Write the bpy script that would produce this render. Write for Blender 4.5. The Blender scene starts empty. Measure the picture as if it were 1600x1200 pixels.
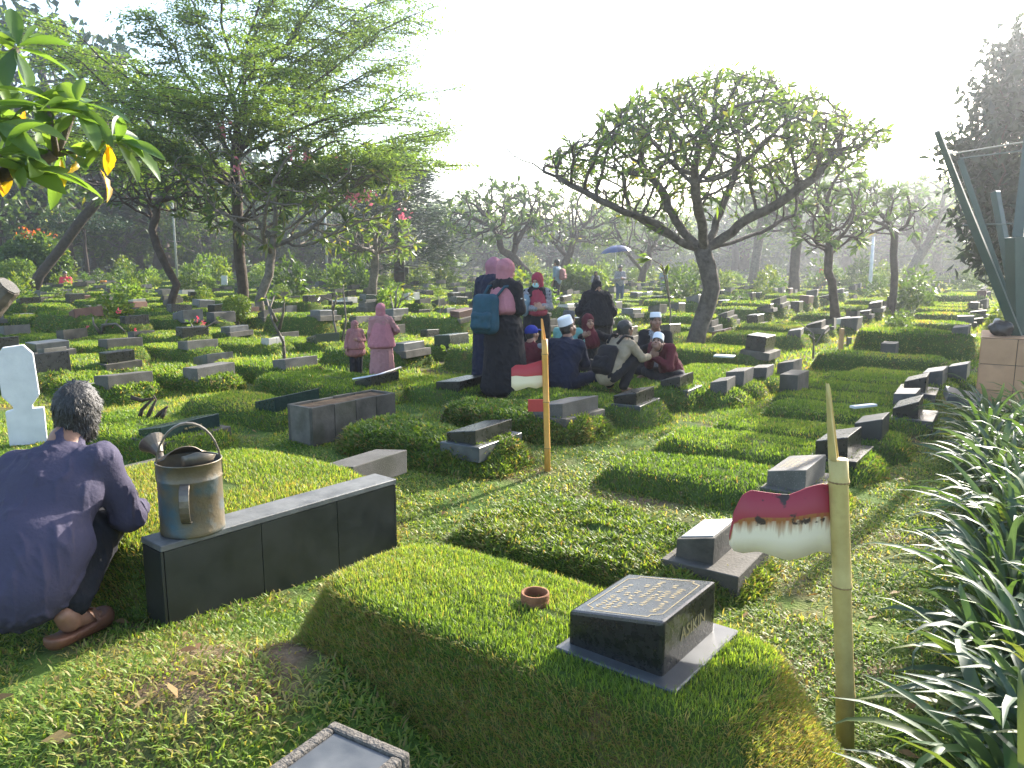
import bpy, bmesh, math, random
import numpy as np
from mathutils import Vector, Matrix
R=math.radians
scene=bpy.context.scene
COL=scene.collection
random.seed(7); rng=np.random.default_rng(7)

# ------------------------------------------------------------------ camera
H=1.62; FPX=1200.0; PITCH=R(9.2)
cam=bpy.data.cameras.new('camera'); cam.sensor_width=36; cam.lens=27.0
cam.clip_end=2000; cam.clip_start=.05
cam_o=bpy.data.objects.new('camera',cam); COL.objects.link(cam_o)
cam_o.location=(0,0,H); cam_o.rotation_euler=(R(90)-PITCH,0,0)
scene.camera=cam_o
def ray(px,py):
    x=(px-800)/FPX; y=-(py-600)/FPX
    return np.array([x,math.cos(PITCH)+y*math.sin(PITCH),-math.sin(PITCH)+y*math.cos(PITCH)])
def at(px,py,z=0.):                      # a pixel of the photograph on the level z
    r=ray(px,py); t=(z-H)/r[2]; return np.array([r[0]*t,r[1]*t,z])
def atY(px,py,Y):                        # a pixel of the photograph at the distance Y
    r=ray(px,py); t=Y/r[1]; return np.array([r[0]*t,Y,H+r[2]*t])

# ------------------------------------------------------------------ light
SUN_AZ=40.0; SUN_EL=27.0
w=bpy.data.worlds.new('World'); scene.world=w; w.use_nodes=True
nt=w.node_tree; bg=nt.nodes['Background']
sky=nt.nodes.new('ShaderNodeTexSky'); sky.sky_type='NISHITA'; sky.sun_disc=False
sky.sun_elevation=R(SUN_EL); sky.sun_rotation=R(SUN_AZ)
sky.air_density=1.0; sky.dust_density=2.0; sky.ozone_density=1.0
nt.links.new(sky.outputs[0],bg.inputs[0]); bg.inputs[1].default_value=.15
sl=bpy.data.lights.new('sun','SUN'); sl.energy=4.6; sl.angle=R(.6); sl.color=(1,.93,.83)
so=bpy.data.objects.new('sun',sl); COL.objects.link(so)
sd=Vector((math.sin(R(SUN_AZ))*math.cos(R(SUN_EL)),math.cos(R(SUN_AZ))*math.cos(R(SUN_EL)),math.sin(R(SUN_EL))))
so.rotation_euler=sd.to_track_quat('Z','Y').to_euler()
scene.view_settings.view_transform='Standard'; scene.view_settings.look='None'
scene.view_settings.gamma=1; scene.view_settings.use_curve_mapping=False
scene.view_settings.exposure=1.95
scene.cycles.use_denoising=True
scene.cycles.max_bounces=6; scene.cycles.diffuse_bounces=3; scene.cycles.glossy_bounces=2
scene.cycles.transmission_bounces=3; scene.cycles.transparent_max_bounces=4; scene.cycles.volume_bounces=0
scene.cycles.volume_step_rate=4; scene.cycles.caustics_reflective=False; scene.cycles.caustics_refractive=False

# ------------------------------------------------------------------ helpers
def tag(o,label=None,cat=None,group=None,kind=None):
    if label: o['label']=label
    if cat: o['category']=cat
    if group: o['group']=group
    if kind: o['kind']=kind
    return o
def link(o,parent=None):
    COL.objects.link(o)
    if parent is not None: o.parent=parent
    return o
def empty(name,loc,rz=0.):
    o=bpy.data.objects.new(name,None); o.location=loc; o.rotation_euler=(0,0,rz); o.empty_display_size=.1
    return link(o)
def obj(name,me,parent=None,loc=None,rz=None):
    o=bpy.data.objects.new(name,me); link(o,parent)
    if loc is not None: o.location=loc
    if rz is not None: o.rotation_euler=(0,0,rz)
    return o
def npmesh(name,V,F,mat=None,smooth=False,tint=None,mats=None,mi=None):
    V=np.asarray(V,np.float32); me=bpy.data.meshes.new(name)
    if not isinstance(F,list): F=[F]
    F=[np.asarray(f,np.int32) for f in F if len(f)]
    nl=sum(f.size for f in F); nf=sum(len(f) for f in F)
    me.vertices.add(len(V)); me.vertices.foreach_set('co',V.ravel())
    me.loops.add(nl); me.polygons.add(nf)
    me.loops.foreach_set('vertex_index',np.concatenate([f.ravel() for f in F]))
    tot=np.concatenate([np.full(len(f),f.shape[1],np.int32) for f in F])
    st=np.concatenate([[0],np.cumsum(tot)[:-1]]).astype(np.int32)
    me.polygons.foreach_set('loop_start',st); me.polygons.foreach_set('loop_total',tot)
    if smooth: me.polygons.foreach_set('use_smooth',np.ones(nf,bool))
    for m in (mats or ([mat] if mat else [])): me.materials.append(m)
    if mi is not None: me.polygons.foreach_set('material_index',np.asarray(mi,np.int32))
    if tint is not None:
        a=me.attributes.new('tint','FLOAT','POINT'); a.data.foreach_set('value',np.asarray(tint,np.float32))
    me.update(calc_edges=True); me.validate()
    return me
class MB:                                  # collects polygons
    def __init__(s): s.v=[]; s.f=[]; s.m=[]
    def add(s,V,F,m=0):
        n=len(s.v); s.v+= [tuple(map(float,p)) for p in V]; s.f+=[tuple(n+i for i in f) for f in F]; s.m+=[m]*len(F)
    def box(s,c,h,rz=0,m=0):
        c=np.array(c); ca,sa=math.cos(rz),math.sin(rz); V=[]
        for z in (-1,1):
            for x,y in ((-1,-1),(1,-1),(1,1),(-1,1)):
                X,Y=x*h[0],y*h[1]; V.append(c+[X*ca-Y*sa,X*sa+Y*ca,z*h[2]])
        s.add(V,[(3,2,1,0),(4,5,6,7),(0,1,5,4),(1,2,6,5),(2,3,7,6),(3,0,4,7)],m)
    def tube(s,P,rad,n=8,m=0,caps=True):
        V,F=tube(P,rad,n,caps); s.add(V,F,m)
    def lathe(s,prof,n=24,c=(0,0,0),m=0):
        V=[];F=[]
        for r,z in prof:
            for i in range(n):
                a=2*math.pi*i/n; V.append((c[0]+r*math.cos(a),c[1]+r*math.sin(a),c[2]+z))
        for k in range(len(prof)-1):
            for i in range(n):
                j=(i+1)%n; F.append((k*n+i,k*n+j,(k+1)*n+j,(k+1)*n+i))
        s.add(V,F,m)
    def mesh(s,name,mats,bevel=0,smooth=False,seg=1):
        me=bpy.data.meshes.new(name); me.from_pydata(s.v,[],s.f)
        for m in (mats if isinstance(mats,(list,tuple)) else [mats]): me.materials.append(m)
        me.polygons.foreach_set('material_index',s.m)
        if bevel:
            bm=bmesh.new(); bm.from_mesh(me)
            bmesh.ops.remove_doubles(bm,verts=bm.verts,dist=1e-5)
            e=[e for e in bm.edges if len(e.link_faces)==2 and e.calc_face_angle(0)>.5]
            bmesh.ops.bevel(bm,geom=e,offset=bevel,segments=seg,affect='EDGES',profile=.6)
            bm.to_mesh(me); bm.free()
        if smooth: me.polygons.foreach_set('use_smooth',np.ones(len(me.polygons),bool))
        me.update(); return me
    def build(s,name,mats,parent=None,loc=None,rz=None,**k):
        return obj(name,s.mesh(name,mats,**k),parent,loc,rz)
def tube(P,rad,n=8,caps=True):
    P=np.asarray(P,float); k=len(P)
    if np.isscalar(rad): rad=[rad]*k
    T=np.gradient(P,axis=0); T/=np.linalg.norm(T,axis=1)[:,None]+1e-9
    u=np.cross(T[0],[0,0,1.]); 
    if np.linalg.norm(u)<1e-3: u=np.array([1.,0,0])
    u/=np.linalg.norm(u); V=[];F=[]
    for i in range(k):
        u=u-T[i]*np.dot(u,T[i]); u/=np.linalg.norm(u)+1e-9; b=np.cross(T[i],u)
        for j in range(n):
            a=2*math.pi*j/n; V.append(P[i]+rad[i]*(math.cos(a)*u+math.sin(a)*b))
    for i in range(k-1):
        for j in range(n):
            q=(j+1)%n; F.append((i*n+j,i*n+q,(i+1)*n+q,(i+1)*n+j))
    if caps: F.append(tuple(range(n-1,-1,-1))); F.append(tuple((k-1)*n+j for j in range(n)))
    return V,F
def snoise(P,sc,seed,n=7):                 # cheap smooth noise, about -1..1
    r=np.random.default_rng(seed); P=np.asarray(P,float); out=0
    for i in range(n):
        d=r.normal(size=P.shape[1]); d/=np.linalg.norm(d); f=r.uniform(.6,1.7)*sc
        out=out+np.sin(P@d*f+r.uniform(0,6.28)+.8*np.sin(P@r.normal(size=P.shape[1])*.6*sc))
    return out/n*1.8
def smooth(e0,e1,x):
    t=np.clip((x-e0)/(e1-e0),0,1); return t*t*(3-2*t)

# ------------------------------------------------------------------ materials
def nmat(name):
    m=bpy.data.materials.new(name); m.use_nodes=True; n=m.node_tree.nodes; b=n['Principled BSDF']
    return m,n,m.node_tree.links,b
def m_noise(name,c1,c2,scale=6,rough=.6,bump=0.,bscale=None,spec=.4,speck=None,rand=.15,metal=0,moss=None,rough2=None,coat=0):
    m,n,l,b=nmat(name)
    tc=n.new('ShaderNodeTexCoord'); oi=n.new('ShaderNodeObjectInfo')
    mp=n.new('ShaderNodeVectorMath'); mp.operation='ADD'
    ml=n.new('ShaderNodeMath'); ml.operation='MULTIPLY'; ml.inputs[1].default_value=37.
    l.new(oi.outputs['Random'],ml.inputs[0]); l.new(tc.outputs['Object'],mp.inputs[0]); l.new(ml.outputs[0],mp.inputs[1])
    t=n.new('ShaderNodeTexNoise'); t.inputs['Scale'].default_value=scale; t.inputs['Detail'].default_value=7; t.inputs['Roughness'].default_value=.62
    l.new(mp.outputs[0],t.inputs['Vector'])
    r=n.new('ShaderNodeValToRGB'); r.color_ramp.elements[0].position=.32; r.color_ramp.elements[1].position=.68
    r.color_ramp.elements[0].color=(*c1,1); r.color_ramp.elements[1].color=(*c2,1)
    l.new(t.outputs[0],r.inputs[0]); out=r.outputs[0]
    if speck:
        v=n.new('ShaderNodeTexNoise'); v.inputs['Scale'].default_value=speck[1]; v.inputs['Detail'].default_value=2
        l.new(mp.outputs[0],v.inputs['Vector'])
        rr=n.new('ShaderNodeValToRGB'); rr.color_ramp.elements[0].position=speck[2]; rr.color_ramp.elements[1].position=speck[2]+.08
        rr.color_ramp.elements[0].color=(0,0,0,1); rr.color_ramp.elements[1].color=(1,1,1,1)
        l.new(v.outputs[0],rr.inputs[0])
        mx=n.new('ShaderNodeMix'); mx.data_type='RGBA'; l.new(rr.outputs[0],mx.inputs[0]); l.new(out,mx.inputs[6]); mx.inputs[7].default_value=(*speck[0],1); out=mx.outputs[2]
    if moss:
        v=n.new('ShaderNodeTexNoise'); v.inputs['Scale'].default_value=moss[1]; v.inputs['Detail'].default_value=5
        l.new(mp.outputs[0],v.inputs['Vector'])
        rr=n.new('ShaderNodeValToRGB'); rr.color_ramp.elements[0].position=moss[2]; rr.color_ramp.elements[1].position=moss[2]+.2
        rr.color_ramp.elements[0].color=(0,0,0,1); rr.color_ramp.elements[1].color=(1,1,1,1)
        l.new(v.outputs[0],rr.inputs[0])
        mx=n.new('ShaderNodeMix'); mx.data_type='RGBA'; l.new(rr.outputs[0],mx.inputs[0]); l.new(out,mx.inputs[6]); mx.inputs[7].default_value=(*moss[0],1); out=mx.outputs[2]
    if rand:
        hs=n.new('ShaderNodeHueSaturation'); mr=n.new('ShaderNodeMapRange'); mr.inputs[3].default_value=1-rand; mr.inputs[4].default_value=1+rand
        l.new(oi.outputs['Random'],mr.inputs[0]); l.new(mr.outputs[0],hs.inputs['Value']); l.new(out,hs.inputs['Color']); out=hs.outputs[0]
    l.new(out,b.inputs['Base Color'])
    b.inputs['Roughness'].default_value=rough; b.inputs['Specular IOR Level'].default_value=spec; b.inputs['Metallic'].default_value=metal
    if coat: b.inputs['Coat Weight'].default_value=coat
    if rough2 is not None:
        mr=n.new('ShaderNodeMapRange'); mr.inputs[1].default_value=.3; mr.inputs[2].default_value=.7; mr.inputs[3].default_value=rough; mr.inputs[4].default_value=rough2
        l.new(t.outputs[0],mr.inputs[0]); l.new(mr.outputs[0],b.inputs['Roughness'])
    if bump:
        t2=n.new('ShaderNodeTexNoise'); t2.inputs['Scale'].default_value=bscale or scale*4; t2.inputs['Detail'].default_value=5
        l.new(mp.outputs[0],t2.inputs['Vector'])
        bp=n.new('ShaderNodeBump'); bp.inputs['Strength'].default_value=1; bp.inputs['Distance'].default_value=bump
        l.new(t2.outputs[0],bp.inputs['Height']); l.new(bp.outputs[0],b.inputs['Normal'])
    return m
def m_leaf(name,stops,transl=.4,rough=.5,spec=.35,byrand=False,rand=.2,tcol=(1.9,1.75,.75)):
    """foliage: colour from the leaf's own 'tint' (or from the object), light passes through"""
    m,n,l,b=nmat(name)
    if byrand: src=n.new('ShaderNodeObjectInfo').outputs['Random']
    else:
        a=n.new('ShaderNodeAttribute'); a.attribute_name='tint'; src=a.outputs['Fac']
    r=n.new('ShaderNodeValToRGB'); e=r.color_ramp.elements
    while len(e)<len(stops): e.new(.5)
    for i,(p,c) in enumerate(stops): e[i].position=p; e[i].color=(*c,1)
    l.new(src,r.inputs[0]); out=r.outputs[0]
    if rand and not byrand:
        oi=n.new('ShaderNodeObjectInfo')
        hs=n.new('ShaderNodeHueSaturation'); mr=n.new('ShaderNodeMapRange'); mr.inputs[3].default_value=1-rand; mr.inputs[4].default_value=1+rand
        l.new(oi.outputs['Random'],mr.inputs[0]); l.new(mr.outputs[0],hs.inputs['Value']); l.new(out,hs.inputs['Color']); out=hs.outputs[0]
    l.new(out,b.inputs['Base Color']); b.inputs['Roughness'].default_value=rough; b.inputs['Specular IOR Level'].default_value=spec
    tr=n.new('ShaderNodeBsdfTranslucent'); g=n.new('ShaderNodeMix'); g.data_type='RGBA'; g.blend_type='MULTIPLY'; g.inputs[0].default_value=1
    l.new(out,g.inputs[6]); g.inputs[7].default_value=(*tcol,1); g.clamp_result=True
    l.new(g.outputs[2],tr.inputs[0])
    mx=n.new('ShaderNodeMixShader'); mx.inputs[0].default_value=transl
    l.new(b.outputs[0],mx.inputs[1]); l.new(tr.outputs[0],mx.inputs[2]); l.new(mx.outputs[0],n['Material Output'].inputs['Surface'])
    return m
def m_plain(name,c,rough=.6,spec=.4,metal=0):
    m,n,l,b=nmat(name); b.inputs['Base Color'].default_value=(*c,1); b.inputs['Roughness'].default_value=rough
    b.inputs['Specular IOR Level'].default_value=spec; b.inputs['Metallic'].default_value=metal; return m
GRASS=[(0,(.03,.065,.012)),(.35,(.075,.145,.02)),(.65,(.175,.25,.04)),(.85,(.30,.25,.09)),(1,(.19,.115,.055))]
M=dict(
 grass=m_leaf('grass_blade',GRASS,.48,.5,.3,rand=.12),
 fol=m_leaf('tree_leaf',[(0,(.022,.05,.014)),(.5,(.055,.105,.024)),(.85,(.11,.17,.03)),(1,(.2,.19,.04))],.42,.42,.4),
 fol_light=m_leaf('fine_leaf',[(0,(.045,.10,.02)),(.5,(.085,.145,.032)),(1,(.16,.22,.045))],.5,.5,.3),
 fol_dark=m_leaf('dark_leaf',[(0,(.008,.02,.01)),(.6,(.018,.042,.016)),(1,(.035,.07,.022))],.2,.5,.35),
 topiary=m_leaf('topiary_leaf',[(0,(.03,.07,.012)),(.5,(.08,.14,.02)),(1,(.2,.24,.03))],.35,.5,.3),
 lily=m_leaf('lily_leaf',[(0,(.04,.075,.045)),(.6,(.06,.105,.06)),(.9,(.06,.12,.03)),(1,(.12,.14,.04))],.3,.5,.3,byrand=True),
 bigleaf=m_leaf('frangipani_leaf',[(0,(.05,.10,.025)),(.6,(.09,.165,.035)),(1,(.14,.22,.045))],.55,.38,.5,byrand=True),
 yleaf=m_leaf('yellow_leaf',[(0,(.45,.30,.02)),(.6,(.5,.36,.02)),(1,(.32,.17,.04))],.45,.45,.4,byrand=True),
 bark=m_noise('grey_bark',(.07,.06,.05),(.2,.17,.14),9,.85,.012,25,.2),
 bark_dark=m_noise('dark_bark',(.035,.026,.02),(.085,.065,.05),7,.9,.015,20,.2),
 soil=m_noise('soil',(.06,.04,.025),(.16,.11,.068),9,.95,.01,60,.1,rand=0),
 turf=m_noise('turf_base',(.04,.07,.016),(.085,.115,.027),11,.95,.012,70,.1,moss=((.12,.08,.04),9,.56),rand=.1),
 granite=m_noise('plain_black_granite',(.009,.010,.010),(.019,.020,.019),30,.22,0,None,.5,rand=.3,rough2=.4,moss=((.045,.045,.04),4,.62)),
 granite_n=m_noise('black_granite',(.010,.011,.011),(.02,.021,.02),40,.2,0,None,.5,speck=((.04,.04,.038),420,.66),rand=.3,rough2=.36),
 tile=m_noise('dark_stone_tile',(.014,.016,.015),(.027,.029,.026),5,.33,0,None,.5,rand=.1,rough2=.5,moss=((.06,.06,.052),2.2,.62)),
 tiletop=m_noise('worn_stone_top',(.07,.07,.066),(.15,.15,.14),9,.5,.002,60,.5,rand=.1),
 granite_g=m_noise('dark_green_granite',(.008,.02,.018),(.018,.035,.032),40,.25,0,None,.5,rand=.1),
 terrazzo=m_noise('grey_terrazzo',(.055,.052,.045),(.115,.108,.095),5,.7,.003,150,.35,speck=((.22,.20,.18),170,.62),rand=.3,moss=((.05,.05,.035),3.5,.58)),
 concrete=m_noise('weathered_concrete',(.05,.046,.038),(.13,.118,.098),4,.85,.004,60,.25,rand=.25,moss=((.04,.04,.025),3,.55)),
 brown=m_noise('brown_stone',(.08,.04,.03),(.14,.075,.055),6,.6,.003,60,.3,rand=.2),
 pebble=m_noise('pebbledash',(.075,.068,.06),(.155,.14,.12),70,.9,.012,90,.2,rand=0),
 slate=m_noise('dusty_slate',(.035,.038,.04),(.085,.09,.092),7,.3,.0,None,.5,rand=.1,rough2=.5,moss=((.14,.115,.09),9,.62)),
 white=m_noise('white_paint',(.52,.52,.52),(.66,.655,.65),5,.55,.002,40,.4,rand=.05,moss=((.45,.45,.43),3,.66)),
 marble=m_noise('pale_marble',(.30,.285,.26),(.46,.44,.40),8,.3,0,None,.5,rand=.1),
 gold=m_plain('gold_lettering',(.40,.31,.15),.5,.4,.2), goldd=m_plain('worn_gold',(.30,.24,.11),.6,.3,.1),
 steel=m_plain('bright_metal',(.55,.55,.55),.3,.5,.9),
 pot=m_noise('terracotta',(.13,.06,.03),(.24,.11,.055),14,.85,.003,80,.2,rand=.1),
 skin=m_noise('skin',(.30,.16,.10),(.38,.21,.14),20,.5,0,None,.4,rand=.1),
 skin_d=m_noise('dark_skin',(.19,.095,.058),(.26,.135,.085),20,.5,0,None,.4,rand=.1),
 hairs=m_noise('grey_strands',(.02,.02,.02),(.09,.088,.085),3,.55,0,None,.5,rand=0),
 hair=m_noise('black_hair',(.010,.009,.008),(.022,.02,.019),50,.55,.004,130,.5,rand=.1),
 hair_g=m_noise('greying_hair',(.012,.011,.011),(.055,.053,.052),38,.45,.006,110,.5,rand=.1),
 eye=m_plain('dark_eye',(.015,.012,.01),.15), lip=m_plain('lip',(.28,.10,.085),.5),
)
def cloth(name,c,var=.2,scale=14,rough=.85): 
    return m_noise(name,tuple(x*(1-var) for x in c),tuple(min(1,x*(1+var)) for x in c),scale,rough,.003,70,.2,rand=0)
# ================================================================== terrain
SA=R(57.5); SV=np.array([math.cos(SA),math.sin(SA)]); LV=np.array([math.sin(SA),-math.cos(SA)])
L_ROT=math.atan2(LV[1],LV[0])             # graves lie along LV, head at the +LV end
def gz(x,y):
    x=np.asarray(x,float); y=np.asarray(y,float)
    P=np.stack([x.ravel(),y.ravel()],1)
    z=(.018*snoise(P,1.6,1)+.012*snoise(P,4.5,2)).reshape(x.shape)
    z=z+.28*np.exp(-(((x+.8)/.95)**2+((y-2.3)/.7)**2))
    z=z+.5*smooth(80,135,y)
    z=z-.03*np.exp(-((x-.1)**2+(y-4.6)**2)/1.2)
    return z
def make_ground():
    ys=np.concatenate([np.linspace(-4,1,9)[:-1],np.geomspace(1.0,14,150)[:-1],np.geomspace(14,600,90)])
    t=np.linspace(-1,1,181); t=np.sign(t)*np.abs(t)**1.25
    Y,T=np.meshgrid(ys,t,indexing='ij'); X=T*(np.abs(Y)*1.35+5)
    Z=gz(X,Y); n,m=X.shape
    V=np.stack([X.ravel(),Y.ravel(),Z.ravel()],1)
    i,j=np.meshgrid(np.arange(n-1),np.arange(m-1),indexing='ij'); a=(i*m+j).ravel()
    F=np.stack([a,a+m,a+m+1,a+1],1)[:, ::-1]
    m_,nn,l,b=nmat('lawn_ground')
    tc=nn.new('ShaderNodeTexCoord')
    def nz(s,d=6):
        q=nn.new('ShaderNodeTexNoise'); q.inputs['Scale'].default_value=s; q.inputs['Detail'].default_value=d; l.new(tc.outputs['Object'],q.inputs['Vector']); return q.outputs[0]
    def ramp(s,p0,p1,c0,c1):
        q=nn.new('ShaderNodeValToRGB'); e=q.color_ramp.elements; e[0].position=p0;e[1].position=p1;e[0].color=(*c0,1);e[1].color=(*c1,1); l.new(s,q.inputs[0]); return q.outputs[0]
    green=ramp(nz(2.3),.35,.65,(.045,.085,.016),(.10,.15,.028)); soil=ramp(nz(14),.3,.7,(.075,.05,.03),(.20,.14,.085))
    fac=ramp(nz(1.1,8),.50,.66,(0,0,0),(1,1,1))
    mx=nn.new('ShaderNodeMix'); mx.data_type='RGBA'; l.new(fac,mx.inputs[0]); l.new(green,mx.inputs[6]); l.new(soil,mx.inputs[7])
    l.new(mx.outputs[2],b.inputs['Base Color']); b.inputs['Roughness'].default_value=.95; b.inputs['Specular IOR Level'].default_value=.1
    bp=nn.new('ShaderNodeBump'); bp.inputs['Distance'].default_value=.02; l.new(nz(55),bp.inputs['Height']); l.new(bp.outputs[0],b.inputs['Normal'])
    g=obj('ground',npmesh('ground',V,F,m_,True)); tag(g,kind='structure')
make_ground()

# ------------------------------------------------------------------ grass blades
def blades(P,N,hgt,wid,lean,tint,seg=2,droop=None,rg=None):
    """P,N: roots and surface normals; returns verts, tris, tint. One narrow bent strip per blade."""
    rg=rg or rng; n=len(P)
    az=rg.uniform(0,2*math.pi,n); side=np.stack([np.cos(az),np.sin(az),np.zeros(n)],1)
    up=N*.55+np.array([0,0,.75]); up/=np.linalg.norm(up,axis=1)[:,None]
    d=up+lean[:,None]*np.stack([-np.sin(az),np.cos(az),np.zeros(n)],1)
    d/=np.linalg.norm(d,axis=1)[:,None]
    dr=np.zeros(n) if droop is None else droop
    if seg==1:
        V=np.stack([P-side*wid[:,None]/2,P+side*wid[:,None]/2,P+d*hgt[:,None]-np.array([0,0,1])*(dr*hgt)[:,None]],1)
        F=np.arange(n*3).reshape(n,3); k=3
    else:
        mid=P+d*(hgt*.55)[:,None]
        d2=d+lean[:,None]*.9*np.stack([-np.sin(az),np.cos(az),np.zeros(n)],1); d2[:,2]-=dr; d2/=np.linalg.norm(d2,axis=1)[:,None]
        tip=mid+d2*(hgt*.5)[:,None]
        V=np.stack([P-side*wid[:,None]*.35,P+side*wid[:,None]*.35,mid-side*wid[:,None]/2,mid+side*wid[:,None]/2,tip],1)
        b=np.arange(n)[:,None]*5
        F=np.concatenate([b+np.array([[0,1,3]]),b+np.array([[0,3,2]]),b+np.array([[2,3,4]])]); k=5
    return V.reshape(-1,3),F,np.repeat(tint,k)
def sample_mesh(V,F,n,rg):
    """n points spread by area over a mesh of quads"""
    T=np.concatenate([F[:,[0,1,2]],F[:,[0,2,3]]])
    a,b,c=V[T[:,0]],V[T[:,1]],V[T[:,2]]; nn=np.cross(b-a,c-a); ar=np.linalg.norm(nn,axis=1)
    i=rg.choice(len(T),n,p=ar/ar.sum()); u=rg.random((n,1)); v=rg.random((n,1)); s=(u+v)>1
    u=np.where(s,1-u,u); v=np.where(s,1-v,v)
    return a[i]+u*(b[i]-a[i])+v*(c[i]-a[i]), nn[i]/(ar[i][:,None]+1e-12)
def mound_mesh(a,b,h,seed,nseg=56,rough=.012,rnd=.12,lip=1.0,batter=.05):
    """a turfed grave mound: rounded-rectangle plan, steep sides, almost level top"""
    B=batter; prof=[(.085+B*1.2,-.18),(.05+B,.06*h),(.03+B*.72,.3*h),(.012+B*.36,.6*h),((-.012+B*.1)*lip,.84*h+.04*h*(1-lip)),(-.045*lip,.95*h),(-.1*lip,.99*h),(-.17,1.0*h),(-.26,1.015*h)]
    V=[];th=np.linspace(0,2*math.pi,nseg,endpoint=False)
    for k,(o,z) in enumerate(prof):
        A=max(a+o,.02);Bb=max(b+o,.02)
        e=2/ (2+3.2*(1-rnd)) 
        x=A*np.sign(np.cos(th))*np.abs(np.cos(th))**e; y=Bb*np.sign(np.sin(th))*np.abs(np.sin(th))**e
        V.append(np.stack([x,y,np.full(nseg,z)],1))
    for f in (.62,.3):
        q=V[-1].copy() if f==.62 else V[len(prof)-1].copy(); q=V[len(prof)-1].copy(); q[:,:2]*=f; q[:,2]=h*1.025; V.append(q)
    V=np.concatenate(V); m=len(V)//nseg
    V=np.concatenate([V,[[0,0,h*1.03]]])
    F=[]
    i=np.arange(nseg); j=(i+1)%nseg
    for k in range(m-1): F.append(np.stack([k*nseg+i,k*nseg+j,(k+1)*nseg+j,(k+1)*nseg+i],1))
    F=np.concatenate(F); c=len(V)-1
    F2=np.stack([(m-1)*nseg+i,(m-1)*nseg+j,np.full(nseg,c)],1)
    nz=snoise(V*[1,1,2],6,seed); n2=snoise(V,30,seed+50)
    V=V.copy(); V[:,2]+=(rough*.9*nz+rough*.5*n2)*np.clip(V[:,2]/h,0,1)
    rr=np.linalg.norm(V[:,:2],axis=1)[:,None]+1e-6
    V[:,:2]+=V[:,:2]/rr*(rough*1.2*nz+rough*.8*n2)[:,None]*np.clip(rr*4,0,1)
    return V,F,F2
def turf_on(V,F,n,rg,hgt,wid,seg,bias=0.,straw=.0,leafy=False,sdry=.42):
    P,N=sample_mesh(V,F,n,rg); side=np.clip((.8-N[:,2])/.6,0,1)
    hh=hgt*rg.uniform(.6,1.35,n)*(1+.7*side); ww=wid*rg.uniform(.7,1.35,n)
    patch=.16*snoise(P,5,int(rg.integers(1e6)))
    t=.47+bias+patch+rg.normal(0,.11,n)-.10*side*0
    dry=(rg.random(n)<straw+side*sdry); t=np.where(dry,rg.uniform(.74,1,n),t)
    ln=np.abs(rg.normal(.45 if not leafy else .8,.25,n))
    return blades(P,N,hh,ww,ln,np.clip(t,0,1),seg,droop=side*rg.uniform(.3,1.3,n),rg=rg)
MOUNDS=[]                                  # footprints: cx,cy,rot,a,b
def foot_mask(x,y,grow=0.):
    ins=np.zeros(len(x),bool)
    for cx,cy,rot,a,b in MOUNDS:
        dx=x-cx; dy=y-cy; near=(np.abs(dx)<a+b+.3)&(np.abs(dy)<a+b+.3)
        if not near.any(): continue
        c,s=math.cos(rot),math.sin(rot); u=dx*c+dy*s; v=-dx*s+dy*c
        ins|=near&((np.abs(u/(a+grow))**4+np.abs(v/(b+grow))**4)<1)
    return ins
def add_mound(cx,cy,a,b,h,seed,label,group,dens,hgt,wid,seg,rot=L_ROT,bias=0.,straw=.02,leafy=False,rough=.012,rnd=.12,z0=None,nseg=56,batter=.05,lip=1.,sdry=.42,clear=None):
    rg=np.random.default_rng(seed)
    V,F,F2=mound_mesh(a,b,h,seed,nseg,rough,rnd,lip,batter)
    z=float(gz(cx,cy))-.02 if z0 is None else z0
    root=obj('grave_mound',npmesh('mound',V,[F,F2],M['turf'],True),None,(cx,cy,z),rot)
    tag(root,label,'grave mound',group)
    area=4*a*b+2*(a+b)*2*h
    if dens:
        BV,BF,T=turf_on(V,F,int(area*dens),rg,hgt,wid,seg,bias,straw,leafy,sdry)
        if clear:
            c0=clear; k=BV.shape[0]//len(T)*0+ (5 if seg==2 else 3); b0=BV.reshape(-1,k,3)[:,0]; u=(b0[:,0]-c0[0])*math.cos(c0[2])+(b0[:,1]-c0[1])*math.sin(c0[2]); v=-(b0[:,0]-c0[0])*math.sin(c0[2])+(b0[:,1]-c0[1])*math.cos(c0[2])
            bad=(np.abs(u)<c0[3])&(np.abs(v)<c0[4]); BF=BF[~bad[BF[:,0]//k]]
        t=obj('turf',npmesh('turf',BV,BF,M['grass'],False,T),root); tag(t,kind='stuff')
    MOUNDS.append((cx,cy,rot,a,b))
    return root
# ================================================================== tombstones
def wedge(w,dep,hh,hl,z0=0.,x0=0.):
    X0,X1=x0-dep/2,x0+dep/2; y=w/2
    V=[(X0,-y,z0),(X1,-y,z0),(X1,y,z0),(X0,y,z0),(X0,-y,z0+hl),(X1,-y,z0+hh),(X1,y,z0+hh),(X0,y,z0+hl)]
    return V,[(3,2,1,0),(4,5,6,7),(0,1,5,4),(1,2,6,5),(2,3,7,6),(3,0,4,7)]
def strokes(mb,org,ux,uy,nrm,rows,rng_,hgt,m=0):
    """rows of unreadable engraved marks: org + ux*u + uy*v"""
    for u,v0,v1 in rows:
        v=v0
        while v<v1:
            wd=rng_.uniform(.35,.8)*hgt
            if rng_.random()<.82:
                for k in range(2):
                    a=rng_.uniform(-.5,.5); c=org+ux*(u+rng_.uniform(-.3,.3)*hgt)+uy*(v+k*wd*.4)
                    p=ux*math.cos(a)*hgt*.42+uy*math.sin(a)*hgt*.42; q=np.cross(nrm,p); q=q/np.linalg.norm(q)*hgt*.065
                    mb.add([c-p-q,c+p-q,c+p+q,c-p+q],[(0,1,2,3)],m)
            v+=wd+hgt*.25
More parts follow.
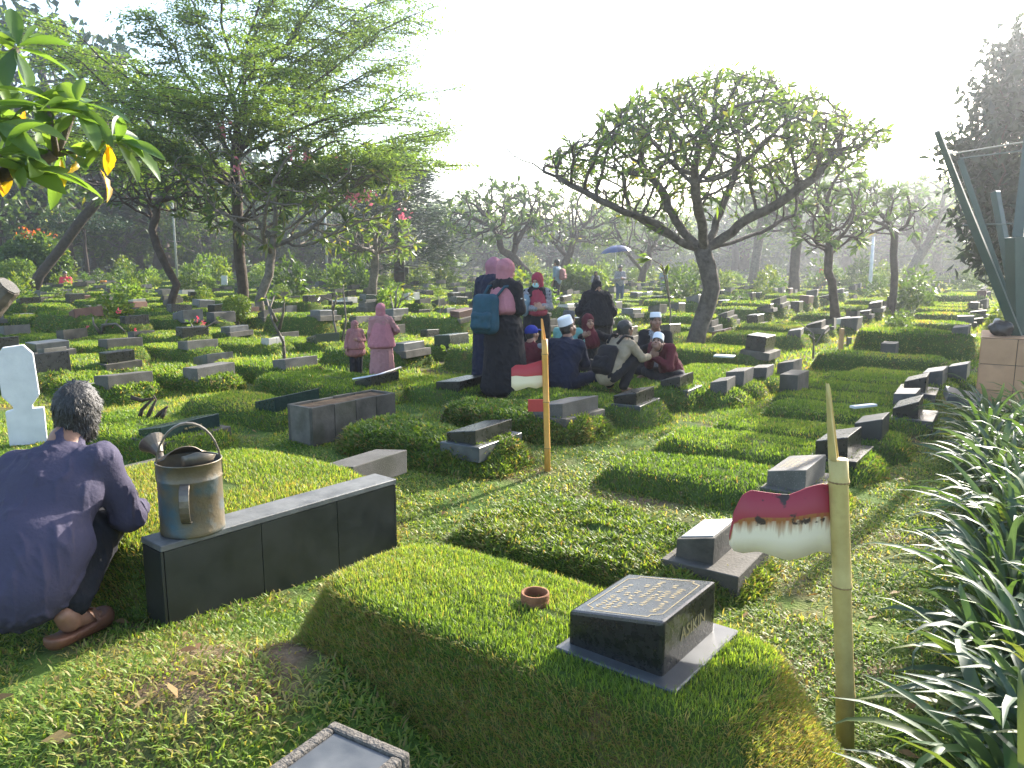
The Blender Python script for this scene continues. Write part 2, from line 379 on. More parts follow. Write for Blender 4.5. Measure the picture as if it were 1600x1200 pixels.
def text_mesh(body,size,mat,depth=.0015,align='CENTER'):
    c=bpy.data.curves.new('lettering','FONT'); c.body=body; c.size=size; c.extrude=depth; c.align_x=align; c.align_y='CENTER'; c.resolution_u=3
    o=bpy.data.objects.new('lettering_source',c); COL.objects.link(o)
    dg=bpy.context.evaluated_depsgraph_get(); me=bpy.data.meshes.new_from_object(o.evaluated_get(dg))
    bpy.data.objects.remove(o); bpy.data.curves.remove(c); me.materials.clear(); me.materials.append(mat); return me
def tombstone(loc,rot,w,dep,hh,hl,mat,label,group='tombstones along the grave rows',base=None,plaque=None,ins=0,sink=.06,bev=.006,base_mat=None,tilt=(0,0),seed=0):
    root=empty('tombstone',loc,rot); tag(root,label,'tombstone',group)
    root.rotation_euler=(tilt[0],tilt[1],rot)
    mb=MB(); mb.add(*wedge(w,dep,hh+sink,hl+sink,-sink)); mb.build('body',mat,root,bevel=bev,seg=2)
    if base:
        mb=MB(); mb.box((base[2] if len(base)>2 else .02,0,-.045),(dep/2+base[0],w/2+base[1],.06)); mb.build('base_slab',base_mat or mat,root,bevel=.004)
    sl_=math.atan2(hh-hl,dep); ux=np.array([math.cos(sl_),0,math.sin(sl_)]); uy=np.array([0,1.,0]); nr=np.cross(ux,uy)
    c=np.array([0,0,(hh+hl)/2]); L=dep/math.cos(sl_)
    top=0.001
    if plaque:
        mb=MB(); k=plaque[1]
        V=[c+ux*sx*L/2*k+uy*sy*w/2*k+nr*z for z in (-.002,.006) for sx,sy in ((-1,-1),(1,-1),(1,1),(-1,1))]
        mb.add(V,[(3,2,1,0),(4,5,6,7),(0,1,5,4),(1,2,6,5),(2,3,7,6),(3,0,4,7)]); mb.build('plaque',M[plaque[0]],root,bevel=.002); top=.007
    if ins:
        mb=MB(); r_=np.random.default_rng(seed+5)
        strokes(mb,c+nr*top,ux,uy,nr,[(L*f,-w*.32+w*.06*r_.random(),w*.30-w*.1*r_.random()) for f in np.linspace(.28,-.28,ins)],r_,L*.8/ins*.62)
        mb.build('inscription',M['gold'],root)
    return root
GST='tombstones along the grave rows'; GMD='grassed grave mounds in rows'
DARK='granite'
# x0,x1 (extent), y of the top, y of the base in the photograph; zb mound height; proportions; material; labels
HS=[
 (1052,1165,780,872,.17,'concrete','grey rough tombstone with pale marble top beside the near rusted flag',dict(base=(.1,.07,.05),base_mat='concrete',plaque=('marble',.86),dk=1.0,hl=.7,hk=.72)),
 (1195,1306,703,760,.18,'terrazzo','grey terrazzo tombstone with faint lettering on its sloping top, behind the marble-topped one',dict(ins=5,base=(.05,.05),base_mat='concrete',hl=.72)),
 (1271,1361,662,712,.18,'granite','black block tombstone half hidden by the tip of the near bamboo post',dict(base=(.06,.07),hl=.7)),
 (1330,1405,640,683,.2,'tile','low dark tombstone overgrown at its sides behind the bamboo post tip',dict(hl=.7)),
 (1390,1458,614,652,.2,'granite','black tombstone with steep sloping top and pale grey foot slab in the right-hand row',dict(base=(.08,.06,.05),base_mat='slate',hl=.55)),
 (1392,1450,604,630,.22,'slate','flat grey tombstone wedged between two black ones in the right-hand row',dict(hl=.8)),
 (1407,1464,579,612,.22,'granite','black tombstone on wide shiny base slab, further along the right-hand row',dict(base=(.09,.08),base_mat='slate',hl=.6)),
 (1438,1492,570,600,.2,'slate','grey tombstone with level top before the last of the right-hand row',dict(hl=.75)),
 (1478,1527,562,592,.2,'slate','farthest grey tombstone of the right-hand row beside the tiled pedestal',dict(hl=.75)),
 (500,626,695,742,.33,'terrazzo','long plain grey tombstone on the lawn just behind the black tiled wall',dict(hl=.7,hk=.95)),
 (696,798,650,690,.27,'granite','polished black tombstone with bright top edge in front of the small flag post',dict(base=(.05,.05),base_mat='slate',hl=.66)),
 (832,936,613,650,.27,'terrazzo','brown-grey tombstone directly behind the small bamboo flag post',dict(base=(.04,.03),base_mat='concrete',hl=.7)),
 (955,1028,601,631,.25,'granite','black tombstone at the feet of the man with the black backpack',dict(base=(.03,.03),base_mat='slate',hl=.66)),
 (1029,1089,579,608,.25,'granite','black tombstone in front of the man in maroon',dict(base=(.05,.02,.05),base_mat='slate',hl=.62)),
 (1106,1156,586,612,.18,'terrazzo','small pale grey tombstone leading the cluster by the frangipani trunk',dict(hl=.75)),
 (1130,1184,571,600,.2,'terrazzo','dark-sided grey tombstone behind the small pale one by the frangipani',dict(hl=.8)),
 (1168,1216,567,590,.2,'terrazzo','middle grey tombstone in the close cluster beyond the frangipani shade',dict(hl=.8)),
 (1212,1259,558,584,.2,'concrete','tilted brown-grey tombstone tallest at one end, behind the stained concrete block',dict(hl=.75)),
 (1214,1272,577,620,.06,'concrete','bulky stained concrete tombstone standing alone on the lawn strip',dict(hl=1.0,dk=.85)),
 (399,487,604,637,.22,'granite_g','black wedge tombstone just above the long concrete planter',dict(hl=.5)),
 (679,762,583,606,.22,'granite','low black tombstone behind the skirts of the woman with the teal backpack',dict(hl=.7)),
 (554,618,578,601,.25,'granite','black tombstone with steel bar in front of the taller girl',dict(hl=.4)),
 (219,323,643,682,.2,'granite_g','dark green tombstone with gold name behind the watering can',dict(base=(.06,.05),base_mat='concrete',hl=.62)),
 (149,221,577,602,.25,'terrazzo','plain grey tombstone right behind the squatting man\'s head',dict(hl=.8)),
 (287,354,565,586,.27,'terrazzo','plain grey tombstone below the thick tilted slab',dict(hl=.85)),
 (303,358,547,566,.24,'slate','thick grey slab tombstone with its broad top tipped toward the path',dict(hl=.45,dk=1.5)),
 (427,487,554,574,.27,'terrazzo','plain brown-grey tombstone at the foot of the bare sapling',dict(hl=.8)),
 (155,209,525,543,.33,'terrazzo','grey tombstone crowning the steep square-cut green mound',dict(hl=.85)),
 (279,330,528,546,.25,'terrazzo','grey tombstone under the small bush with pink blossoms',dict(hl=.85)),
 (408,440,524,538,.22,'marble','pale tombstone shaped like an open book left of the girls',dict(hl=.9,book=1)),
 (479,524,518,534,.22,'granite_g','dark green wedge tombstone left of the girl in the brown veil',dict(hl=.5)),
 (62,96,540,572,.2,'terrazzo','grey tombstone peeping out beside the white stele',dict(hl=.9)),
 (0,36,506,522,.22,'terrazzo','grey tombstone cut by the picture edge above the white stele',dict(hl=.9)),
 (90,127,512,530,.2,'concrete','brown-grey tombstone left of the green square-cut mound',dict(hl=.9)),
 (201,234,515,531,.22,'terrazzo','tombstone beside the pink flowers right of the square-cut mound',dict(hl=.9)),
 (1373,1412,533,560,.05,'terrazzo','cube-like grey tombstone alone in the sunny lawn',dict(hl=1.0,dk=1.1)),
 (1166,1212,528,546,.15,'concrete','squat weathered tombstone with streaked front beyond the big frangipani',dict(hl=.9,dk=1.2)),
 (1110,1147,511,526,.15,'brown','reddish brown tombstone just right of the frangipani trunk',dict(hl=.6)),
 (1500,1522,505,525,.12,'granite','dark tombstone on pale kerb far along the right edge',dict(hl=.7,base=(.08,.1),base_mat='marble')),
]
hand=[]
for i,(x0,x1,yt,yb,zb,mt,lab,k) in enumerate(HS):
    zb*=.75
    p=at((x0+x1)/2,yb,zb); dz=float(gz(p[0],p[1])); p=at((x0+x1)/2,yb,zb+dz)
    dpx=(p[1]*math.cos(PITCH)+(H-p[2])*math.sin(PITCH))
    dk=.5*k.get('dk',1.0); W=(x1-x0)*dpx/FPX; wv=W/(.537+.843*dk); dep=wv*dk
    hh=max((yb-yt)*dpx/FPX*1.0-.5*(.843*wv+.537*dep)*(H-p[2])/p[1],.085)*k.get('hk',1.0)
    rot=L_ROT+R(random.uniform(-4,4)); loc=p+np.array([0.,.0,0.]); loc[:2]+=LV*(-dep*.18)+SV*wv*.18
    mtl=M[mt]
    if k.get('book'):
        t=empty('tombstone',loc,rot); tag(t,lab,'tombstone',GST)
        for s_ in (-1,1):
            mb=MB(); V,F=wedge(wv/2-.004,dep,hh*.8+.05,hh*.7+.05,-.05); V=[(x,y+s_*wv/4,z+(.06*hh*4*abs(y+s_*wv/4)/wv if z>0 else 0)) for x,y,z in V]; mb.add(V,F); mb.build('page',mtl,t,bevel=.004)
    else:
        t=tombstone(loc,rot,wv,dep,hh,hh*k['hl'],mtl,lab,base=k.get('base'),base_mat=M[k['base_mat']] if 'base_mat' in k else None,plaque=k.get('plaque'),ins=k.get('ins',0),tilt=(R(random.uniform(-1.5,1.5)),R(random.uniform(-2,2))),seed=i)
    hand.append((loc,wv,dep,hh,zb,lab,t))
    if lab.startswith('dark green tombstone with gold name'):
        me=text_mesh('Hj. MAHAROSI',hh*.2,M['gold'])
        o=obj('name_lettering',me,t); o.location=(dep/2+.002,.02,hh*.52); o.rotation_euler=(R(90),0,R(90))
    if lab.startswith('black tombstone with steel bar'):
        mb=MB(); mb.tube([(-.15,-wv*.5,hh*.55),(0,0,hh*.75),(.05,wv*.75,hh*1.15)],.014,8); mb.build('steel_bar',M['steel'],t,smooth=True)

# ---- the near black tombstone with the name on its back
def near_stone():
    zt=.47
    D=at(1034,1064,zt); C=at(1116,989,zt); s=(C-D); wv=np.linalg.norm(s); s/=wv
    l=np.array([s[1],-s[0],0]); dep=.31; hh,hl=.172,.115
    rot=math.atan2(l[1],l[0]); c=(C+D)/2-l*dep/2
    t=tombstone(c,rot,wv,dep,hh,hl,M['granite_n'],'polished black tombstone with gold inscription on the near lawn mound','tombstones along the grave rows',base=(.042,.045,.02),base_mat=M['slate'],bev=.011)
    for ch in t.children:
        if ch.name.startswith('base_slab'): ch.location.z=-.004
    sl_=math.atan2(hh-hl,dep); ux=np.array([math.cos(sl_),0,math.sin(sl_)]); uy=np.array([0,1.,0]); nr=np.cross(ux,uy); L=dep/math.cos(sl_)
    c0=np.array([0,0,(hh+hl)/2])+nr*.0012; g=MB()
    a,b=L*.40,wv*.43; k=.03
    pts=[(-a+k,-b),(a-k,-b),(a-k,-b+k*.5),(a,-b+k),(a,b-k),(a-k,b-k*.5),(a-k,b),(-a+k,b),(-a+k,b-k*.5),(-a,b-k),(-a,-b+k),(-a+k,-b+k*.5)]
    for i in range(len(pts)):
        p=c0+ux*pts[i][0]+uy*pts[i][1]; q=c0+ux*pts[(i+1)%12][0]+uy*pts[(i+1)%12][1]; n=np.cross(nr,q-p); n=n/np.linalg.norm(n)*.0013
        g.add([p-n,q-n,q+n,p+n],[(0,1,2,3)])
    g.build('gold_border',M['gold'],t)
    g=MB(); r_=np.random.default_rng(3)
    strokes(g,c0,ux,uy,nr,[(-L*.29,-b*.8,b*.5),(-L*.19,-b*.85,b*.05),(-L*.10,-b*.75,b*.62),(-.0*L,-b*.55,b*.85),(L*.10,-b*.5,b*.3),(L*.19,-b*.2,b*.7),(L*.29,-b*.75,b*.55)],r_,.019)
    g.build('inscription',M['gold'],t)
    o=obj('name_lettering',text_mesh('ASIKIN',.055,M['goldd'],.0006),t); o.location=(dep/2+.0015,.015,hh*.52); o.rotation_euler=(R(90),0,R(90))
    g=MB(); g.box((dep/2+.004,0,.004),(.004,wv/2+.002,.004)); g.build('gold_edging',M['gold'],t)
    # the mound under it
    A=at(500,905,zt); B=at(662,848,zt); E=at(1255,1000,zt); G=at(1085,1140,zt)
    cen=(A+B+E+G)/4; ax=((E+G)/2-(A+B)/2); a=np.linalg.norm(ax)/2; rot2=math.atan2(ax[1],ax[0]); b=(np.linalg.norm(A-B)+np.linalg.norm(E-G))/4
    return cen,rot2,a+.05,b+.03,zt,t
NEAR=near_stone()

# ---- foreground plaque stone at the lower edge
def plaque_stone():
    z=.34; P=at(515,1131,z); Q=at(648,1168,z); l=Q-P; dep=np.linalg.norm(l); l/=dep; a_=math.atan2(l[1],l[0])-R(8.7); l=np.array([math.cos(a_),math.sin(a_),0]); s=np.array([-l[1],l[0],0]); wv=.78
    c=(P+Q)/2-s*wv/2; rot=math.atan2(l[1],l[0])
    t=empty('tombstone',(c[0],c[1],z-.3),rot); tag(t,'pebbledash tombstone with dark recessed plate cut off by the lower edge',"tombstone",GST)
    mb=MB(); h=.3
    fr=.032
    # frame: four rails round the plate
    mb.box((0,wv/2-fr/2,h-.06),(dep/2,fr/2,.06)); mb.box((0,-wv/2+fr/2,h-.06),(dep/2,fr/2,.06))
    mb.box((dep/2-fr/2,0,h-.0605),(fr/2,wv/2-fr-.0005,.06)); mb.box((-dep/2+fr/2,0,h-.0605),(fr/2,wv/2-fr-.0005,.06))
    mb.build('frame',M['pebble'],t,bevel=.008,seg=2)
    mb=MB(); mb.box((0,0,.09),(dep/2-.006,wv/2-.006,.149)); mb.build('body',M['pebble'],t)
    mb=MB(); mb.box((0,0,h-.03),(dep/2-fr-.001,wv/2-fr-.001,.021)); pl=mb.build('plate',M['slate'],t,bevel=.002)
    g=MB(); strokes(g,np.array([0,0,h-.008]),np.array([1.,0,0]),np.array([0,1.,0]),np.array([0,0,1.]),[(.08,-.1,.08),(.03,-.16,.1),(-.03,-.15,.12)],np.random.default_rng(8),.02); g.build('inscription',M['gold'],pl)
plaque_stone()

# ---- black tiled low wall on the left with the lawn behind it
def tiled_wall():
    P=at(265,985,.03); Q=at(618,853,.03); s=Q-P; Ln=np.linalg.norm(s); s/=Ln; l=np.array([s[1],-s[0],0]); rot=math.atan2(s[1],s[0])
    hgt=atY(265,842,P[1])[2]-P[2]; th=.17
    t=empty('grave_wall',P-l*0,rot); t.location.z=.0; tag(t,'low black tiled grave wall with the old watering can on its end','grave wall')
    # local: x along the wall, y = -l is behind (+y)
    mb=MB(); mb.box((Ln/2,th/2,hgt/2-.03),(Ln/2-.012,th/2-.012,hgt/2-.03)); mb.build('core',M['concrete'],t)
    xs=[0,.36*Ln,.70*Ln,Ln]
    for a,b in zip(xs[:-1],xs[1:]):
        m=MB(); m.box(((a+b)/2,.005,(hgt-.03)/2-.05),((b-a)/2-.0016,.006,(hgt-.03)/2+.05)); m.build('tile',M['tile'],t,bevel=.0012)
        m=MB(); m.box(((a+b)/2,th-.005,(hgt-.03)/2-.05),((b-a)/2-.0016,.006,(hgt-.03)/2+.05)); m.build('tile',M['tile'],t,bevel=.0012)
    for x in (-.0075,Ln+.0075):
        m=MB(); m.box((x,th/2,(hgt-.03)/2-.05),(.006,th/2,(hgt-.03)/2+.05)); m.build('tile',M['tile'],t,bevel=.0012)
    m=MB(); m.box((Ln/2,th/2,hgt-.013),(Ln/2+.014,th/2+.006,.014)); m.build('top_slab',M['tiletop'],t,bevel=.003)
    return P,s,-l,Ln,hgt,th
WALL=tiled_wall()

# ---- long concrete planter box grave
def planter():
    z=.0; P=at(470,694,z); Q=at(594,668,z); s=Q-P; s/=np.linalg.norm(s); s=.5*s+.5*np.array([SV[0],SV[1],0]); s/=np.linalg.norm(s); l=np.array([s[1],-s[0],0])
    rot=math.atan2(l[1],l[0]); wv=1.02; dep=.34; hgt=.36
    c=at(505,690,0)+s*.34-l*.1
    t=empty('planter_grave',c,rot); t.location.z=-.02; tag(t,'long weathered concrete planter box grave with four stained panels','planter grave')
    th=.035
    n=4
    for i in range(n):
        for sd_ in (-1,1):
            m=MB(); m.box((sd_*(dep/2-th/2),-wv/2+(i+.5)*wv/n,hgt/2),(th/2,wv/n/2-.0025,hgt/2-(.004 if i%2 else 0))); m.build('panel',M['concrete'],t,bevel=.003)
    for sd_ in (-1,1):
        m=MB(); m.box((0,sd_*(wv/2-th/2),hgt/2),(dep/2-th-.001,th/2-.001,hgt/2-.002)); m.build('panel',M['concrete'],t,bevel=.003)
    m=MB(); m.box((0,0,hgt/2-.02),(dep/2-th-.002,wv/2-th-.002,hgt/2)); m.build('soil',M['soil'],t)
planter()

# ---- white stele
def stele():
    p=at(44,690,0.02); Y=p[1]; sc=(p[1]*math.cos(PITCH)+(H-p[2])*math.sin(PITCH))/FPX
    o=[(15,545),(20,540),(53,538),(62,548),(67,615),(60,630),(70,638),(72,690),(22,690),(20,640),(28,633),(16,617)]
    o=[(13,556),(22,541),(49,538),(61,552),(66,617),(56,632),(56,637),(71,637),(73,700),(23,700),(20,640),(31,637),(30,632),(17,616)]
    cx=44; V=[];n=len(o); th=.075
    for y in (-th/2,th/2):
        for a,b in o: V.append(((a-cx-(b-600)*.03)*sc,y,(690-b)*sc))
    F=[tuple(range(n-1,-1,-1)),tuple(range(n,2*n))]+[(i,(i+1)%n,n+(i+1)%n,n+i) for i in range(n)]
    F=[tuple(reversed(f)) for f in F]
    mb=MB(); mb.add(V,F); me=mb.mesh('white_stele',M['white'],bevel=.008,seg=2)
    s=obj('white_stele',me,None,p,R(28)); tag(s,'tall white painted stele with chamfered head and narrow waist','stele')
stele()
# fallen slab by the tiled pedestal, grey kerb by the watering can
def slab(px0,py0,px1,py1,z,lab,mat,wv,th,rot=0,tilt=0):
    p=at((px0+px1)/2,(py0+py1)/2,z); m=MB(); L=(px1-px0)*p[1]/FPX
    m.box((0,0,0),(L/2,wv/2,th/2)); o=m.build('stone_slab',mat,None,p,rot,bevel=.006); o.rotation_euler=(R(8),tilt,rot); tag(o,lab,'stone slab')
slab(1480,605,1540,640,.2,'fallen dark slab lying askew between black tombstones and tiled pedestal',M['slate'],.3,.09,R(-20),R(12))
def kerb():
    p=at(215,780,.12); m=MB(); m.box((0,0,0),(.11,.42,.17)); o=m.build('concrete_kerb',M['concrete'],None,p+np.array([-.1,.1,0]),L_ROT,bevel=.008,seg=2); tag(o,'rough concrete kerb between the squatting man and the watering can','kerb')
kerb()
def slabwhite(px,py,w,d,lab,z=.03):
    p=at(px,py,z); p[2]=z+float(gz(p[0],p[1])); m=MB(); m.box((0,0,0),(w/2,d/2,.012)); o=m.build('paper_sheet',M['white'],None,p,R(random.uniform(-30,30)),bevel=.003); tag(o,lab,'litter')
slabwhite(1132,556,.28,.2,'white sheet lying on the grass right of the frangipani trunk',.24)
slabwhite(1349,637,.3,.07,'white strip lying on a mound behind the bamboo post',.19)

# ================================================================== grave mounds near the camera
cen,rot2,a2,b2,zt,_=NEAR
t_=NEAR[5]; dv=np.array([t_.location.x-cen[0],t_.location.y-cen[1]]); CLR=(dv[0]*math.cos(rot2)+dv[1]*math.sin(rot2)+.016,-dv[0]*math.sin(rot2)+dv[1]*math.cos(rot2),t_.rotation_euler.z-rot2,.155+.036,.185+.038)
add_mound(cen[0],cen[1],a2,b2,zt-.0-float(gz(cen[0],cen[1]))+.02,11,'broad near lawn mound with small clay ring and black tombstone on it',GMD,46000,.021,.0026,2,rot=rot2,bias=.10,straw=.005,rough=.007,nseg=120,batter=.10,lip=.4,rnd=.06,sdry=.95,clear=CLR)
P,s,back,Ln,hgt,th=WALL
c=P+s*(Ln*.55)+back*(th+.78)
add_mound(c[0],c[1],.80,Ln*.60,.345,12,'wide level lawn mound behind the black tiled wall',GMD,13000,.026,.0042,2,rot=math.atan2(-back[1],-back[0]),bias=.14,straw=.08,nseg=90,lip=.5,rnd=.08)
mlab=['bumpy mound under the marble-topped stone beside the near flag','mound leading to the lettered terrazzo tombstone','low mound behind the bamboo post tip','flat mound with fallen pale strip','dark green mound before the steep black tombstone','mound tucked behind the flat grey tombstone','sunny mound before the black tombstone on shiny base','mound near the end of the right-hand row','last mound before the tiled pedestal',
 None,'leafy overgrown mound under the polished black tombstone','broad rough mound behind the small flag post','mound where the man with the backpack squats','bright leafy mound before the man in maroon','leafy low mound of the small pale tombstone','mound behind the small pale tombstone','mound of the middle grey cluster stone','mound behind the stained concrete block',None,
 'mound above the long concrete planter','mound the woman with the backpack stands beside','large dark lawn mound in front of the girls','shaded mound behind the watering can','leafy mound behind the squatting man','leafy mound under the doubled stones',None,'smooth sunny mound by the bare sapling','steep square-cut bright green mound','mound below the pink blossom bush','mound with the open book stone','mound left of the girl in brown','mound behind the white stele','mound at the picture edge','low mound left of the square-cut one','mound beside the pink flowers',None,'earthy flat mound beyond the frangipani','mound of the reddish stone','narrow mound far along the right edge']
for i,((loc,wv,dep,hh,zb,lab,t),ml) in enumerate(zip(hand,mlab)):
    if ml is None: continue
    d=loc[1]; a=random.uniform(.74,.84); b=max(.34,wv*.62)
    if i==21: a,b=.95,.5
    if i==0: a,b=.8,.40
    cc=loc[:2]-LV*(a-dep*.5-.13)
    z0=float(gz(loc[0],loc[1]))-.02
    if d<5: dens,hg,wd,sg=15000,.03,.005,2
    elif d<7.6: dens,hg,wd,sg=7500,.034,.0075,2
    else: dens,hg,wd,sg=4200,.038,.012,1
    leafy=any(k in ml for k in('leafy','bumpy','rough'))
    add_mound(cc[0],cc[1],a,b,zb+.02,100+i,ml,GMD,dens,hg*(1.25 if leafy else .85),wd*(1.7 if leafy else 1),sg,rot=L_ROT+R(random.uniform(-2,2)),bias=random.uniform(-.04,.08),straw=.05 if leafy else .02,leafy=leafy,rough=.03 if leafy else .014,rnd=.5 if leafy else .18,z0=z0,nseg=72)
# ================================================================== landmarks, far graves
def gat(px,py):
    p=at(px,py,0.)
    for _ in range(6): p=at(px,py,float(gz(p[0],p[1])))
    return p
LM={ # name used in the labels: ground point
 'the big frangipani':gat(1083,553),'the tall layered rain tree':gat(377,487),'the frangipani with pink flowers':gat(408,497),
 'the gnarled bare frangipani':gat(262,500),'the round red-tipped shrub':gat(62,452),'the yellow topiary bush':gat(372,515),
 'the bare sapling':gat(444,568),'the girl in the brown veil':gat(557,590),'the taller girl in pink':gat(597,597),
 'the man with the backpack':gat(870,474),'the blue umbrella':gat(967,470),'the bending woman in purple':gat(1424,482),
 'the slender frangipani':gat(1307,512),'the dark forked trunk':gat(1388,492),'the thick dark trunk':gat(1240,462),'the white lamp post':gat(1358,463),
 'the red-clad sitter':gat(105,455),'the steel lamp pole':gat(512,446),'the staked sapling':gat(1045,533),'the tan marker peg':gat(1313,548),
 'the white-barked bush':gat(618,505),'the seated group':gat(930,600),'the leaning frangipani':gat(45,462),'the tiled pedestal':gat(1545,600),
 'the open book stone':gat(424,536),'the dark umbrella-shaped tree':gat(152,440),'the purple-topped bush':gat(1440,505),'the small round bush':gat(1340,500),
 'the stone below the bare sapling':gat(458,572),'the steep square-cut mound':gat(190,560)}
LMK=list(LM); LMP=np.array([LM[k][:2] for k in LMK])
ORD=['nearest','second nearest','third nearest','fourth nearest','fifth nearest','sixth nearest','seventh nearest','eighth nearest','ninth nearest','tenth nearest','eleventh nearest','twelfth nearest','thirteenth nearest','fourteenth nearest','fifteenth nearest','sixteenth nearest','seventeenth nearest','eighteenth nearest','nineteenth nearest','twentieth nearest']
def near_labels(items,kindname):
    """items: list of (x,y,adjective,object): names each by the landmark it stands nearest to"""
    by={}
    for it in items:
        d=np.hypot(LMP[:,0]-it[0],LMP[:,1]-it[1]); k=int(d.argmin()); by.setdefault((k,it[2]),[]).append((d[k],it))
    for (k,adj),L in by.items():
        L.sort(key=lambda q:q[0])
        for n,(d,it) in enumerate(L):
            if n<len(ORD): it[3]['label']=f"{adj} {kindname}, {ORD[n]} such to {LMK[k]}"
            else: it[3]['label']=f"{adj} {kindname} in the rows well away from {LMK[k]}"
KEEP=[(h[0][0],h[0][1],.95) for h in hand]+[(LM[k][0],LM[k][1],.55) for k in ('the big frangipani','the gnarled bare frangipani','the slender frangipani','the frangipani with pink flowers','the man with the backpack','the blue umbrella','the bending woman in purple','the taller girl in pink','the girl in the brown veil','the white lamp post')]
KEEP+=[(.6,9.0,1.5),(0.1,9.6,1.3),(1.5,9.6,1.3),(4.9,8.3,1.2)]
cand=[]
for j in range(-70,70):
    for i in range(-90,140):
        l=-.65-2.35*j+.0; s=i*1.12+(j%3)*.33
        p=SV*s+LV*l; y=p[1]
        if y<7.6 or y>112: continue
        if abs(p[0])>y*.70+1.2: continue
        if y<9.6 and -5.4<p[0]<3.6: continue
        r_=np.random.default_rng(abs(j*1000+i)+17)
        p=p+r_.normal(0,.1,2)
        if r_.random()<.05: continue
        # sunny lawn path on the right, crossing gaps between blocks
        if any((p[0]-a)**2+(p[1]-b)**2<c*c for a,b,c in KEEP): continue
        if p@LV>-.35 and y<9.5: continue
        cand.append((y,p,r_))
cand.sort(key=lambda q:q[0])
print('graves',len(cand))
# stone variants: shared meshes
SVAR=[]
def svar(w,dep,hh,hl,mat,base=None,bevel=.008):
    mb=MB(); mb.add(*wedge(w,dep,hh+.06,hl+.06,-.06)); 
    me=mb.mesh('tombstone',[mat],bevel=bevel); bs=None
    if base:
        b=MB(); b.box((.02,0,-.03),(dep/2+base,w/2+base,.05)); bs=b.mesh('base_slab',[M['concrete']],bevel=.004)
    return me,bs
for mt,adj in (('granite','black polished'),('slate','dusty slate-grey'),('terrazzo','grey terrazzo'),('concrete','weathered concrete'),('granite','black polished'),('slate','dusty slate-grey'),('granite','black polished'),('granite_g','dark green'),('terrazzo','grey terrazzo'),('concrete','weathered concrete'),('granite','black polished'),('brown','reddish brown'),('marble','pale marble'),('concrete','weathered concrete')):
    for q in range(2):
        hh=random.uniform(.12,.22); w_=random.uniform(.42,.60)
        SVAR.append((adj,)+svar(w_,random.uniform(.2,.36),hh,hh*random.choice([.45,.6,.7,.85,1.]),M[mt],random.choice([None,.05,.06])))
MVAR=[]
for q in range(8):
    rg=np.random.default_rng(900+q); a=rg.uniform(.74,.86); b=rg.uniform(.34,.44); h=[.19,.25,.28,.34,.23,.40,.29,.17][q]
    V,F,F2=mound_mesh(a,b,h,900+q,44,.02 if q%2 else .012,.5 if q%3==0 else .15)
    me=npmesh('mound',V,[F,F2],M['turf'],True)
    area=4*a*b+4*(a+b)*h
    tf=[]
    for dens,hg,wd in ((2100,.036,.015),(700,.045,.03)):
        BV,BF,T=turf_on(V,F,int(area*dens),rg,hg,wd,1,rg.uniform(-.05,.08),.06,q%3==0)
        tf.append(npmesh('turf',BV,BF,M['grass'],False,T))
    MVAR.append((me,tf,a,b,h))
TALL=[]
sitems=[];mitems=[]; SOFF=[];MOFF=[]
NM=255
for n,(y,p,r_) in enumerate(cand):
    me,tf,a,b,h=MVAR[int(r_.integers(8))]; adj,sm,bs=SVAR[int(r_.integers(len(SVAR)))]
    rot=L_ROT+R(r_.normal(0,2.5)); sc=r_.uniform(.88,1.12)
    has_m=r_.random()<.9; has_s=r_.random()<.9
    mh=(h*sc-.03) if has_m else .0
    z=float(gz(p[0],p[1])); c=p-LV*(a*.80)
    sl=(p[0],p[1],z+mh+.005)
    if n<NM:
        if has_m:
            o=obj('grave_mound',me,None,(c[0],c[1],z-.03),rot); o.scale=(1,1,sc); tag(o,'x','grave mound',GMD)
            t=obj('turf',tf[0 if y<17 else 1],o); tag(t,kind='stuff'); mitems.append((c[0],c[1],['low','low','grassy','steep','low','tall square','grassy','flat'][MVAR.index((me,tf,a,b,h))]+' green',o))
            MOUNDS.append((c[0],c[1],rot,a,b))
        if has_s:
            o=obj('tombstone',sm,None,sl,rot); o.scale=(sc,sc,sc); o.rotation_euler=(R(r_.normal(0,2)),R(r_.normal(0,2.5)),rot); tag(o,'x','tombstone',GST); sitems.append((p[0],p[1],adj,o))
            if bs and y<22: obj('base_slab',bs,o)
    else:
        if has_m: MOFF.append((c,z,rot,h*sc,a,b))
        if has_s: SOFF.append((p,z+mh,rot,r_.uniform(.12,.22),r_.uniform(.42,.6),r_.integers(4)))
near_labels(sitems,'tombstone'); near_labels(mitems,'grave mound')
# the graves farther back: too many to pick apart
mb=MB()
for p,z,rot,h,w_,k in SOFF:
    V,F=wedge(w_,.28,h,h*.7); c,s=math.cos(rot),math.sin(rot)
    mb.add([(p[0]+x*c-y*s,p[1]+x*s+y*c,z+zz-.02) for x,y,zz in V],F,int(k))
o=mb.build('far_tombstones',[M['terrazzo'],M['concrete'],M['granite'],M['slate']]); tag(o,kind='stuff')
V0,F0,F20=mound_mesh(.8,.4,1.,77,20,.02,.3); VV=[];FF=[];FF2=[];TT=[]
for c,z,rot,h,a,b in MOFF:
    cs,sn=math.cos(rot),math.sin(rot); V=V0*[a/.8,b/.4,h]; n0=sum(len(v) for v in VV)
    V=np.stack([V[:,0]*cs-V[:,1]*sn+c[0],V[:,0]*sn+V[:,1]*cs+c[1],V[:,2]+z-.03],1); VV.append(V); FF.append(F0+n0); FF2.append(F20+n0)
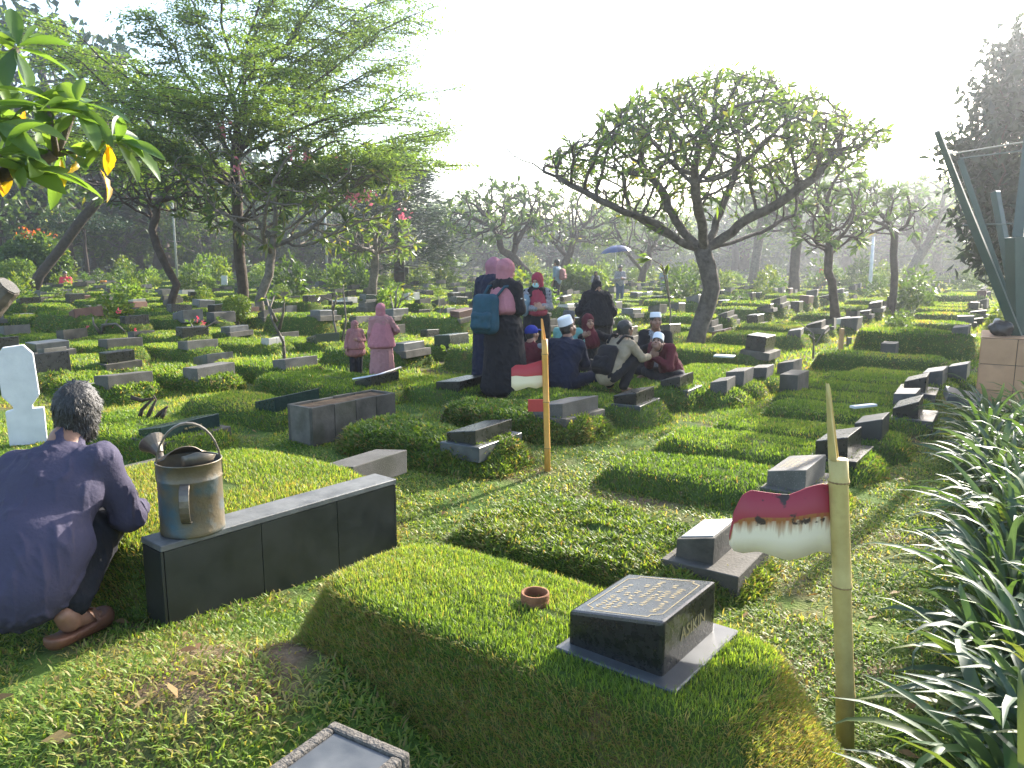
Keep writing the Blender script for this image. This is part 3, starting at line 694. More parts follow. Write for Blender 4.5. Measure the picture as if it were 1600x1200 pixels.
if VV:
    o=obj('far_grave_mounds',npmesh('far_mounds',np.concatenate(VV),[np.concatenate(FF),np.concatenate(FF2)],M['turf'],True)); tag(o,kind='stuff')
    VA=np.concatenate(VV);FA=np.concatenate(FF); rg=np.random.default_rng(5)
    BV,BF,T=turf_on(VA,FA,150000,rg,.07,.07,1,.06,.08)
    o=obj('far_turf',npmesh('far_turf',BV,BF,M['grass'],False,T)); tag(o,kind='stuff')

# ------------------------------------------------------------------ grass on the open ground
def ground_grass():
    VS=[];FS=[];TS=[];n0=0
    def band(y0,y1,dens,hgt,wid,seg,broad=False,mx=1.0,hole=.5):
        nonlocal n0
        x1=y1*.70+mx; n=int((y1-y0)*2*x1*dens); rg=np.random.default_rng(int(y0*100)+3)
        x=rg.uniform(-x1,x1,n); y=rg.uniform(y0,y1,n)
        k=np.abs(x)<y*.70+mx; x=x[k];y=y[k]
        P2=np.stack([x,y],1)
        bare=snoise(P2,4.5,31)+.7*snoise(P2,13,32)
        k=rg.random(len(x))<np.clip(1.15-hole*(bare-.05)*2.6,.07,1); x=x[k];y=y[k];bare=bare[k]
        k=~foot_mask(x,y,-.0); x=x[k];y=y[k];bare=bare[k]
        n=len(x); P=np.stack([x,y,gz(x,y)-.004],1); N=np.tile([0,0,1.],(n,1))
        t=.56+.14*snoise(P[:,:2],1.7,33)+rg.normal(0,.12,n)+.05*bare
        dry=rg.random(n)<np.clip(.17+.28*bare,.04,.6); t=np.where(dry,rg.uniform(.72,.95,n),t)
        hh=hgt*rg.uniform(.5,1.4,n); ww=wid*rg.uniform(.6,1.3,n)
        BV,BF,T=blades(P,N,hh,ww,np.abs(rg.normal(.95 if broad else .6,.35,n)),np.clip(t,0,1),seg,droop=(rg.uniform(.1,.6,n) if broad else None),rg=rg)
        VS.append(BV);FS.append(BF+n0);TS.append(T);n0+=len(BV)
    band(.9,2.4,10000,.036,.0066,2,True)
    band(2.4,4.2,8500,.034,.0068,2,True)
    band(4.2,7.0,4600,.036,.0085,2,True)
    band(7.0,11,2300,.04,.012,1,False)
    band(11,20,420,.06,.03,1,False)
    band(20,36,110,.08,.06,1,False)
    band(36,66,30,.11,.13,1,False)
    o=obj('grass',npmesh('grass',np.concatenate(VS),np.concatenate(FS),M['grass'],False,np.concatenate(TS))); tag(o,kind='stuff')
    # dry fallen leaves
    rg=np.random.default_rng(44); n=190; y=.9+8*rg.random(n)**1.4; x=rg.uniform(-1,1,n)*(y*.7+.6); k=~foot_mask(x,y,.02); x=x[k];y=y[k]; n=len(x)
    P=np.stack([x,y,gz(x,y)+.018],1); V=[];F=[]
    a=rg.uniform(0,6.28,n); d=np.stack([np.cos(a),np.sin(a),rg.normal(0,.2,n)],1); s=np.stack([-np.sin(a),np.cos(a),rg.normal(0,.35,n)],1); L=rg.uniform(.02,.05,n)[:,None]; W=L*rg.uniform(.25,.45,n)[:,None]
    V=np.stack([P-d*L,P-s*W+[0,0,.006],P+d*L,P+s*W+[0,0,.006]],1).reshape(-1,3); F=np.arange(n*4).reshape(n,4); t=np.repeat(rg.random(n),4)
    o=obj('fallen_leaves',npmesh('fallen_leaves',V,F,m_leaf('dry_leaf',[(0,(.10,.05,.025)),(.6,(.24,.15,.07)),(1,(.38,.28,.12))],.3,.7,.2),False,t)); tag(o,kind='stuff')
ground_grass()
# ================================================================== trees
def colonize(trunk,att,step,di,dk,seed=0,iters=140,wob=.15,upw=0.,limbs=()):
    """space colonisation: trunk polyline, attraction points -> nodes, parents"""
    rg=np.random.default_rng(seed)
    N=[np.array(p,float) for p in trunk]; par=[-1]+list(range(len(trunk)-1))
    att=np.asarray(att,float); alive=np.ones(len(att),bool)
    bd=np.full(len(att),1e9); bi=np.zeros(len(att),int); done=0
    # only the upper part of the trunk may branch
    new=list(range(max(1,len(trunk)-3),len(trunk)))
    for st,pts in limbs:
        q=st
        for p in pts: N.append(np.array(p,float)); par.append(q); q=len(N)-1; new.append(q)
    for it in range(iters):
        if new:
            Q=np.array([N[i] for i in new]); D=np.linalg.norm(att[:,None]-Q[None],axis=2); k=D.argmin(1); d=D[np.arange(len(att)),k]
            b=d<bd; bd=np.where(b,d,bd); bi=np.where(b,np.array(new)[k],bi)
        alive&=bd>dk
        act=alive&(bd<di)
        if not act.any():
            if alive.any() and it<40: di*=1.3; new=[]; continue
            break
        dirs={}
        for a in np.nonzero(act)[0]:
            v=att[a]-N[bi[a]]; dirs.setdefault(bi[a],[]).append(v/(np.linalg.norm(v)+1e-9))
        new=[]
        for i,L in dirs.items():
            v=np.sum(L,0)/len(L)+rg.normal(0,wob,3)+[0,0,upw]; 
            if par[i]>=0:
                u=N[i]-N[par[i]]; v=v+.35*u/(np.linalg.norm(u)+1e-9)
            n=np.linalg.norm(v)
            if n<1e-6: continue
            p=N[i]+v/n*step
            N.append(p); par.append(i); new.append(len(N)-1)
        if len(N)>9000: break
    return np.array(N),np.array(par)
def branches(N,par,rtip,rbase,pw=2.4,ns=6,rtrunk=None):
    n=len(N); ch=[[] for _ in range(n)]
    for i,p in enumerate(par):
        if p>=0: ch[p].append(i)
    r=np.zeros(n)
    for i in range(n-1,-1,-1):
        r[i]=rtip if not ch[i] else sum(r[c]**pw for c in ch[i])**(1/pw)
    if r[0]>rbase: 
        f=math.log(rbase/rtip)/math.log(r[0]/rtip); r=rtip*(r/rtip)**f
    else: r=r*1.0
    mb=MB(); st=[(0,[])]
    while st:
        i,pre=st.pop(); chain=pre+[i]
        while ch[i]:
            c=sorted(ch[i],key=lambda k:-r[k]); 
            for k in c[1:]: st.append((k,[i]))
            i=c[0]; chain.append(i)
        if len(chain)<2: continue
        P=N[chain]; rad=r[chain].copy()
        if pre: rad[0]=rad[1]
        if not pre: rad[0]*=1.35
        mb.tube(P,rad,10 if not pre else (ns if rad[0]>rtip*2.2 else max(4,ns-2)),caps=True)
    tips=[i for i in range(n) if not ch[i]]
    T=np.array([N[i] for i in tips]); D=np.array([N[i]-N[par[i]] for i in tips]); D/=np.linalg.norm(D,axis=1)[:,None]+1e-9
    return mb,T,D,ch
def leaves(P,D,ln,wd,seed,tint_mu=.5,tint_sd=.18,fold=.25,droop=.2,flat=.0):
    """one folded diamond leaf per point P along direction D"""
    rg=np.random.default_rng(seed); n=len(P); D=D/(np.linalg.norm(D,axis=1)[:,None]+1e-9)
    s=np.cross(D,rg.normal(size=(n,3))*(1-flat)+np.array([0,0,flat*3+1e-3])); s/=np.linalg.norm(s,axis=1)[:,None]+1e-9
    u=np.cross(s,D); L=ln*rg.uniform(.65,1.25,n)[:,None]; W=wd*rg.uniform(.75,1.2,n)[:,None]
    dz=np.array([0,0,1.])
    mid=P+D*L*.58-dz*L*droop*.3; tip=P+D*L-dz*L*droop
    V=np.stack([P,mid-s*W/2+u*W*fold,mid,mid+s*W/2+u*W*fold,tip],1).reshape(-1,3)
    b=np.arange(n)[:,None]*5
    F=np.concatenate([b+np.array([[0,2,1]]),b+np.array([[0,3,2]]),b+np.array([[1,2,4]]),b+np.array([[2,3,4]])])
    t=np.clip(np.repeat(rg.normal(tint_mu,tint_sd,n),5),0,1)
    return V,F,t
def rosettes(T,D,k,ln,wd,seed,out=.75,**kw):
    rg=np.random.default_rng(seed); n=len(T)
    d=np.repeat(D,k,0); p=np.repeat(T,k,0); q=rg.normal(size=(n*k,3)); q-=d*(q*d).sum(1)[:,None]; q/=np.linalg.norm(q,axis=1)[:,None]+1e-9
    a=rg.uniform(.25,1.15,n*k)[:,None]*out*1.2
    dd=d*np.cos(a)+q*np.sin(a); p=p-d*rg.uniform(0,.35,n*k)[:,None]*ln
    return leaves(p,dd,ln,wd,seed+1,**kw)
def ell_pts(c,r,n,rg,shell=0.,zmin=-1.,zmax=1.):
    out=[]
    while len(out)<n:
        p=rg.uniform(-1,1,3); d=np.linalg.norm(p)
        if d>1 or d<shell or p[2]<zmin or p[2]>zmax: continue
        out.append(np.array(c)+p*np.array(r))
    return out
def put_tree(name,base,mb,barkmat,leaf,leafmat,label,cat='tree',group=None,extra=None):
    root=empty(name,base); tag(root,label,cat,group)
    mb.build('trunk',barkmat,root,smooth=True)
    if leaf is not None: V,F,t=leaf; obj('crown',npmesh('crown',V,F,leafmat,False,t),root)
    return root
def cat_leaves(L):
    n=0;V=[];F=[];T=[]
    for v,f,t in L: V.append(v);F.append(f+n);T.append(t);n+=len(v)
    return np.concatenate(V),np.concatenate(F),np.concatenate(T)

# ---- the big frangipani right of the people
M['bark_mid']=m_noise('knobbly_brown_bark',(.045,.036,.03),(.15,.125,.105),8,.9,.02,18,.2)
def big_frangipani():
    b=gat(1083,553); Y=b[1]; rg=np.random.default_rng(21)
    rel=lambda px,py,dy=0: atY(px,py,Y+dy)-b
    trunk=[(0,0,-.1),rel(1090,520),rel(1104,480,.05),rel(1112,450,0),rel(1106,420,-.05),rel(1098,392)]
    att=[]
    c=rel(1085,262); 
    rx=(rel(1350,250)-rel(790,250))[0]/2; rz=(rel(1080,100)-rel(1080,372))[2]/2
    def dome(x,y): return max(0,1-((x-.12)**2+y*y)**.75)**.85*1.08
    while len(att)<3600:
        u,v=rg.uniform(-1,1,2)
        if u*u+v*v>1: continue
        top=dome(u,v); low=-.72+.95*(u*u+v*v)**.75
        lo=min(max(low,-.55),top); z=rg.uniform(lo,top) if rg.random()<.35 else top-abs(rg.normal(0,.22))
        if z<low: continue
        if u<-.55 and z>.25: continue
        att.append(c+np.array([u*rx,v*rx*.9,z*rz*1.05]))
    # long bare limb reaching left
    for k in range(26): att.append(rel(790+k*9+rg.uniform(-6,6),232+k*5+rg.uniform(-14,14),rg.uniform(-.8,.8)))
    def limb(*P):
        o=[]; prev=trunk[-1]
        for q in P:
            q=rel(*q)
            for f in (.33,.67,1.): o.append(prev+(q-prev)*f+rg.normal(0,.012,3))
            prev=q
        return (len(trunk)-1,o)
    LB=[limb((1062,378,-.1),(1030,350,-.25),(975,332,-.4),(915,300,-.4),(850,268,-.3)),limb((1070,365,.2),(1052,335,.3),(1035,300,.4),(1000,255,.5)),limb((1130,372,0),(1165,345,-.1),(1215,318,-.3),(1268,280,-.4),(1312,236,-.3)),limb((1115,360,.35),(1130,320,.7),(1150,270,.9)),limb((1100,360,-.4),(1090,320,-.9),(1085,270,-1.2)),limb((1140,380,.4),(1190,360,.9),(1240,335,1.2)),limb((1075,380,.5),(1030,362,1.1),(985,335,1.4))]
    N,par=colonize(trunk,att,.12,2.6,.145,3,wob=.12,upw=.03,limbs=LB)
    mb,T,D,ch=branches(N,par,.0105,.18,2.5,6)
    D=D+[0,0,.35]; D/=np.linalg.norm(D,axis=1)[:,None]
    keep=(T[:,0]>rel(860,200)[0])|(rg.random(len(T))<.5)
    T=T[keep];D=D[keep]
    T=np.concatenate([T,T-D*.17]); D=np.concatenate([D,D]); kp=rg.random(len(T))<.8; T=T[kp]; D=D[kp]; lf=rosettes(T,D,5,.20,.046,5,tint_mu=.62,tint_sd=.2,droop=.12)
    return put_tree('frangipani_tree',b,mb,M['bark_mid'],lf,M['fol'],'big frangipani with thick bent trunk and wide dome over the seated group')
big_frangipani()

def crown_from_px(base,x0,x1,y0,y1,depth=None):
    Y=base[1]; a=atY(x0,y1,Y)-base; c=atY(x1,y0,Y)-base
    ctr=(a+c)/2; r=np.array([(c[0]-a[0])/2,depth or (c[0]-a[0])/2*.9,(c[2]-a[2])/2]); return ctr,r
def frangipani(bpx,bpy,trpx,box,seed,label,natt=160,step=.16,tipr=.016,br=.14,k=9,ln=.24,wd=.062,leafp=1.,mat='fol',bark='bark',tm=.5,group=None,base=None,shell=.35,zmin=-.75,dk=None,name='frangipani_tree',wob=.14):
    b=gat(bpx,bpy) if base is None else base; Y=b[1]; rg=np.random.default_rng(seed)
    trunk=[np.array([0,0,-.08])]+[atY(x,y,Y)-b for x,y in trpx]
    c,r=crown_from_px(b,*box); att=ell_pts(c,r,int(natt*2.6),rg,shell,zmin)
    N,par=colonize(trunk,att,step,r.max()*1.2,dk or step*1.15,seed,wob=wob,upw=.05)
    mb,T,D,ch=branches(N,par,tipr,br,2.35,6)
    D=D+[0,0,.3]; D/=np.linalg.norm(D,axis=1)[:,None]; k=int(k*1.25)
    kp=rg.random(len(T))<leafp; lf=rosettes(T[kp],D[kp],k,ln,wd,seed+2,tint_mu=tm,droop=.15) if kp.any() else None
    return put_tree(name,b,mb,M[bark],lf,M[mat],label,group=group),N,T,D
# frangipani with pink blossoms
t,N,T,D=frangipani(408,497,[(405,470),(412,450),(420,430)],(268,640,200,400),31,'slim-stemmed frangipani with pink blossoms below the layered rain tree',natt=105,step=.2,br=.12,k=8,ln=.32,wd=.08,shell=.3,zmin=-.95,tm=.68)
rg=np.random.default_rng(4)
for px,py in ((348,200),(480,245),(532,256),(545,310),(560,312),(632,330),(575,305),(375,262),(455,235)):
    p=atY(px,py,t.location.y-.4)-np.array(t.location); q=p+rg.normal(0,.09,(14,3)); V,F,tt=leaves(q,rg.normal(size=(14,3)),.13,.09,int(px),droop=0)
    obj('blossom',npmesh('blossom',V,F,M.setdefault('pink',m_leaf('pink_petal',[(0,(.5,.12,.2)),(1,(.7,.3,.36))],.35,.5,.3,tcol=(1.2,.9,1.))),False,tt),t)
# a few yellow leaves in it
frangipani(262,500,[(268,470),(276,445),(262,420),(245,385),(238,360)],(172,335,262,352),32,'gnarled half-bare frangipani with twisted dark trunk',natt=230,step=.2,tipr=.016,br=.2,k=4,ln=.2,leafp=.5,bark='bark_dark',shell=.45,zmin=-.5,wob=.2)
frangipani(45,462,[(62,430),(92,392),(130,340),(165,300)],(120,300,225,330),33,'leaning frangipani trunk curving up toward the path',natt=170,step=.5,tipr=.04,br=.45,k=9,ln=.5,wd=.14,bark='bark_dark',shell=.2,tm=.6)
frangipani(1307,512,[(1303,470),(1300,440),(1294,425)],(1228,1370,240,420),34,'slender frangipani with forked stem standing in the sunny lawn',natt=150,step=.19,br=.15,k=9,bark='bark_dark',shell=.3,ln=.26)
frangipani(1388,492,[(1396,460),(1398,430),(1396,400),(1398,370)],(1318,1440,285,385),35,'dark straight-trunked tree with curved foot near the bending woman',natt=120,step=.22,tipr=.02,br=.24,k=10,bark='bark_dark',ln=.3,shell=.2,name='lawn_tree')
frangipani(1412,452,[(1425,420),(1440,395),(1452,378)],(1370,1560,270,392),36,'broad frangipani with slanting trunk beyond the bending woman',natt=220,step=.4,tipr=.035,br=.5,k=9,ln=.45,wd=.12,bark='bark',shell=.3)
frangipani(838,452,[(822,425),(800,400),(785,392)],(690,880,278,392),37,'spreading frangipani with low dark limbs behind the standing women',natt=260,step=.36,tipr=.03,br=.42,k=11,ln=.42,wd=.11,bark='bark_dark',shell=.3)
frangipani(870,446,[(878,420),(888,402)],(815,985,290,400),38,'frangipani with fan of limbs behind the far man with a bag',natt=220,step=.36,tipr=.03,br=.36,k=10,ln=.4,wd=.1,bark='bark_dark',shell=.3,tm=.6)
frangipani(1000,448,[(1005,425),(1012,412)],(930,1080,318,412),39,'small frangipani behind the blue umbrella',natt=150,step=.36,tipr=.03,br=.3,k=10,ln=.4,wd=.1,bark='bark_dark',shell=.25,tm=.55)
frangipani(1176,448,[(1180,415),(1186,370),(1190,345)],(1130,1260,262,380),40,'thick grey-trunked tree rising behind the big frangipani',natt=120,step=.5,tipr=.05,br=.75,k=12,ln=.6,wd=.2,bark='bark',shell=.2,name='shade_tree')
frangipani(1240,462,[(1241,430),(1243,400),(1246,372)],(1180,1330,255,385),41,'tall dark trunk with dense crown left of the white lamp post',natt=130,step=.5,tipr=.05,br=.5,k=12,ln=.55,wd=.18,bark='bark_dark',shell=.2,name='shade_tree')
frangipani(580,470,[(583,440),(586,420)],(510,655,345,415),42,'low pale-leaved frangipani beyond the steel lamp pole',natt=130,step=.3,tipr=.03,br=.3,k=11,ln=.38,wd=.1,tm=.7,shell=.3)

# ---- the tall layered rain tree
def rain_tree():
    b=gat(377,487); Y=b[1]; rg=np.random.default_rng(51); rel=lambda px,py,dy=0: atY(px,py,Y+dy)-b
    trunk=[(0,0,-.1)]+[rel(x,y) for x,y in ((380,450),(374,400),(372,350),(370,300),(366,250),(370,200),(366,150),(362,100),(368,50),(372,0))]
    # flat sprays: limbs at several heights reaching out
    limbs=[(300,150,80,300),(225,330,200,0),(190,140,620,200),(240,340,585,210),(120,110,470,-80),(95,370,640,90),(150,380,560,130),(60,300,600,50),(20,360,560,-20),(80,330,240,60),(180,300,130,110),(225,200,520,160),(40,250,330,0),(-30,300,480,-60),(-60,360,250,-40),(270,330,640,235),(130,120,150,180)]
    N=[np.array(p,float) for p in trunk]; par=[-1]+list(range(len(trunk)-1)); LP=[];LD=[]
    specs=[ # from trunk height px y, to px (x,y), depth offset
     (330,90,70,-2),(310,130,150,2),(300,215,215,-3),(320,60,190,3),(330,640,220,-1),(310,660,205,2),(290,630,150,-2),(270,600,100,1.5),(300,560,250,-3),(250,560,40,2),(230,500,-20,-1.5),(210,590,0,2.5),(240,240,30,-2),(250,190,90,3),(220,300,0,0),(180,420,-60,1),(200,330,-80,-2),(260,520,180,-4),(280,250,140,-4),(270,470,110,4),(310,300,250,4),(240,630,30,-1),(190,560,-70,0),(345,150,235,1),(335,480,250,-2),(330,590,285,1),(300,100,40,0),(315,650,255,-3),(260,400,90,-4),(220,440,30,4),(170,480,-90,3),(240,350,150,-5)]
    tz=np.array([p[2] for p in N])
    for (y0,x1,y1,dy) in specs:
        z0=rel(370,y0)[2]; i=int(np.argmin(np.abs(tz[:len(trunk)]-z0))); i=max(3,i)
        p0=N[i]; p1=rel(x1,y1,dy); k=9; prev=i; pts=[]
        for s in range(1,k+1):
            f=s/k; p=p0+(p1-p0)*f+np.array([0,0,1])*(math.sin(f*math.pi)*.25*abs(p1[2]-p0[2]))*0+rg.normal(0,.07,3)
            p[2]=p0[2]+(p1[2]-p0[2])*(f**.8)
            N.append(p); par.append(prev); prev=len(N)-1; pts.append((prev,f))
        # side twigs in a flat fan, with leaf sprays
        d=p1-p0; ln=np.linalg.norm(d[:2])+.3*abs(d[2]); hd=d[:2]/(np.linalg.norm(d[:2])+1e-6)
        for (q,f) in pts:
            if f<.3: continue
            for sgn in (-1,1):
                for rep in range(2):
                    ang=sgn*rg.uniform(.5,1.1); dd=np.array([hd[0]*math.cos(ang)-hd[1]*math.sin(ang),hd[0]*math.sin(ang)+hd[1]*math.cos(ang),rg.uniform(-.08,.16)])
                    L=ln*rg.uniform(.16,.32)*(1.15-.6*abs(f-.55)); pr=q; kk=4
                    for s in range(kk):
                        N.append(N[pr]+dd*L/kk+rg.normal(0,.03,3)); par.append(pr); pr=len(N)-1
                        m=26; LP.append(N[pr]+rg.normal(0,1,(m,3))*[.25,.25,.06]); LD.append(np.tile(dd,(m,1))+rg.normal(0,.8,(m,3))*[1,1,.5])
    N=np.array(N);par=np.array(par)
    mb,T,D,ch=branches(N,par,.011,.27,2.5,6)
    LP=np.concatenate(LP);LD=np.concatenate(LD)
    lf=leaves(LP,LD,.15,.06,9,tint_mu=.5,tint_sd=.2,flat=.75,droop=.1)
    put_tree('rain_tree',b,mb,M['bark_dark'],lf,M['fol_light'],'tall rain tree with flat layered light green sprays')
rain_tree()

# ---- shared builders for background trees
def blob_tree(seed,h,r,kind):
    rg=np.random.default_rng(seed); mb=MB(); N=[]
    if kind=='conifer':
        mb.tube([(0,0,-.2),(0,0,h*.5),(0,0,h*.97)],[h*.022,h*.015,h*.004],7)
        P=[];D=[]
        for i in range(230):
            f=rg.random()**.75; z=h*(.12+.86*f); rr=r*(1-f)**.75*rg.uniform(.45,1.05)+.1; a=rg.uniform(0,6.28); m=46
            c=np.array([math.cos(a)*rr,math.sin(a)*rr,z-rr*.18]); P.append(c+rg.normal(0,1,(m,3))*[.3,.3,.22]*(h/9)); D.append(np.tile([math.cos(a),math.sin(a),.25],(m,1))+rg.normal(0,.6,(m,3)))
            if i%3==0: mb.tube([(0,0,z),tuple(c)],[.04,.012],4)
        lf=leaves(np.concatenate(P),np.concatenate(D),.32*h/9,.07*h/9,seed,tint_mu=.45,droop=.1)
    elif kind=='umbrella':
        att=ell_pts((0,0,h*.82),(r,r,h*.16),110,rg,.2,-.6); N,par=colonize([(0,0,-.1),(0,0,h*.3),(.05,0,h*.5),(0,0,h*.62)],att,h*.07,h,h*.08,seed)
        mb,T,D,ch=branches(N,par,h*.006,h*.03,2.4,5); P=np.repeat(T,60,0)+rg.normal(0,1,(len(T)*60,3))*[r*.14,r*.14,h*.03]
        lf=leaves(P,rg.normal(size=P.shape)*[1,1,.5],h*.05,h*.025,seed,flat=.5)
    else:
        att=ell_pts((0,0,h*.6),(r,r,h*.42),230,rg,.25,-.95)
        N,par=colonize([(0,0,-.1),(.02*h,0,h*.15),(0,.01*h,h*.3)],att,h*.06,h,h*.08,seed,wob=.2)
        mb,T,D,ch=branches(N,par,h*.006,h*.035,2.4,5); m=40
        P=np.repeat(T,m,0)+rg.normal(0,1,(len(T)*m,3))*h*.048; lf=leaves(P,rg.normal(size=P.shape)+[0,0,.1],h*.055,h*.026,seed,tint_mu=.5,tint_sd=.22)
    V,F,t=lf
    bark='bark_dark' if kind!='light' else 'bark'
    fm={'conifer':'fol_dark','umbrella':'fol_dark','light':'fol_light','round':'fol','dark':'fol_dark'}[kind]
    return mb.mesh('trunk',M[bark],smooth=True),npmesh('crown',V,F,M[fm],False,t),h
BT=dict(round=[blob_tree(61,6,2.6,'round'),blob_tree(62,7,2.8,'round')],light=[blob_tree(63,6,2.7,'light'),blob_tree(69,6.5,3.2,'light')],dark=[blob_tree(64,8,3.2,'dark')],conifer=[blob_tree(65,10,2.6,'conifer')],umbrella=[blob_tree(66,5,2.6,'umbrella')])
FAR=[]
def bg_tree(kind,v,px,Y,top,label,wid=1.,group='trees at the back of the cemetery',name=None):
    tm,cm,h=BT[kind][v%len(BT[kind])]; p=atY(px,600,Y); z=float(gz(p[0],Y)); zt=atY(px,top,Y)[2]
    s=(zt-z)/h; o=empty(name or {'conifer':'conifer_tree','umbrella':'umbrella_tree'}.get(kind,'broadleaf_tree'),(p[0],Y,z),random.uniform(0,6.28)); o.scale=(s*wid,s*wid,s)
    tag(o,label,'tree',group); obj('trunk',tm,o); obj('crown',cm,o); return o
bg_tree('conifer',0,628,46,240,'dark cone-shaped conifer between rain tree and open sky',2.1)
bg_tree('umbrella',0,152,58,330,'dark umbrella-crowned tree on thin straight trunk',1.05)
bg_tree('dark',0,120,70,20,'tall dark tree behind the foreground leaves',1.0)
bg_tree('dark',0,262,80,150,'dark tree behind the gnarled frangipani',1.3)
bg_tree('round',0,20,60,200,'mid-green tree at the picture edge behind the round shrub',1.2)
bg_tree('dark',0,-30,66,110,'dark tall tree cut by the picture edge beyond the leaning frangipani',1.1)
bg_tree('light',0,330,72,300,'bright yellow-green tree behind the rain tree trunk',1.2)
bg_tree('round',1,430,84,270,'mid-green tree half hidden by the pink frangipani',1.3)
bg_tree('dark',0,540,80,285,'dark tree right of the pink frangipani, before the conifer',1.2)
bg_tree('light',1,600,64,345,'low pale green tree in front of the conifer',1.1)
bg_tree('light',0,205,88,290,'light tree between umbrella tree and gnarled frangipani',1.2)
bg_tree('round',0,95,85,255,'mid-green tree behind the red-tipped shrub',1.2)
bg_tree('round',1,760,92,330,'grey-green tree behind the spreading frangipani',1.4)
bg_tree('light',1,700,98,350,'pale tree in the gap right of the conifer',1.4)
bg_tree('round',0,930,96,345,'rounded tree behind the blue umbrella',1.3)
bg_tree('light',0,1010,90,360,'pale tree right of the blue umbrella',1.2)
bg_tree('round',1,1140,95,300,'hazy tree just behind the big frangipani trunk',1.4)
bg_tree('light',1,1225,84,290,'hazy light tree before the tall dark trunk',1.3)
bg_tree('round',0,1310,88,262,'hazy tree above the white lamp post',1.3)
bg_tree('dark',0,1370,92,255,'hazy dark tree with ragged top under the brightest sky',1.1)
bg_tree('light',0,1450,80,285,'hazy light tree above the bending woman',1.3)
bg_tree('round',1,1530,70,275,'hazy tree seen through the green steel legs',1.3)
bg_tree('round',0,1600,60,230,'hazy tree behind the tiled pedestal',1.3)
bg_tree('light',1,480,95,320,'pale far tree behind the steel lamp pole',1.3)
for i,px in enumerate(range(-60,1700,58)):
    Y=rng.uniform(86,126); k=['round','light','round','dark','light'][int(rng.integers(5))]
    top={0:300,1:325,2:315}[i%3]+ (0 if px<700 else 20) - (25 if px>1150 else 0)+rng.uniform(-18,14)
    if 1070<px<1130: top=372
    o=bg_tree(k,int(rng.integers(4)),px+rng.uniform(-15,15),Y,top,'x',rng.uniform(1.5,2.0)); FAR.append(o)
bg_tree('dark',0,380,98,240,'dark far tree directly behind the rain tree',1.3)
near_labels([(o.location.x,o.location.y,'hazy far' ,o) for o in FAR],'tree')
def treeline():
    rg=np.random.default_rng(77); L=[]
    for i in range(230):
        px=rg.uniform(-150,1750); Y=rg.uniform(118,150); p=atY(px,600,Y); z=float(gz(p[0],Y)); top=atY(px,rg.uniform(335,372),Y)[2]
        if 1075<px<1125: top=z+2.5
        c=np.array([p[0],Y,z+(top-z)*.5]); m=420; d=rg.normal(size=(m,3)); d/=np.linalg.norm(d,axis=1)[:,None]
        P=c+d*rg.random((m,1))**.33*np.array([rg.uniform(2.5,5),2.5,(top-z)*.55]); L.append(leaves(P,rg.normal(size=(m,3)),1.0,.5,i,tint_mu=rg.uniform(.3,.6)))
    V,F,t=cat_leaves(L); o=obj('treeline',npmesh('treeline',V,F,M['fol'],False,t)); tag(o,kind='stuff')
treeline()
# small shrubs scattered between the far graves
def field_bushes():
    rg=np.random.default_rng(78); var=[]
    for q in range(5):
        n=520; d=rg.normal(size=(n,3)); d/=np.linalg.norm(d,axis=1)[:,None]; d[:,2]=np.abs(d[:,2])
        lump=1+.3*snoise(d,3,q); P=d*(rg.random(n)**.3*lump)[:,None]*[.42,.42,.75]; V,F,t=leaves(P,d+rg.normal(0,.8,(n,3)),.16,.06,q,tint_mu=[.4,.6,.5,.7,.5][q]); var.append(npmesh('bush',V,F,M[['fol','topiary','fol_light','topiary','fol'][q]],False,t))
    it=[]
    for i in range(170):
        Y=rg.uniform(16,64)**1.0; x=rg.uniform(-1,1)*Y*.70
        if foot_mask(np.array([x]),np.array([Y]),.0)[0] or (abs(x-3)<1.5 and Y<16) or (-.5<x/Y<.15 and Y<20): continue
        q=int(rg.integers(5)); o=obj('bush',var[q],None,(x,Y,float(gz(x,Y))),rg.uniform(0,6)); k=rg.uniform(.55,1.3)*(1+Y/90); o.scale=(k,k,k*rg.uniform(.7,1.4)); tag(o,'x','bush','small bushes among the graves'); it.append((x,Y,['dark green','yellow-green','feathery','bright yellow-green','mid-green'][q],o))
    near_labels(it,'small bush')
field_bushes()
# the tall dark tree by the green structure
bb=at(1640,560,0)
def right_tree():
    b=np.array([atY(1655,500,15.0)[0],15.0,0.]); rg=np.random.default_rng(71)
    rel=lambda px,py,dy=0: atY(px,py,15.0+dy)-b
    c=rel(1650,250); att=[]
    r=np.array([(rel(1790,250)-rel(1515,250))[0]/2,1.6,(rel(1600,60)-rel(1600,480))[2]/2])
    for q in ell_pts(c,r,420,rg,.1): att.append(q)
    N,par=colonize([(0,0,-.1),rel(1650,470),rel(1648,420)],att,.28,5,.33,72)
    mb,T,D,ch=branches(N,par,.014,.2,2.4,5); m=120
    P=np.repeat(T,m,0)+rg.normal(0,1,(len(T)*m,3))*.22; lf=leaves(P,rg.normal(size=P.shape),.24,.10,73,tint_mu=.4)
    put_tree('dark_tree',b,mb,M['bark_dark'],lf,M['fol_dark'],'tall dense dark tree rising beside the green steel legs')
right_tree()

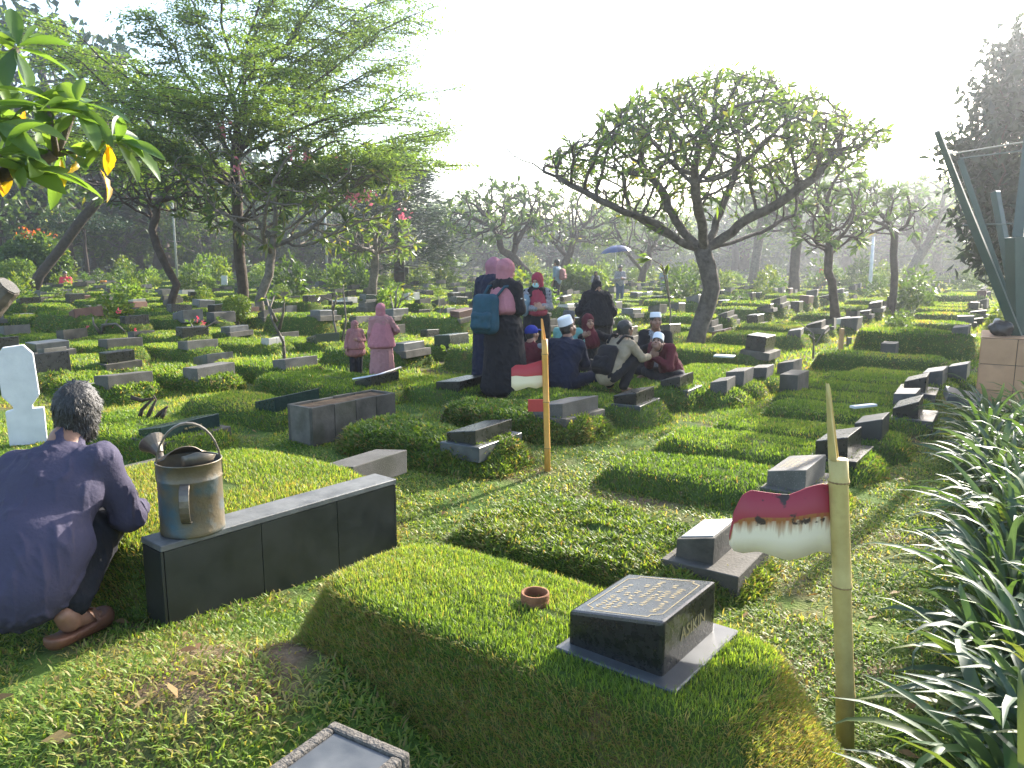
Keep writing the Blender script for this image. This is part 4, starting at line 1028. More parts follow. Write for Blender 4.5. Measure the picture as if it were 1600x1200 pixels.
# ---- bushes and saplings in the field
def topiary(px,py,w,h,label,mat='topiary',stem=.35,seed=1,red=False,n=2600,name='topiary_bush'):
    b=gat(px,py); Y=b[1]; sc=Y/FPX*1.0; r=w*sc/2; hh=h*sc; rg=np.random.default_rng(seed)
    root=empty(name,b); tag(root,label,'bush')
    mb=MB(); mb.tube([(0,0,-.05),(r*.05,0,hh*stem),(0,0,hh*.6)],[r*.12,r*.09,r*.05],6); mb.build('stem',M['bark_dark'],root,smooth=True)
    d=rg.normal(size=(n,3)); d/=np.linalg.norm(d,axis=1)[:,None]; rad=rg.random(n)**.25
    lump=1+.10*snoise(d,4,seed)
    P=d*(rad*lump)[:,None]*[r,r,hh*(1-stem)/2]+[0,0,hh*(stem+(1-stem)/2)]
    V,F,t=leaves(P,d+rg.normal(0,.6,(n,3)),r*.17,r*.10,seed,tint_mu=.5); obj('crown',npmesh('crown',V,F,M[mat],False,t),root)
    if red:
        m=120; P=rg.normal(0,1,(m,3))*[r*.22,r*.3,r*.10]+[-r*.05,0,hh*.98]
        V,F,t=leaves(P,rg.normal(size=(m,3))+[0,0,1.],r*.16,r*.08,seed); obj('red_shoots',npmesh('red_shoots',V,F,m_leaf('red_shoot',[(0,(.35,.06,.02)),(1,(.5,.14,.04))],.4),False,t),root)
topiary(62,452,86,82,'round dark green shrub with red shoots on top','fol',.1,81,True,6000,'round_shrub')
topiary(372,515,40,54,'yellow-green rounded topiary bush on a short stem','topiary',.3,82)
topiary(1340,500,16,22,'small ball-clipped bush near the white lamp post','topiary',.2,83,n=900)
topiary(1313,503,14,20,'tiny ball-clipped bush left of the lawn tree','topiary',.2,84,n=900)
topiary(637,478,26,26,'feathery green bush before the twin dark stones','fol_light',.1,85,n=1200,name='bush')
topiary(905,462,80,44,'feathery pale bush behind the woman in black','fol_light',.05,86,n=3000,name='bush')
topiary(30,455,50,50,'feathery grey-green bush at the picture edge','fol_light',.05,87,n=2000,name='bush')
topiary(10,395,70,90,'bright green bush high at the picture edge','topiary',.1,88,n=2500,name='bush')
topiary(440,470,24,26,'bright small bush right of the frangipani stems','topiary',.15,89,n=900,name='bush')
def sapling(px,py,segs,label,leafn=0,blossom=None,r0=.022,seed=1,cat='sapling',name='sapling',ln=.16):
    b=gat(px,py); Y=b[1]; root=empty(name,b); tag(root,label,cat); mb=MB(); rg=np.random.default_rng(seed); tips=[];dirs=[]
    for sg in segs:
        P=[atY(x,y,Y)-b+np.array([0,rg.uniform(-.1,.1)*i,0]) for i,(x,y) in enumerate(sg)]
        k=len(P); mb.tube(P,[r0*(1-.6*i/(k-1)) for i in range(k)],6); tips.append(P[-1]); dirs.append(P[-1]-P[-2])
    mb.build('stem',M['bark'],root,smooth=True)
    if leafn:
        T=np.array(tips);D=np.array(dirs);D/=np.linalg.norm(D,axis=1)[:,None]
        V,F,t=rosettes(T,D,leafn,ln,ln*.3,seed,tint_mu=.65); obj('crown',npmesh('crown',V,F,M['fol'],False,t),root)
    for (x,y) in blossom or []:
        p=atY(x,y,Y)-b; q=p+rg.normal(0,.02,(10,3)); V,F,t=leaves(q,rg.normal(size=(10,3)),.045,.035,x,droop=0)
        obj('blossom',npmesh('blossom',V,F,M.setdefault('hotpink',m_leaf('hot_pink_petal',[(0,(.6,.05,.10)),(1,(.75,.16,.2))],.35,.5,.3,tcol=(1.2,.9,1.))),False,t),root)
sapling(445,568,[[(445,570),(440,535),(430,500),(408,468)],[(432,503),(422,480),(425,462)],[(436,515),(442,490),(450,466)]],'bare whitish sapling forking above a grey tombstone',6,None,.03,1)
sapling(532,545,[[(531,547),(523,505),(516,470),(505,462)],[(533,540),(540,500),(538,445)],[(520,485),(528,460)]],'two-stemmed bare sapling behind the girl in brown',5,None,.026,2)
sapling(1045,533,[[(1045,535),(1047,490),(1045,440),(1040,425)],[(1046,470),(1035,415),(1013,402)]],'thin staked sapling left of the big frangipani trunk',12,None,.022,3,ln=.3)
sapling(618,510,[[(618,512),(616,490),(608,462)],[(617,492),(626,470),(632,455)],[(617,485),(620,455),(622,445)],[(625,470),(640,462)]],'white-barked leafy bush behind the taller girl',9,None,.03,4,'bush','shrub',.2)
sapling(152,534,[[(152,536),(158,515),(168,498)],[(156,520),(150,505),(147,495)],[(160,508),(185,505),(203,517)],[(158,512),(170,505)]],'small bush with pink blossoms on the square-cut mound',7,[(138,511),(181,511),(211,516),(185,487)],.03,5,'bush','flowering_bush',.12)
sapling(312,545,[[(312,547),(308,522),(300,505)],[(308,520),(325,508),(340,500)],[(309,522),(290,515),(282,520)]],'small bush with rosy buds behind the doubled stones',8,[(308,499),(318,504)],.024,6,'bush','flowering_bush',.14)
sapling(705,570,[[(705,572),(700,555),(694,545)],[(704,568),(712,552),(718,545)],[(703,562),(705,545)]],'small leafy shrub behind the taller girl\'s grave rows',8,None,.012,7,'bush','shrub',.12)
sapling(1262,560,[[(1270,562),(1275,540),(1268,520),(1255,505)],[(1274,540),(1285,520),(1296,510)],[(1272,530),(1262,522)]],'bare little shrub right of the marker peg',3,None,.018,8,'bush','shrub',.1)
sapling(1217,543,[[(1217,545),(1221,530),(1232,524)],[(1218,540),(1211,525)]],'tiny shrub beyond the stone cluster',6,None,.012,9,'bush','shrub',.12)
sapling(690,505,[[(690,507),(688,480),(684,462)],[(689,490),(697,470)]],'thin sapling left of the women',6,None,.02,10)
# twisted cut branches behind the green stone
def twigs():
    b=at(235,668,.0); root=empty('cut_branches',b); tag(root,'dark twisted cut branches standing behind the green tombstone','branches'); Y=b[1]-.2; mb=MB()
    for sg in ([(215,662),(222,640),(240,622)],[(226,662),(236,640),(244,625),(240,618)],[(238,660),(250,645),(262,635)],[(205,621),(222,626),(240,622)],[(250,660),(258,640)]):
        mb=MB(); mb.tube([atY(x,y,Y)-b for x,y in sg],[.022,.018,.01,.008][:len(sg)],6); mb.build('branch',M['bark_dark'],root,smooth=True)
twigs()
# ================================================================== near plants
def lily_leaf_mesh(L,wd,arch,seed):
    rg=np.random.default_rng(seed); n=9; V=[];F=[]; a=math.radians(82)-rg.uniform(0,.25); p=np.array([0,0,0.]); tw=rg.uniform(-.25,.25)
    for i in range(n):
        f=i/(n-1); w_=wd*(.55+.9*f-.1) if f<.35 else wd*(1.0-((f-.35)/.65)**2.2*.97)*.83
        w_=wd*min(1,.6+1.4*f)*(1-max(0,(f-.45)/.55)**1.9*.98)
        s=np.array([0,1.,0]); s=np.array([0,math.cos(tw*f*2),math.sin(tw*f*2)]); nrm=np.array([-math.sin(a),0,math.cos(a)])
        V+=[p-s*w_/2+nrm*w_*.16,p,p+s*w_/2+nrm*w_*.16]
        p=p+np.array([math.cos(a),0,math.sin(a)])*L/(n-1); a-=arch*(.35+1.4*f)/(n-1)
    for i in range(n-1):
        for k in (0,1): F.append((i*3+k,i*3+k+1,i*3+k+4,i*3+k+3))
    return npmesh('leaf',np.array(V),np.array(F),M['lily'],True)
LL=[lily_leaf_mesh(L,.037*q,ar,i) for i,(L,ar,q) in enumerate(((.62,1.5,1),(.7,1.9,1.1),(.55,2.2,.9),(.66,2.4,1.05),(.5,1.2,1),(.72,1.7,1),(.6,2.7,.95),(.45,.8,1.1)))]
def lilies():
    k=0; rg=np.random.default_rng(90); pts=[]
    a=np.array([1.20,1.38]); bq=np.array([4.55,7.2]); d=(bq-a); Ld=np.linalg.norm(d); d/=Ld; nn=np.array([d[1],-d[0]])
    s=0
    while s<Ld:
        for r_ in range(4):
            if r_>1 and s>5: continue
            p=a+d*(s+rg.uniform(-.08,.08))+nn*(r_*.30+rg.uniform(-.06,.06)); pts.append((p,s,r_))
        s+=.27 if s<3 else .36
    for p,s,r_ in pts:
        z=float(gz(p[0],p[1])); root=empty('lily_plant',(p[0],p[1],z)); 
        tag(root,'x','lily plant','strap-leaved lilies bordering the path')
        nl=34 if r_<2 else 24; sc=rg.uniform(.85,1.12)
        for i in range(nl):
            o=obj('leaf',LL[int(rg.integers(8))],root); az=rg.uniform(0,6.28) if rg.random()<.6 else math.pi+rg.normal(.25,.8)
            o.location=(math.cos(az)*.04,math.sin(az)*.04,rg.uniform(-.02,.03)); o.rotation_euler=(rg.normal(0,.3),rg.uniform(-.45,.5),az); o.scale=(sc*rg.uniform(.8,1.1),rg.uniform(.85,1.2),sc*rg.uniform(.8,1.1))
        k+=1; PL.append((root,s,r_))
PL=[]; lilies()
rowname=['front','second','third','rear']
for r_ in range(4):
    L=[q for q in PL if q[2]==r_]
    for i,q in enumerate(L):
        q[0]['label']=f"arching strap-leaved lily, {ORD[i]+' to' if i<len(ORD) else 'plant '+'beyond the rest from'} the camera in the {rowname[r_]} border row"
    for i,q in enumerate(L[len(ORD):]):
        q[0]['label']=f"arching strap-leaved lily, {ORD[min(i,13)]} behind the {ORD[-1].replace(' nearest','')} one in the {rowname[r_]} row"

# ---- big-leaved frangipani branch reaching in from the left
def fleaf(L,W,curl,mat,seed,crumple=0):
    rg=np.random.default_rng(seed); n=9; V=[];F=[]; p=np.array([0.,0,0]); a=0.
    for i in range(n):
        f=i/(n-1); w_=W*math.sin(math.pi*min(1,(f*.93+.04))**1.25)**.85 if 0<f<1 else W*.06
        c=crumple*rg.normal(0,.25,2)*w_
        V+=[p+np.array([0,-w_/2,w_*.17+c[0]]),p+np.array([0,-w_/4,w_*.07]),p,p+np.array([0,w_/4,w_*.07]),p+np.array([0,w_/2,w_*.17+c[1]])]
        p=p+np.array([math.cos(a),0,math.sin(a)])*L/(n-1); a-=curl/(n-1)
    for i in range(n-1):
        for k in range(4): F.append((i*5+k,i*5+k+1,i*5+k+6,i*5+k+5))
    return npmesh('leaf',np.array(V),np.array(F),mat,True)
def corner_branch():
    Y=3.7; root=empty('frangipani_branch',atY(-330,620,Y)*np.array([1,1,0])); tag(root,'frangipani with large glossy and yellowing leaves reaching in from the upper corner','tree')
    o=np.array(root.location); rel=lambda px,py,dy=0: atY(px,py,Y+dy)-o; rg=np.random.default_rng(95)
    mb=MB(); 
    lim=[[(-330,620,0),(-300,480,0),(-210,380,0),(-120,330,0),(-30,290,0),(85,240,0)],[(85,240,0),(100,215,0),(112,185,.05),(122,160,.1)],[(85,240,0),(130,232,.05),(175,215,.1)],[(88,240,0),(82,200,-.1),(75,165,-.1)],[(-120,330,0),(-70,200,.1),(-20,115,.15),(28,75,.2)],[(-30,290,0),(-20,220,-.2),(-8,185,-.25)],[(-60,305,0),(-25,265,-.3),(0,240,-.35)]]
    rads=[.075,.02,.019,.016,.034,.02,.02]
    for sg,r0 in zip(lim,rads):
        k=len(sg); mb.tube([rel(*q) for q in sg],[r0*(1-.6*i/(k-1)) if r0>.05 or True else r0 for i in range(k)],9)
    mb.build('trunk',M['bark'],root,smooth=True)
    G=[fleaf(.30*q,.085*q2,c,M['bigleaf'],i,.05) for i,(q,q2,c) in enumerate(((1,1,.5),(1.1,.95,.9),(.9,1.1,.2),(1.0,.9,1.3),(.75,.9,.3)))]
    Yv=[fleaf(.24*q,.085,c,M['yleaf'],20+i,.35) for i,(q,c) in enumerate(((1,.4),(.9,1.1),(1.1,.7)))]
    def put(p,dirv,ms,roll=0):
        d=Vector(dirv).normalized(); q=d.to_track_quat('X','Z'); ob=obj('leaf',ms,root); ob.rotation_mode='QUATERNION'
        from mathutils import Quaternion
        ob.rotation_quaternion=q@Quaternion((1,0,0),roll); ob.location=p
        return ob
    def pxdir(x0,y0,x1,y1,dy=0): return rel(x1,y1,dy)-rel(x0,y0,0)
    # leaves read from the photograph: base px, tip px, depth change of the tip, kind
    L=[(28,72,20,12,.05,0),(28,72,100,50,.05,1),(30,78,128,100,-.05,0),(24,80,50,135,-.15,2),(28,78,-30,40,.0,1),(25,78,-25,110,-.1,2),(20,60,-10,15,.2,3),
       (122,160,125,112,.1,4),(122,162,205,172,-.05,0),(122,165,170,200,-.1,1),(118,172,158,212,-.2,0),(120,160,90,125,.1,2),(118,165,72,150,-.15,1),(116,175,150,185,.25,3),(120,165,152,150,.25,2),(112,180,80,210,-.2,4),
       (175,215,255,245,-.05,1),(178,218,225,270,-.1,0),(170,218,140,250,-.1,2),(176,214,190,180,.1,4),(172,214,220,210,.2,2),
       (75,165,45,130,.05,0),(75,168,60,185,-.25,2),(75,165,85,128,.1,4),(75,168,110,150,-.1,1),(76,172,35,160,-.1,1),
       (-8,185,30,180,-.1,0),(-8,188,-40,150,0,1),(-5,185,20,150,.1,2),(-5,190,25,225,-.1,1),(-8,185,-30,215,-.2,0),(0,182,28,205,-.25,2),
       (0,240,90,278,-.15,0),(2,236,40,215,.1,1),(0,240,40,262,-.1,3),(-2,240,-25,280,-.2,2),(0,238,15,200,.1,0),(-5,240,-40,230,-.1,1),
       (85,240,45,235,-.1,3),(95,238,140,248,-.15,0),(60,252,20,240,-.2,2),(40,265,75,245,-.2,1),
       (30,80,55,35,.15,2),(24,76,0,120,-.2,0),(-20,115,20,140,-.1,1),(-22,118,-10,60,.1,0),(-40,150,10,128,-.15,2),(-40,160,0,170,-.2,0),(-60,200,-10,210,-.2,1)]
    for a,b,c,d,dy,k in L:
        v=pxdir(a,b,c,d,dy); ms=G[k]; ob=put(rel(a,b),v,ms,rg.uniform(-.9,.9)); s=np.linalg.norm(v)/.29; s=max(.75,min(1.5,s)); ob.scale=(s,s*rg.uniform(.9,1.15),s)
    for (tx,ty,dz) in ((26,74,.2),(122,160,.1),(176,215,0),(75,165,-.1),(-20,115,.15),(-8,185,-.25),(0,240,-.35),(40,262,-.1),(95,238,0),(-45,170,.0),(60,200,.1)):
        for q in range(6):
            a_=rg.uniform(0,6.28); v=np.array([math.cos(a_),rg.uniform(-.7,.7),.45*math.sin(a_)+.1]); ob=put(rel(tx+rg.uniform(-12,12),ty+rg.uniform(-8,12),dz),v,G[int(rg.integers(5))],rg.uniform(-.8,.8)); s=rg.uniform(.6,1.0); ob.scale=(s,s,s)
    for a,b,c,d,k in ((38,170,30,205,0),(10,190,30,215,1),(12,245,8,302,0),(22,248,25,300,1),(95,248,98,282,2),(172,222,168,268,0),(165,225,185,262,1),(155,262,180,302,2),(118,240,125,262,1),(40,200,30,222,2),(0,250,-8,290,2)):
        v=pxdir(a,b,c,d,rg.uniform(-.05,.05)); ob=put(rel(a,b,-.02),v,Yv[k],rg.uniform(-1.4,1.4)); s=max(.6,min(.95,np.linalg.norm(v)/.22)); ob.scale=(s,s*.85,s)
    # sawn stump of a lower limb
    mb=MB(); mb.tube([rel(-60,520),rel(-15,475),rel(14,447)],[.085,.07,.055],10,caps=True); mb.build('cut_limb',M['bark'],root,smooth=False)
    mb=MB(); mb.tube([rel(10,451),rel(15,446)],[.056,.05],10); mb.build('pale_cut_face',M['terrazzo'],root)
corner_branch()

# ================================================================== bamboo posts with painted tin flags
M['bamboo']=m_noise('yellow_bamboo',(.36,.27,.085),(.50,.40,.15),8,.5,.001,60,.4,rand=.0,moss=((.22,.14,.06),6,.62))
M['bamboo_node']=m_noise('bamboo_node',(.16,.10,.04),(.30,.20,.08),20,.7,0,None,.3,rand=0)
M['bamboo2']=m_noise('orange_bamboo',(.50,.24,.05),(.60,.32,.07),8,.45,.001,60,.4,rand=.0)
def m_flag(name,lo,rust):
    m,n,l,b=nmat(name); tc=n.new('ShaderNodeTexCoord'); sp=n.new('ShaderNodeSeparateXYZ'); l.new(tc.outputs['Object'],sp.inputs[0])
    nz=n.new('ShaderNodeTexNoise'); nz.inputs['Scale'].default_value=22; nz.inputs['Detail'].default_value=6; l.new(tc.outputs['Object'],nz.inputs['Vector'])
    st=n.new('ShaderNodeMapping'); st.inputs['Scale'].default_value=(70,1,7); l.new(tc.outputs['Object'],st.inputs[0])
    n2=n.new('ShaderNodeTexNoise'); n2.inputs['Scale'].default_value=1; n2.inputs['Detail'].default_value=3; l.new(st.outputs[0],n2.inputs['Vector'])
    at_=n.new('ShaderNodeAttribute'); at_.attribute_name='tint'
    mx=n.new('ShaderNodeMix'); mx.data_type='RGBA'; l.new(at_.outputs['Fac'],mx.inputs[0])
    # tint: 0 white field .. 1 red field; .5 is the seam
    gt=n.new('ShaderNodeMath'); gt.operation='GREATER_THAN'; gt.inputs[1].default_value=.5; l.new(at_.outputs['Fac'],gt.inputs[0]); l.new(gt.outputs[0],mx.inputs[0])
    mx.inputs[6].default_value=(.72,.61,.43,1); mx.inputs[7].default_value=(*lo,1); out=mx.outputs[2]
    if rust:
        # rust bleeding down from the seam
        a1=n.new('ShaderNodeMapRange'); a1.inputs[1].default_value=.12; a1.inputs[2].default_value=.5; l.new(at_.outputs['Fac'],a1.inputs[0])
        a2=n.new('ShaderNodeMath'); a2.operation='LESS_THAN'; a2.inputs[1].default_value=.56; l.new(at_.outputs['Fac'],a2.inputs[0])
        a3=n.new('ShaderNodeMath'); a3.operation='MULTIPLY'; l.new(a1.outputs[0],a3.inputs[0]); l.new(a2.outputs[0],a3.inputs[1])
        a4=n.new('ShaderNodeMath'); a4.operation='MULTIPLY_ADD'; l.new(n2.outputs[0],a4.inputs[0]); a4.inputs[1].default_value=1.15; l.new(a3.outputs[0],a4.inputs[2])
        rr=n.new('ShaderNodeValToRGB'); rr.color_ramp.elements[0].position=1.08; rr.color_ramp.elements[0].position=.98; rr.color_ramp.elements[1].position=1.0
        mr=n.new('ShaderNodeMapRange'); mr.inputs[1].default_value=1.13; mr.inputs[2].default_value=1.62; l.new(a4.outputs[0],mr.inputs[0])
        m2=n.new('ShaderNodeMix'); m2.data_type='RGBA'; l.new(mr.outputs[0],m2.inputs[0]); l.new(out,m2.inputs[6]); m2.inputs[7].default_value=(.28,.10,.02,1)
        m3=n.new('ShaderNodeMix'); m3.data_type='RGBA'; m4=n.new('ShaderNodeMapRange'); m4.inputs[1].default_value=.585; m4.inputs[2].default_value=.63
        a5=n.new('ShaderNodeMath'); a5.operation='GREATER_THAN'; a5.inputs[1].default_value=.42; l.new(at_.outputs['Fac'],a5.inputs[0]); a6=n.new('ShaderNodeMath'); a6.operation='MULTIPLY'
        l.new(nz.outputs[0],m4.inputs[0]); l.new(m4.outputs[0],a6.inputs[0]); l.new(a5.outputs[0],a6.inputs[1]); l.new(a6.outputs[0],m3.inputs[0]); l.new(m2.outputs[2],m3.inputs[6]); m3.inputs[7].default_value=(.035,.018,.012,1); out=m3.outputs[2]
    l.new(out,b.inputs['Base Color']); b.inputs['Roughness'].default_value=.5
    return m
def flag_post(x,y,top_px,bot_px,rad,nodes,cutpx,flagpx,label,mat,fmat,dpt,redsquare=None):
    b=at(*bot_px,0.); b=gat(*bot_px); Y=b[1]; root=empty('flag_post',b); tag(root,label,'flag post'); rel=lambda px,py,dy=0: atY(px,py,Y+dy)-b
    T=rel(*top_px); 
    # the pole: jointed culm, split to a point at its tip
    P=[];Rr=[]
    ys=[bot_px[1]]+nodes+[cutpx]; fx=lambda yy: bot_px[0]+(top_px[0]-bot_px[0])*(bot_px[1]-yy)/(bot_px[1]-top_px[1])
    mb=MB(); pts=[rel(bot_px[0],bot_px[1])-[0,0,.08]]; rr=[rad]
    for yy in sorted(nodes+[cutpx],reverse=True):
        q=rel(fx(yy),yy)
        if yy!=cutpx:
            for dz,k in ((-.014,1),(-.004,1.10),(.004,1.10),(.014,.985)): pts.append(q+[0,0,dz]); rr.append(rad*k)
        else: pts.append(q); rr.append(rad)
    mb.tube(pts,rr,16); mb.build('culm',M[mat],root,smooth=True)
    for yy in nodes:
        q=rel(fx(yy),yy); m_=MB(); m_.lathe([(rad*1.02,-.006),(rad*1.10,-.003),(rad*1.15,.001),(rad*1.06,.004),(rad*1.02,.008)],18,q); m_.build('node_ring',M['bamboo_node'],root,smooth=True)
    mb=MB(); q0=rel(fx(cutpx),cutpx); q1=T
    n=9; V=[]
    for f,a0,a1 in ((0,1.1,4.2),(.5,1.5,3.8),(.93,2.0,3.3),(1,2.4,2.9)):
        for i in range(n):
            a=a0+(a1-a0)*i/(n-1); c=q0+(q1-q0)*f
            V.append(c+[math.cos(a)*rad,math.sin(a)*rad,0])
        for i in range(n):
            a=a0+(a1-a0)*i/(n-1); c=q0+(q1-q0)*f
            V.append(c+[math.cos(a)*rad*.72,math.sin(a)*rad*.72,0])
    F=[]
    for k in range(3):
        o=k*2*n
        for i in range(n-1): F.append((o+i,o+i+1,o+2*n+i+1,o+2*n+i)); F.append((o+n+i+1,o+n+i,o+3*n+i,o+3*n+i+1))
        F.append((o,o+2*n,o+3*n,o+n)); F.append((o+n-1,o+2*n-1,o+4*n-1,o+3*n-1))
    mb.add(V,F); mb.build('split_tip',M[mat],root,smooth=False)
    # the tin flag: wavy outline with real thickness, bent a little
    topc,botc,seam=flagpx; nx=24; V=[];tn=[]
    def yat(c,x): 
        xs=[q[0] for q in c]; return float(np.interp(x,xs,[q[1] for q in c]))
    x0,x1=topc[0][0],topc[-1][0]; th=.0035
    for side in (-1,1):
        for i in range(nx+1):
            f=i/nx; X=x0+(x1-x0)*f; yt,yb,ys_=yat(topc,X),yat(botc,X),yat(seam,X)
            for yy,tv in ((yt,1.),(ys_,.5),((ys_+yb)/2,.25),(yb,0.)):
                p=rel(X,yy); p[1]+=side*th/2+.012*math.sin(f*7+1)-.015*(1-f); V.append(p); tn.append(tv)
    W_=4; F=[]
    for s_ in (0,1):
        o=s_*(nx+1)*W_
        for i in range(nx):
            for k in range(W_-1):
                q=(o+i*W_+k,o+i*W_+k+1,o+(i+1)*W_+k+1,o+(i+1)*W_+k); F.append(q if s_==0 else q[::-1])
    o=(nx+1)*W_
    for i in range(nx):
        F.append((i*W_,(i+1)*W_,o+(i+1)*W_,o+i*W_)); F.append((i*W_+3,o+i*W_+3,o+(i+1)*W_+3,(i+1)*W_+3))
    for k in range(3):
        F.append((k,o+k,o+k+1,k+1)); F.append((nx*W_+k,nx*W_+k+1,o+nx*W_+k+1,o+nx*W_+k))
    fl=obj('tin_flag',npmesh('tin_flag',np.array(V),np.array(F),fmat,False,np.array(tn)),root)
    if redsquare:
        a,c=rel(redsquare[0],redsquare[1]),rel(redsquare[2],redsquare[3]); mb=MB(); mb.box((a+c)/2+[0,.0,0],((c[0]-a[0])/2,.003,(a[2]-c[2])/2)); mb.build('red_plate',m_noise('red_paint',(.35,.03,.03),(.45,.05,.045),9,.5),root)
    return root
F1=m_flag('rusted_flag_paint',(.28,.022,.034),True); F2=m_flag('flag_paint',(.36,.028,.03),False)
flag_post(0,0,(1306,600),(1323,1168),.0295,[1085,915,752],718,
  ([(1139,835),(1146,800),(1158,775),(1172,765),(1200,768),(1230,770),(1262,760),(1285,757),(1307,759)],
   [(1139,850),(1146,860),(1160,864),(1185,860),(1205,866),(1228,872),(1255,868),(1280,862),(1307,868)],
   [(1139,842),(1146,818),(1158,814),(1190,812),(1230,810),(1262,808),(1307,808)]),'near yellow bamboo post with rusted red and white tin flag','bamboo',F1,0)
flag_post(0,0,(850,498),(856,736),.0235,[700,628,553],530,
  ([(799,575),(806,570),(820,570),(835,566),(851,562)],[(799,604),(806,611),(815,608),(826,604),(838,607),(851,603)],[(799,588),(806,587),(820,588),(835,587),(851,587)]),
  'orange bamboo post with small clean red and white flag before the group','bamboo2',F2,0,(825,624,851,643))

# ---- watering can
def watering_can():
    P,s,back,Ln,hgt,th=WALL
    c=P+s*(.185)+back*(th*.55); c[2]=hgt+.001; r=.145
    r=(348-248)/2*c[1]/FPX; h=.325
    root=empty('watering_can',c,0.); tag(root,'old galvanised watering can with flaking blue paint standing on the tiled wall','watering can')
    can=m_noise('flaking_blue_tin',(.085,.068,.042),(.16,.125,.075),7,.5,.002,50,.5,rand=0,metal=.2,moss=((.035,.10,.145),6,.475))
    tin=m_noise('dull_tin',(.08,.068,.055),(.17,.145,.115),12,.4,.001,60,.5,rand=0,metal=.5)
    m=MB(); m.lathe([(0,.0),(r*.96,0),(r*1.0,.008),(r*.985,.02),(r*.98,h*.74),(r*1.005,h*.755),(r*1.005,h*.775),(r*.985,h*.79),(r*.985,h*.98),(r*1.015,h*.985),(r*1.015,h),(r*.97,h*1.0),(r*.965,h*.98),(r*.96,.012),(0,.01)],40); m.build('body',can,root,smooth=True)
    # half cover at the spout side
    v=np.array([-.80,.60,0]); v/=np.linalg.norm(v); sd_=np.array([-v[1],v[0],0])
    V=[];F=[]; n=14
    for k in range(2):
        for i in range(n):
            a=-1.15+2.3*i/(n-1); p=v*math.cos(a)*r*.99+sd_*math.sin(a)*r*.99
            q=v*(r*.30)+sd_*math.sin(a)*r*.72
            V.append((p if k==0 else q)+np.array([0,0,h+.002+(.05*math.cos(a*1.2) if k else 0)]))
    for i in range(n-1): F.append((i,i+1,n+i+1,n+i))
    F+= [tuple(reversed(f)) for f in []]
    m=MB(); m.add(V,F); me=m.mesh('half_cover',tin,smooth=True); o=obj('half_cover',me,root); md=o.modifiers.new('t','SOLIDIFY'); md.thickness=.003
    # bent tin flap inside
    V=[];
    for i in range(8):
        a=1.9+1.5*i/7; V.append((math.cos(a+2.6)*r*.6+.02,math.sin(a+2.6)*r*.6-.0,h*.9+.0)); V.append((math.cos(a+2.6)*r*.75+.035,math.sin(a+2.6)*r*.75,h+.055-.02*abs(i-3)/3))
    m=MB(); m.add(V,[(2*i,2*i+2,2*i+3,2*i+1) for i in range(7)]); o=obj('bent_flap',m.mesh('bent_flap',tin,smooth=True),root); md=o.modifiers.new('t','SOLIDIFY'); md.thickness=.003
    # big top handle (strap): across the view
    hx=np.array([.93,.37,0]); pts=[]
    for i in range(17):
        a=math.pi*i/16; pts.append(hx*(-math.cos(a)*r*.98)+np.array([0,0,h*.78+(.235*math.sin(a)**.85 if 0<i<16 else 0)]))
    V=[];F=[]; wd=np.array([-hx[1],hx[0],0])*.016
    for i,p in enumerate(pts):
        t=np.gradient(np.array(pts),axis=0)[i]; t/=np.linalg.norm(t); nn=np.cross(t,wd); nn=nn/np.linalg.norm(nn)*.004
        V+=[p-wd-nn,p+wd-nn,p+wd+nn,p-wd+nn]
    for i in range(16):
        for k in range(4): F.append((i*4+k,i*4+(k+1)%4,i*4+4+(k+1)%4,i*4+4+k))
    m=MB(); m.add(V,F); m.build('top_handle',tin,root,bevel=0)
    # side handle towards the camera
    g=np.array([.25,-.97,0]); V=[];F=[];wd=np.array([-g[1],g[0],0])*.017; pts=[]
    for i in range(11):
        a=math.pi*(-.5+i/10); pts.append(g*(r*.97+.062*math.cos(a)**.8 if abs(math.cos(a))>1e-6 else r*.97)+np.array([0,0,h*.50+.085*math.sin(a)]))
    for i,p in enumerate(pts):
        t=np.gradient(np.array(pts),axis=0)[i]; t/=np.linalg.norm(t); nn=np.cross(t,wd); nn=nn/np.linalg.norm(nn)*.004
        V+=[p-wd-nn,p+wd-nn,p+wd+nn,p-wd+nn]
    for i in range(10):
        for k in range(4): F.append((i*4+k,i*4+(k+1)%4,i*4+4+(k+1)%4,i*4+4+k))
    m=MB(); m.add(V,F); 
    for sg in (-1,1): m.tube([p+wd*sg*1.0 for p in pts],.004,6)
    m.build('side_handle',tin,root)
    # spout and rose
    m=MB(); a=v*r*.9+np.array([0,0,h*.12]); b=v*(r*.9+.13)+np.array([0,0,h*.98]); m.tube([a,a+v*.05+[0,0,.05],(a+b)/2+v*.015,b],[.032,.028,.022,.018],12); m.build('spout',tin,root,smooth=True)
    dr=(b-a)/np.linalg.norm(b-a); dr=dr*.6+v*.5; dr/=np.linalg.norm(dr)
    m=MB(); m.tube([b-dr*.01,b+dr*.03,b+dr*.065,b+dr*.072],[.019,.035,.062,.060],20); m.build('rose',tin,root,smooth=False)
watering_can()
def clay_ring():
    p=at(836,943,.475); m=MB(); r=.041*p[1]/2.45; r=(858-814)/2*(p[1]+.2)/FPX; h=r*1.05
    m.lathe([(r*.82,0),(r*.98,0),(r,.004),(r,h*.55),(r*.985,h*.58),(r,h*.62),(r,h-.003),(r*.985,h),(r*.84,h),(r*.82,h-.004),(r*.82,0)],36); o=m.build('clay_ring',M['pot'],None,p+np.array([0,0,-.01]),smooth=True); tag(o,'small brown clay ring resting on the near lawn mound','clay ring')
clay_ring()

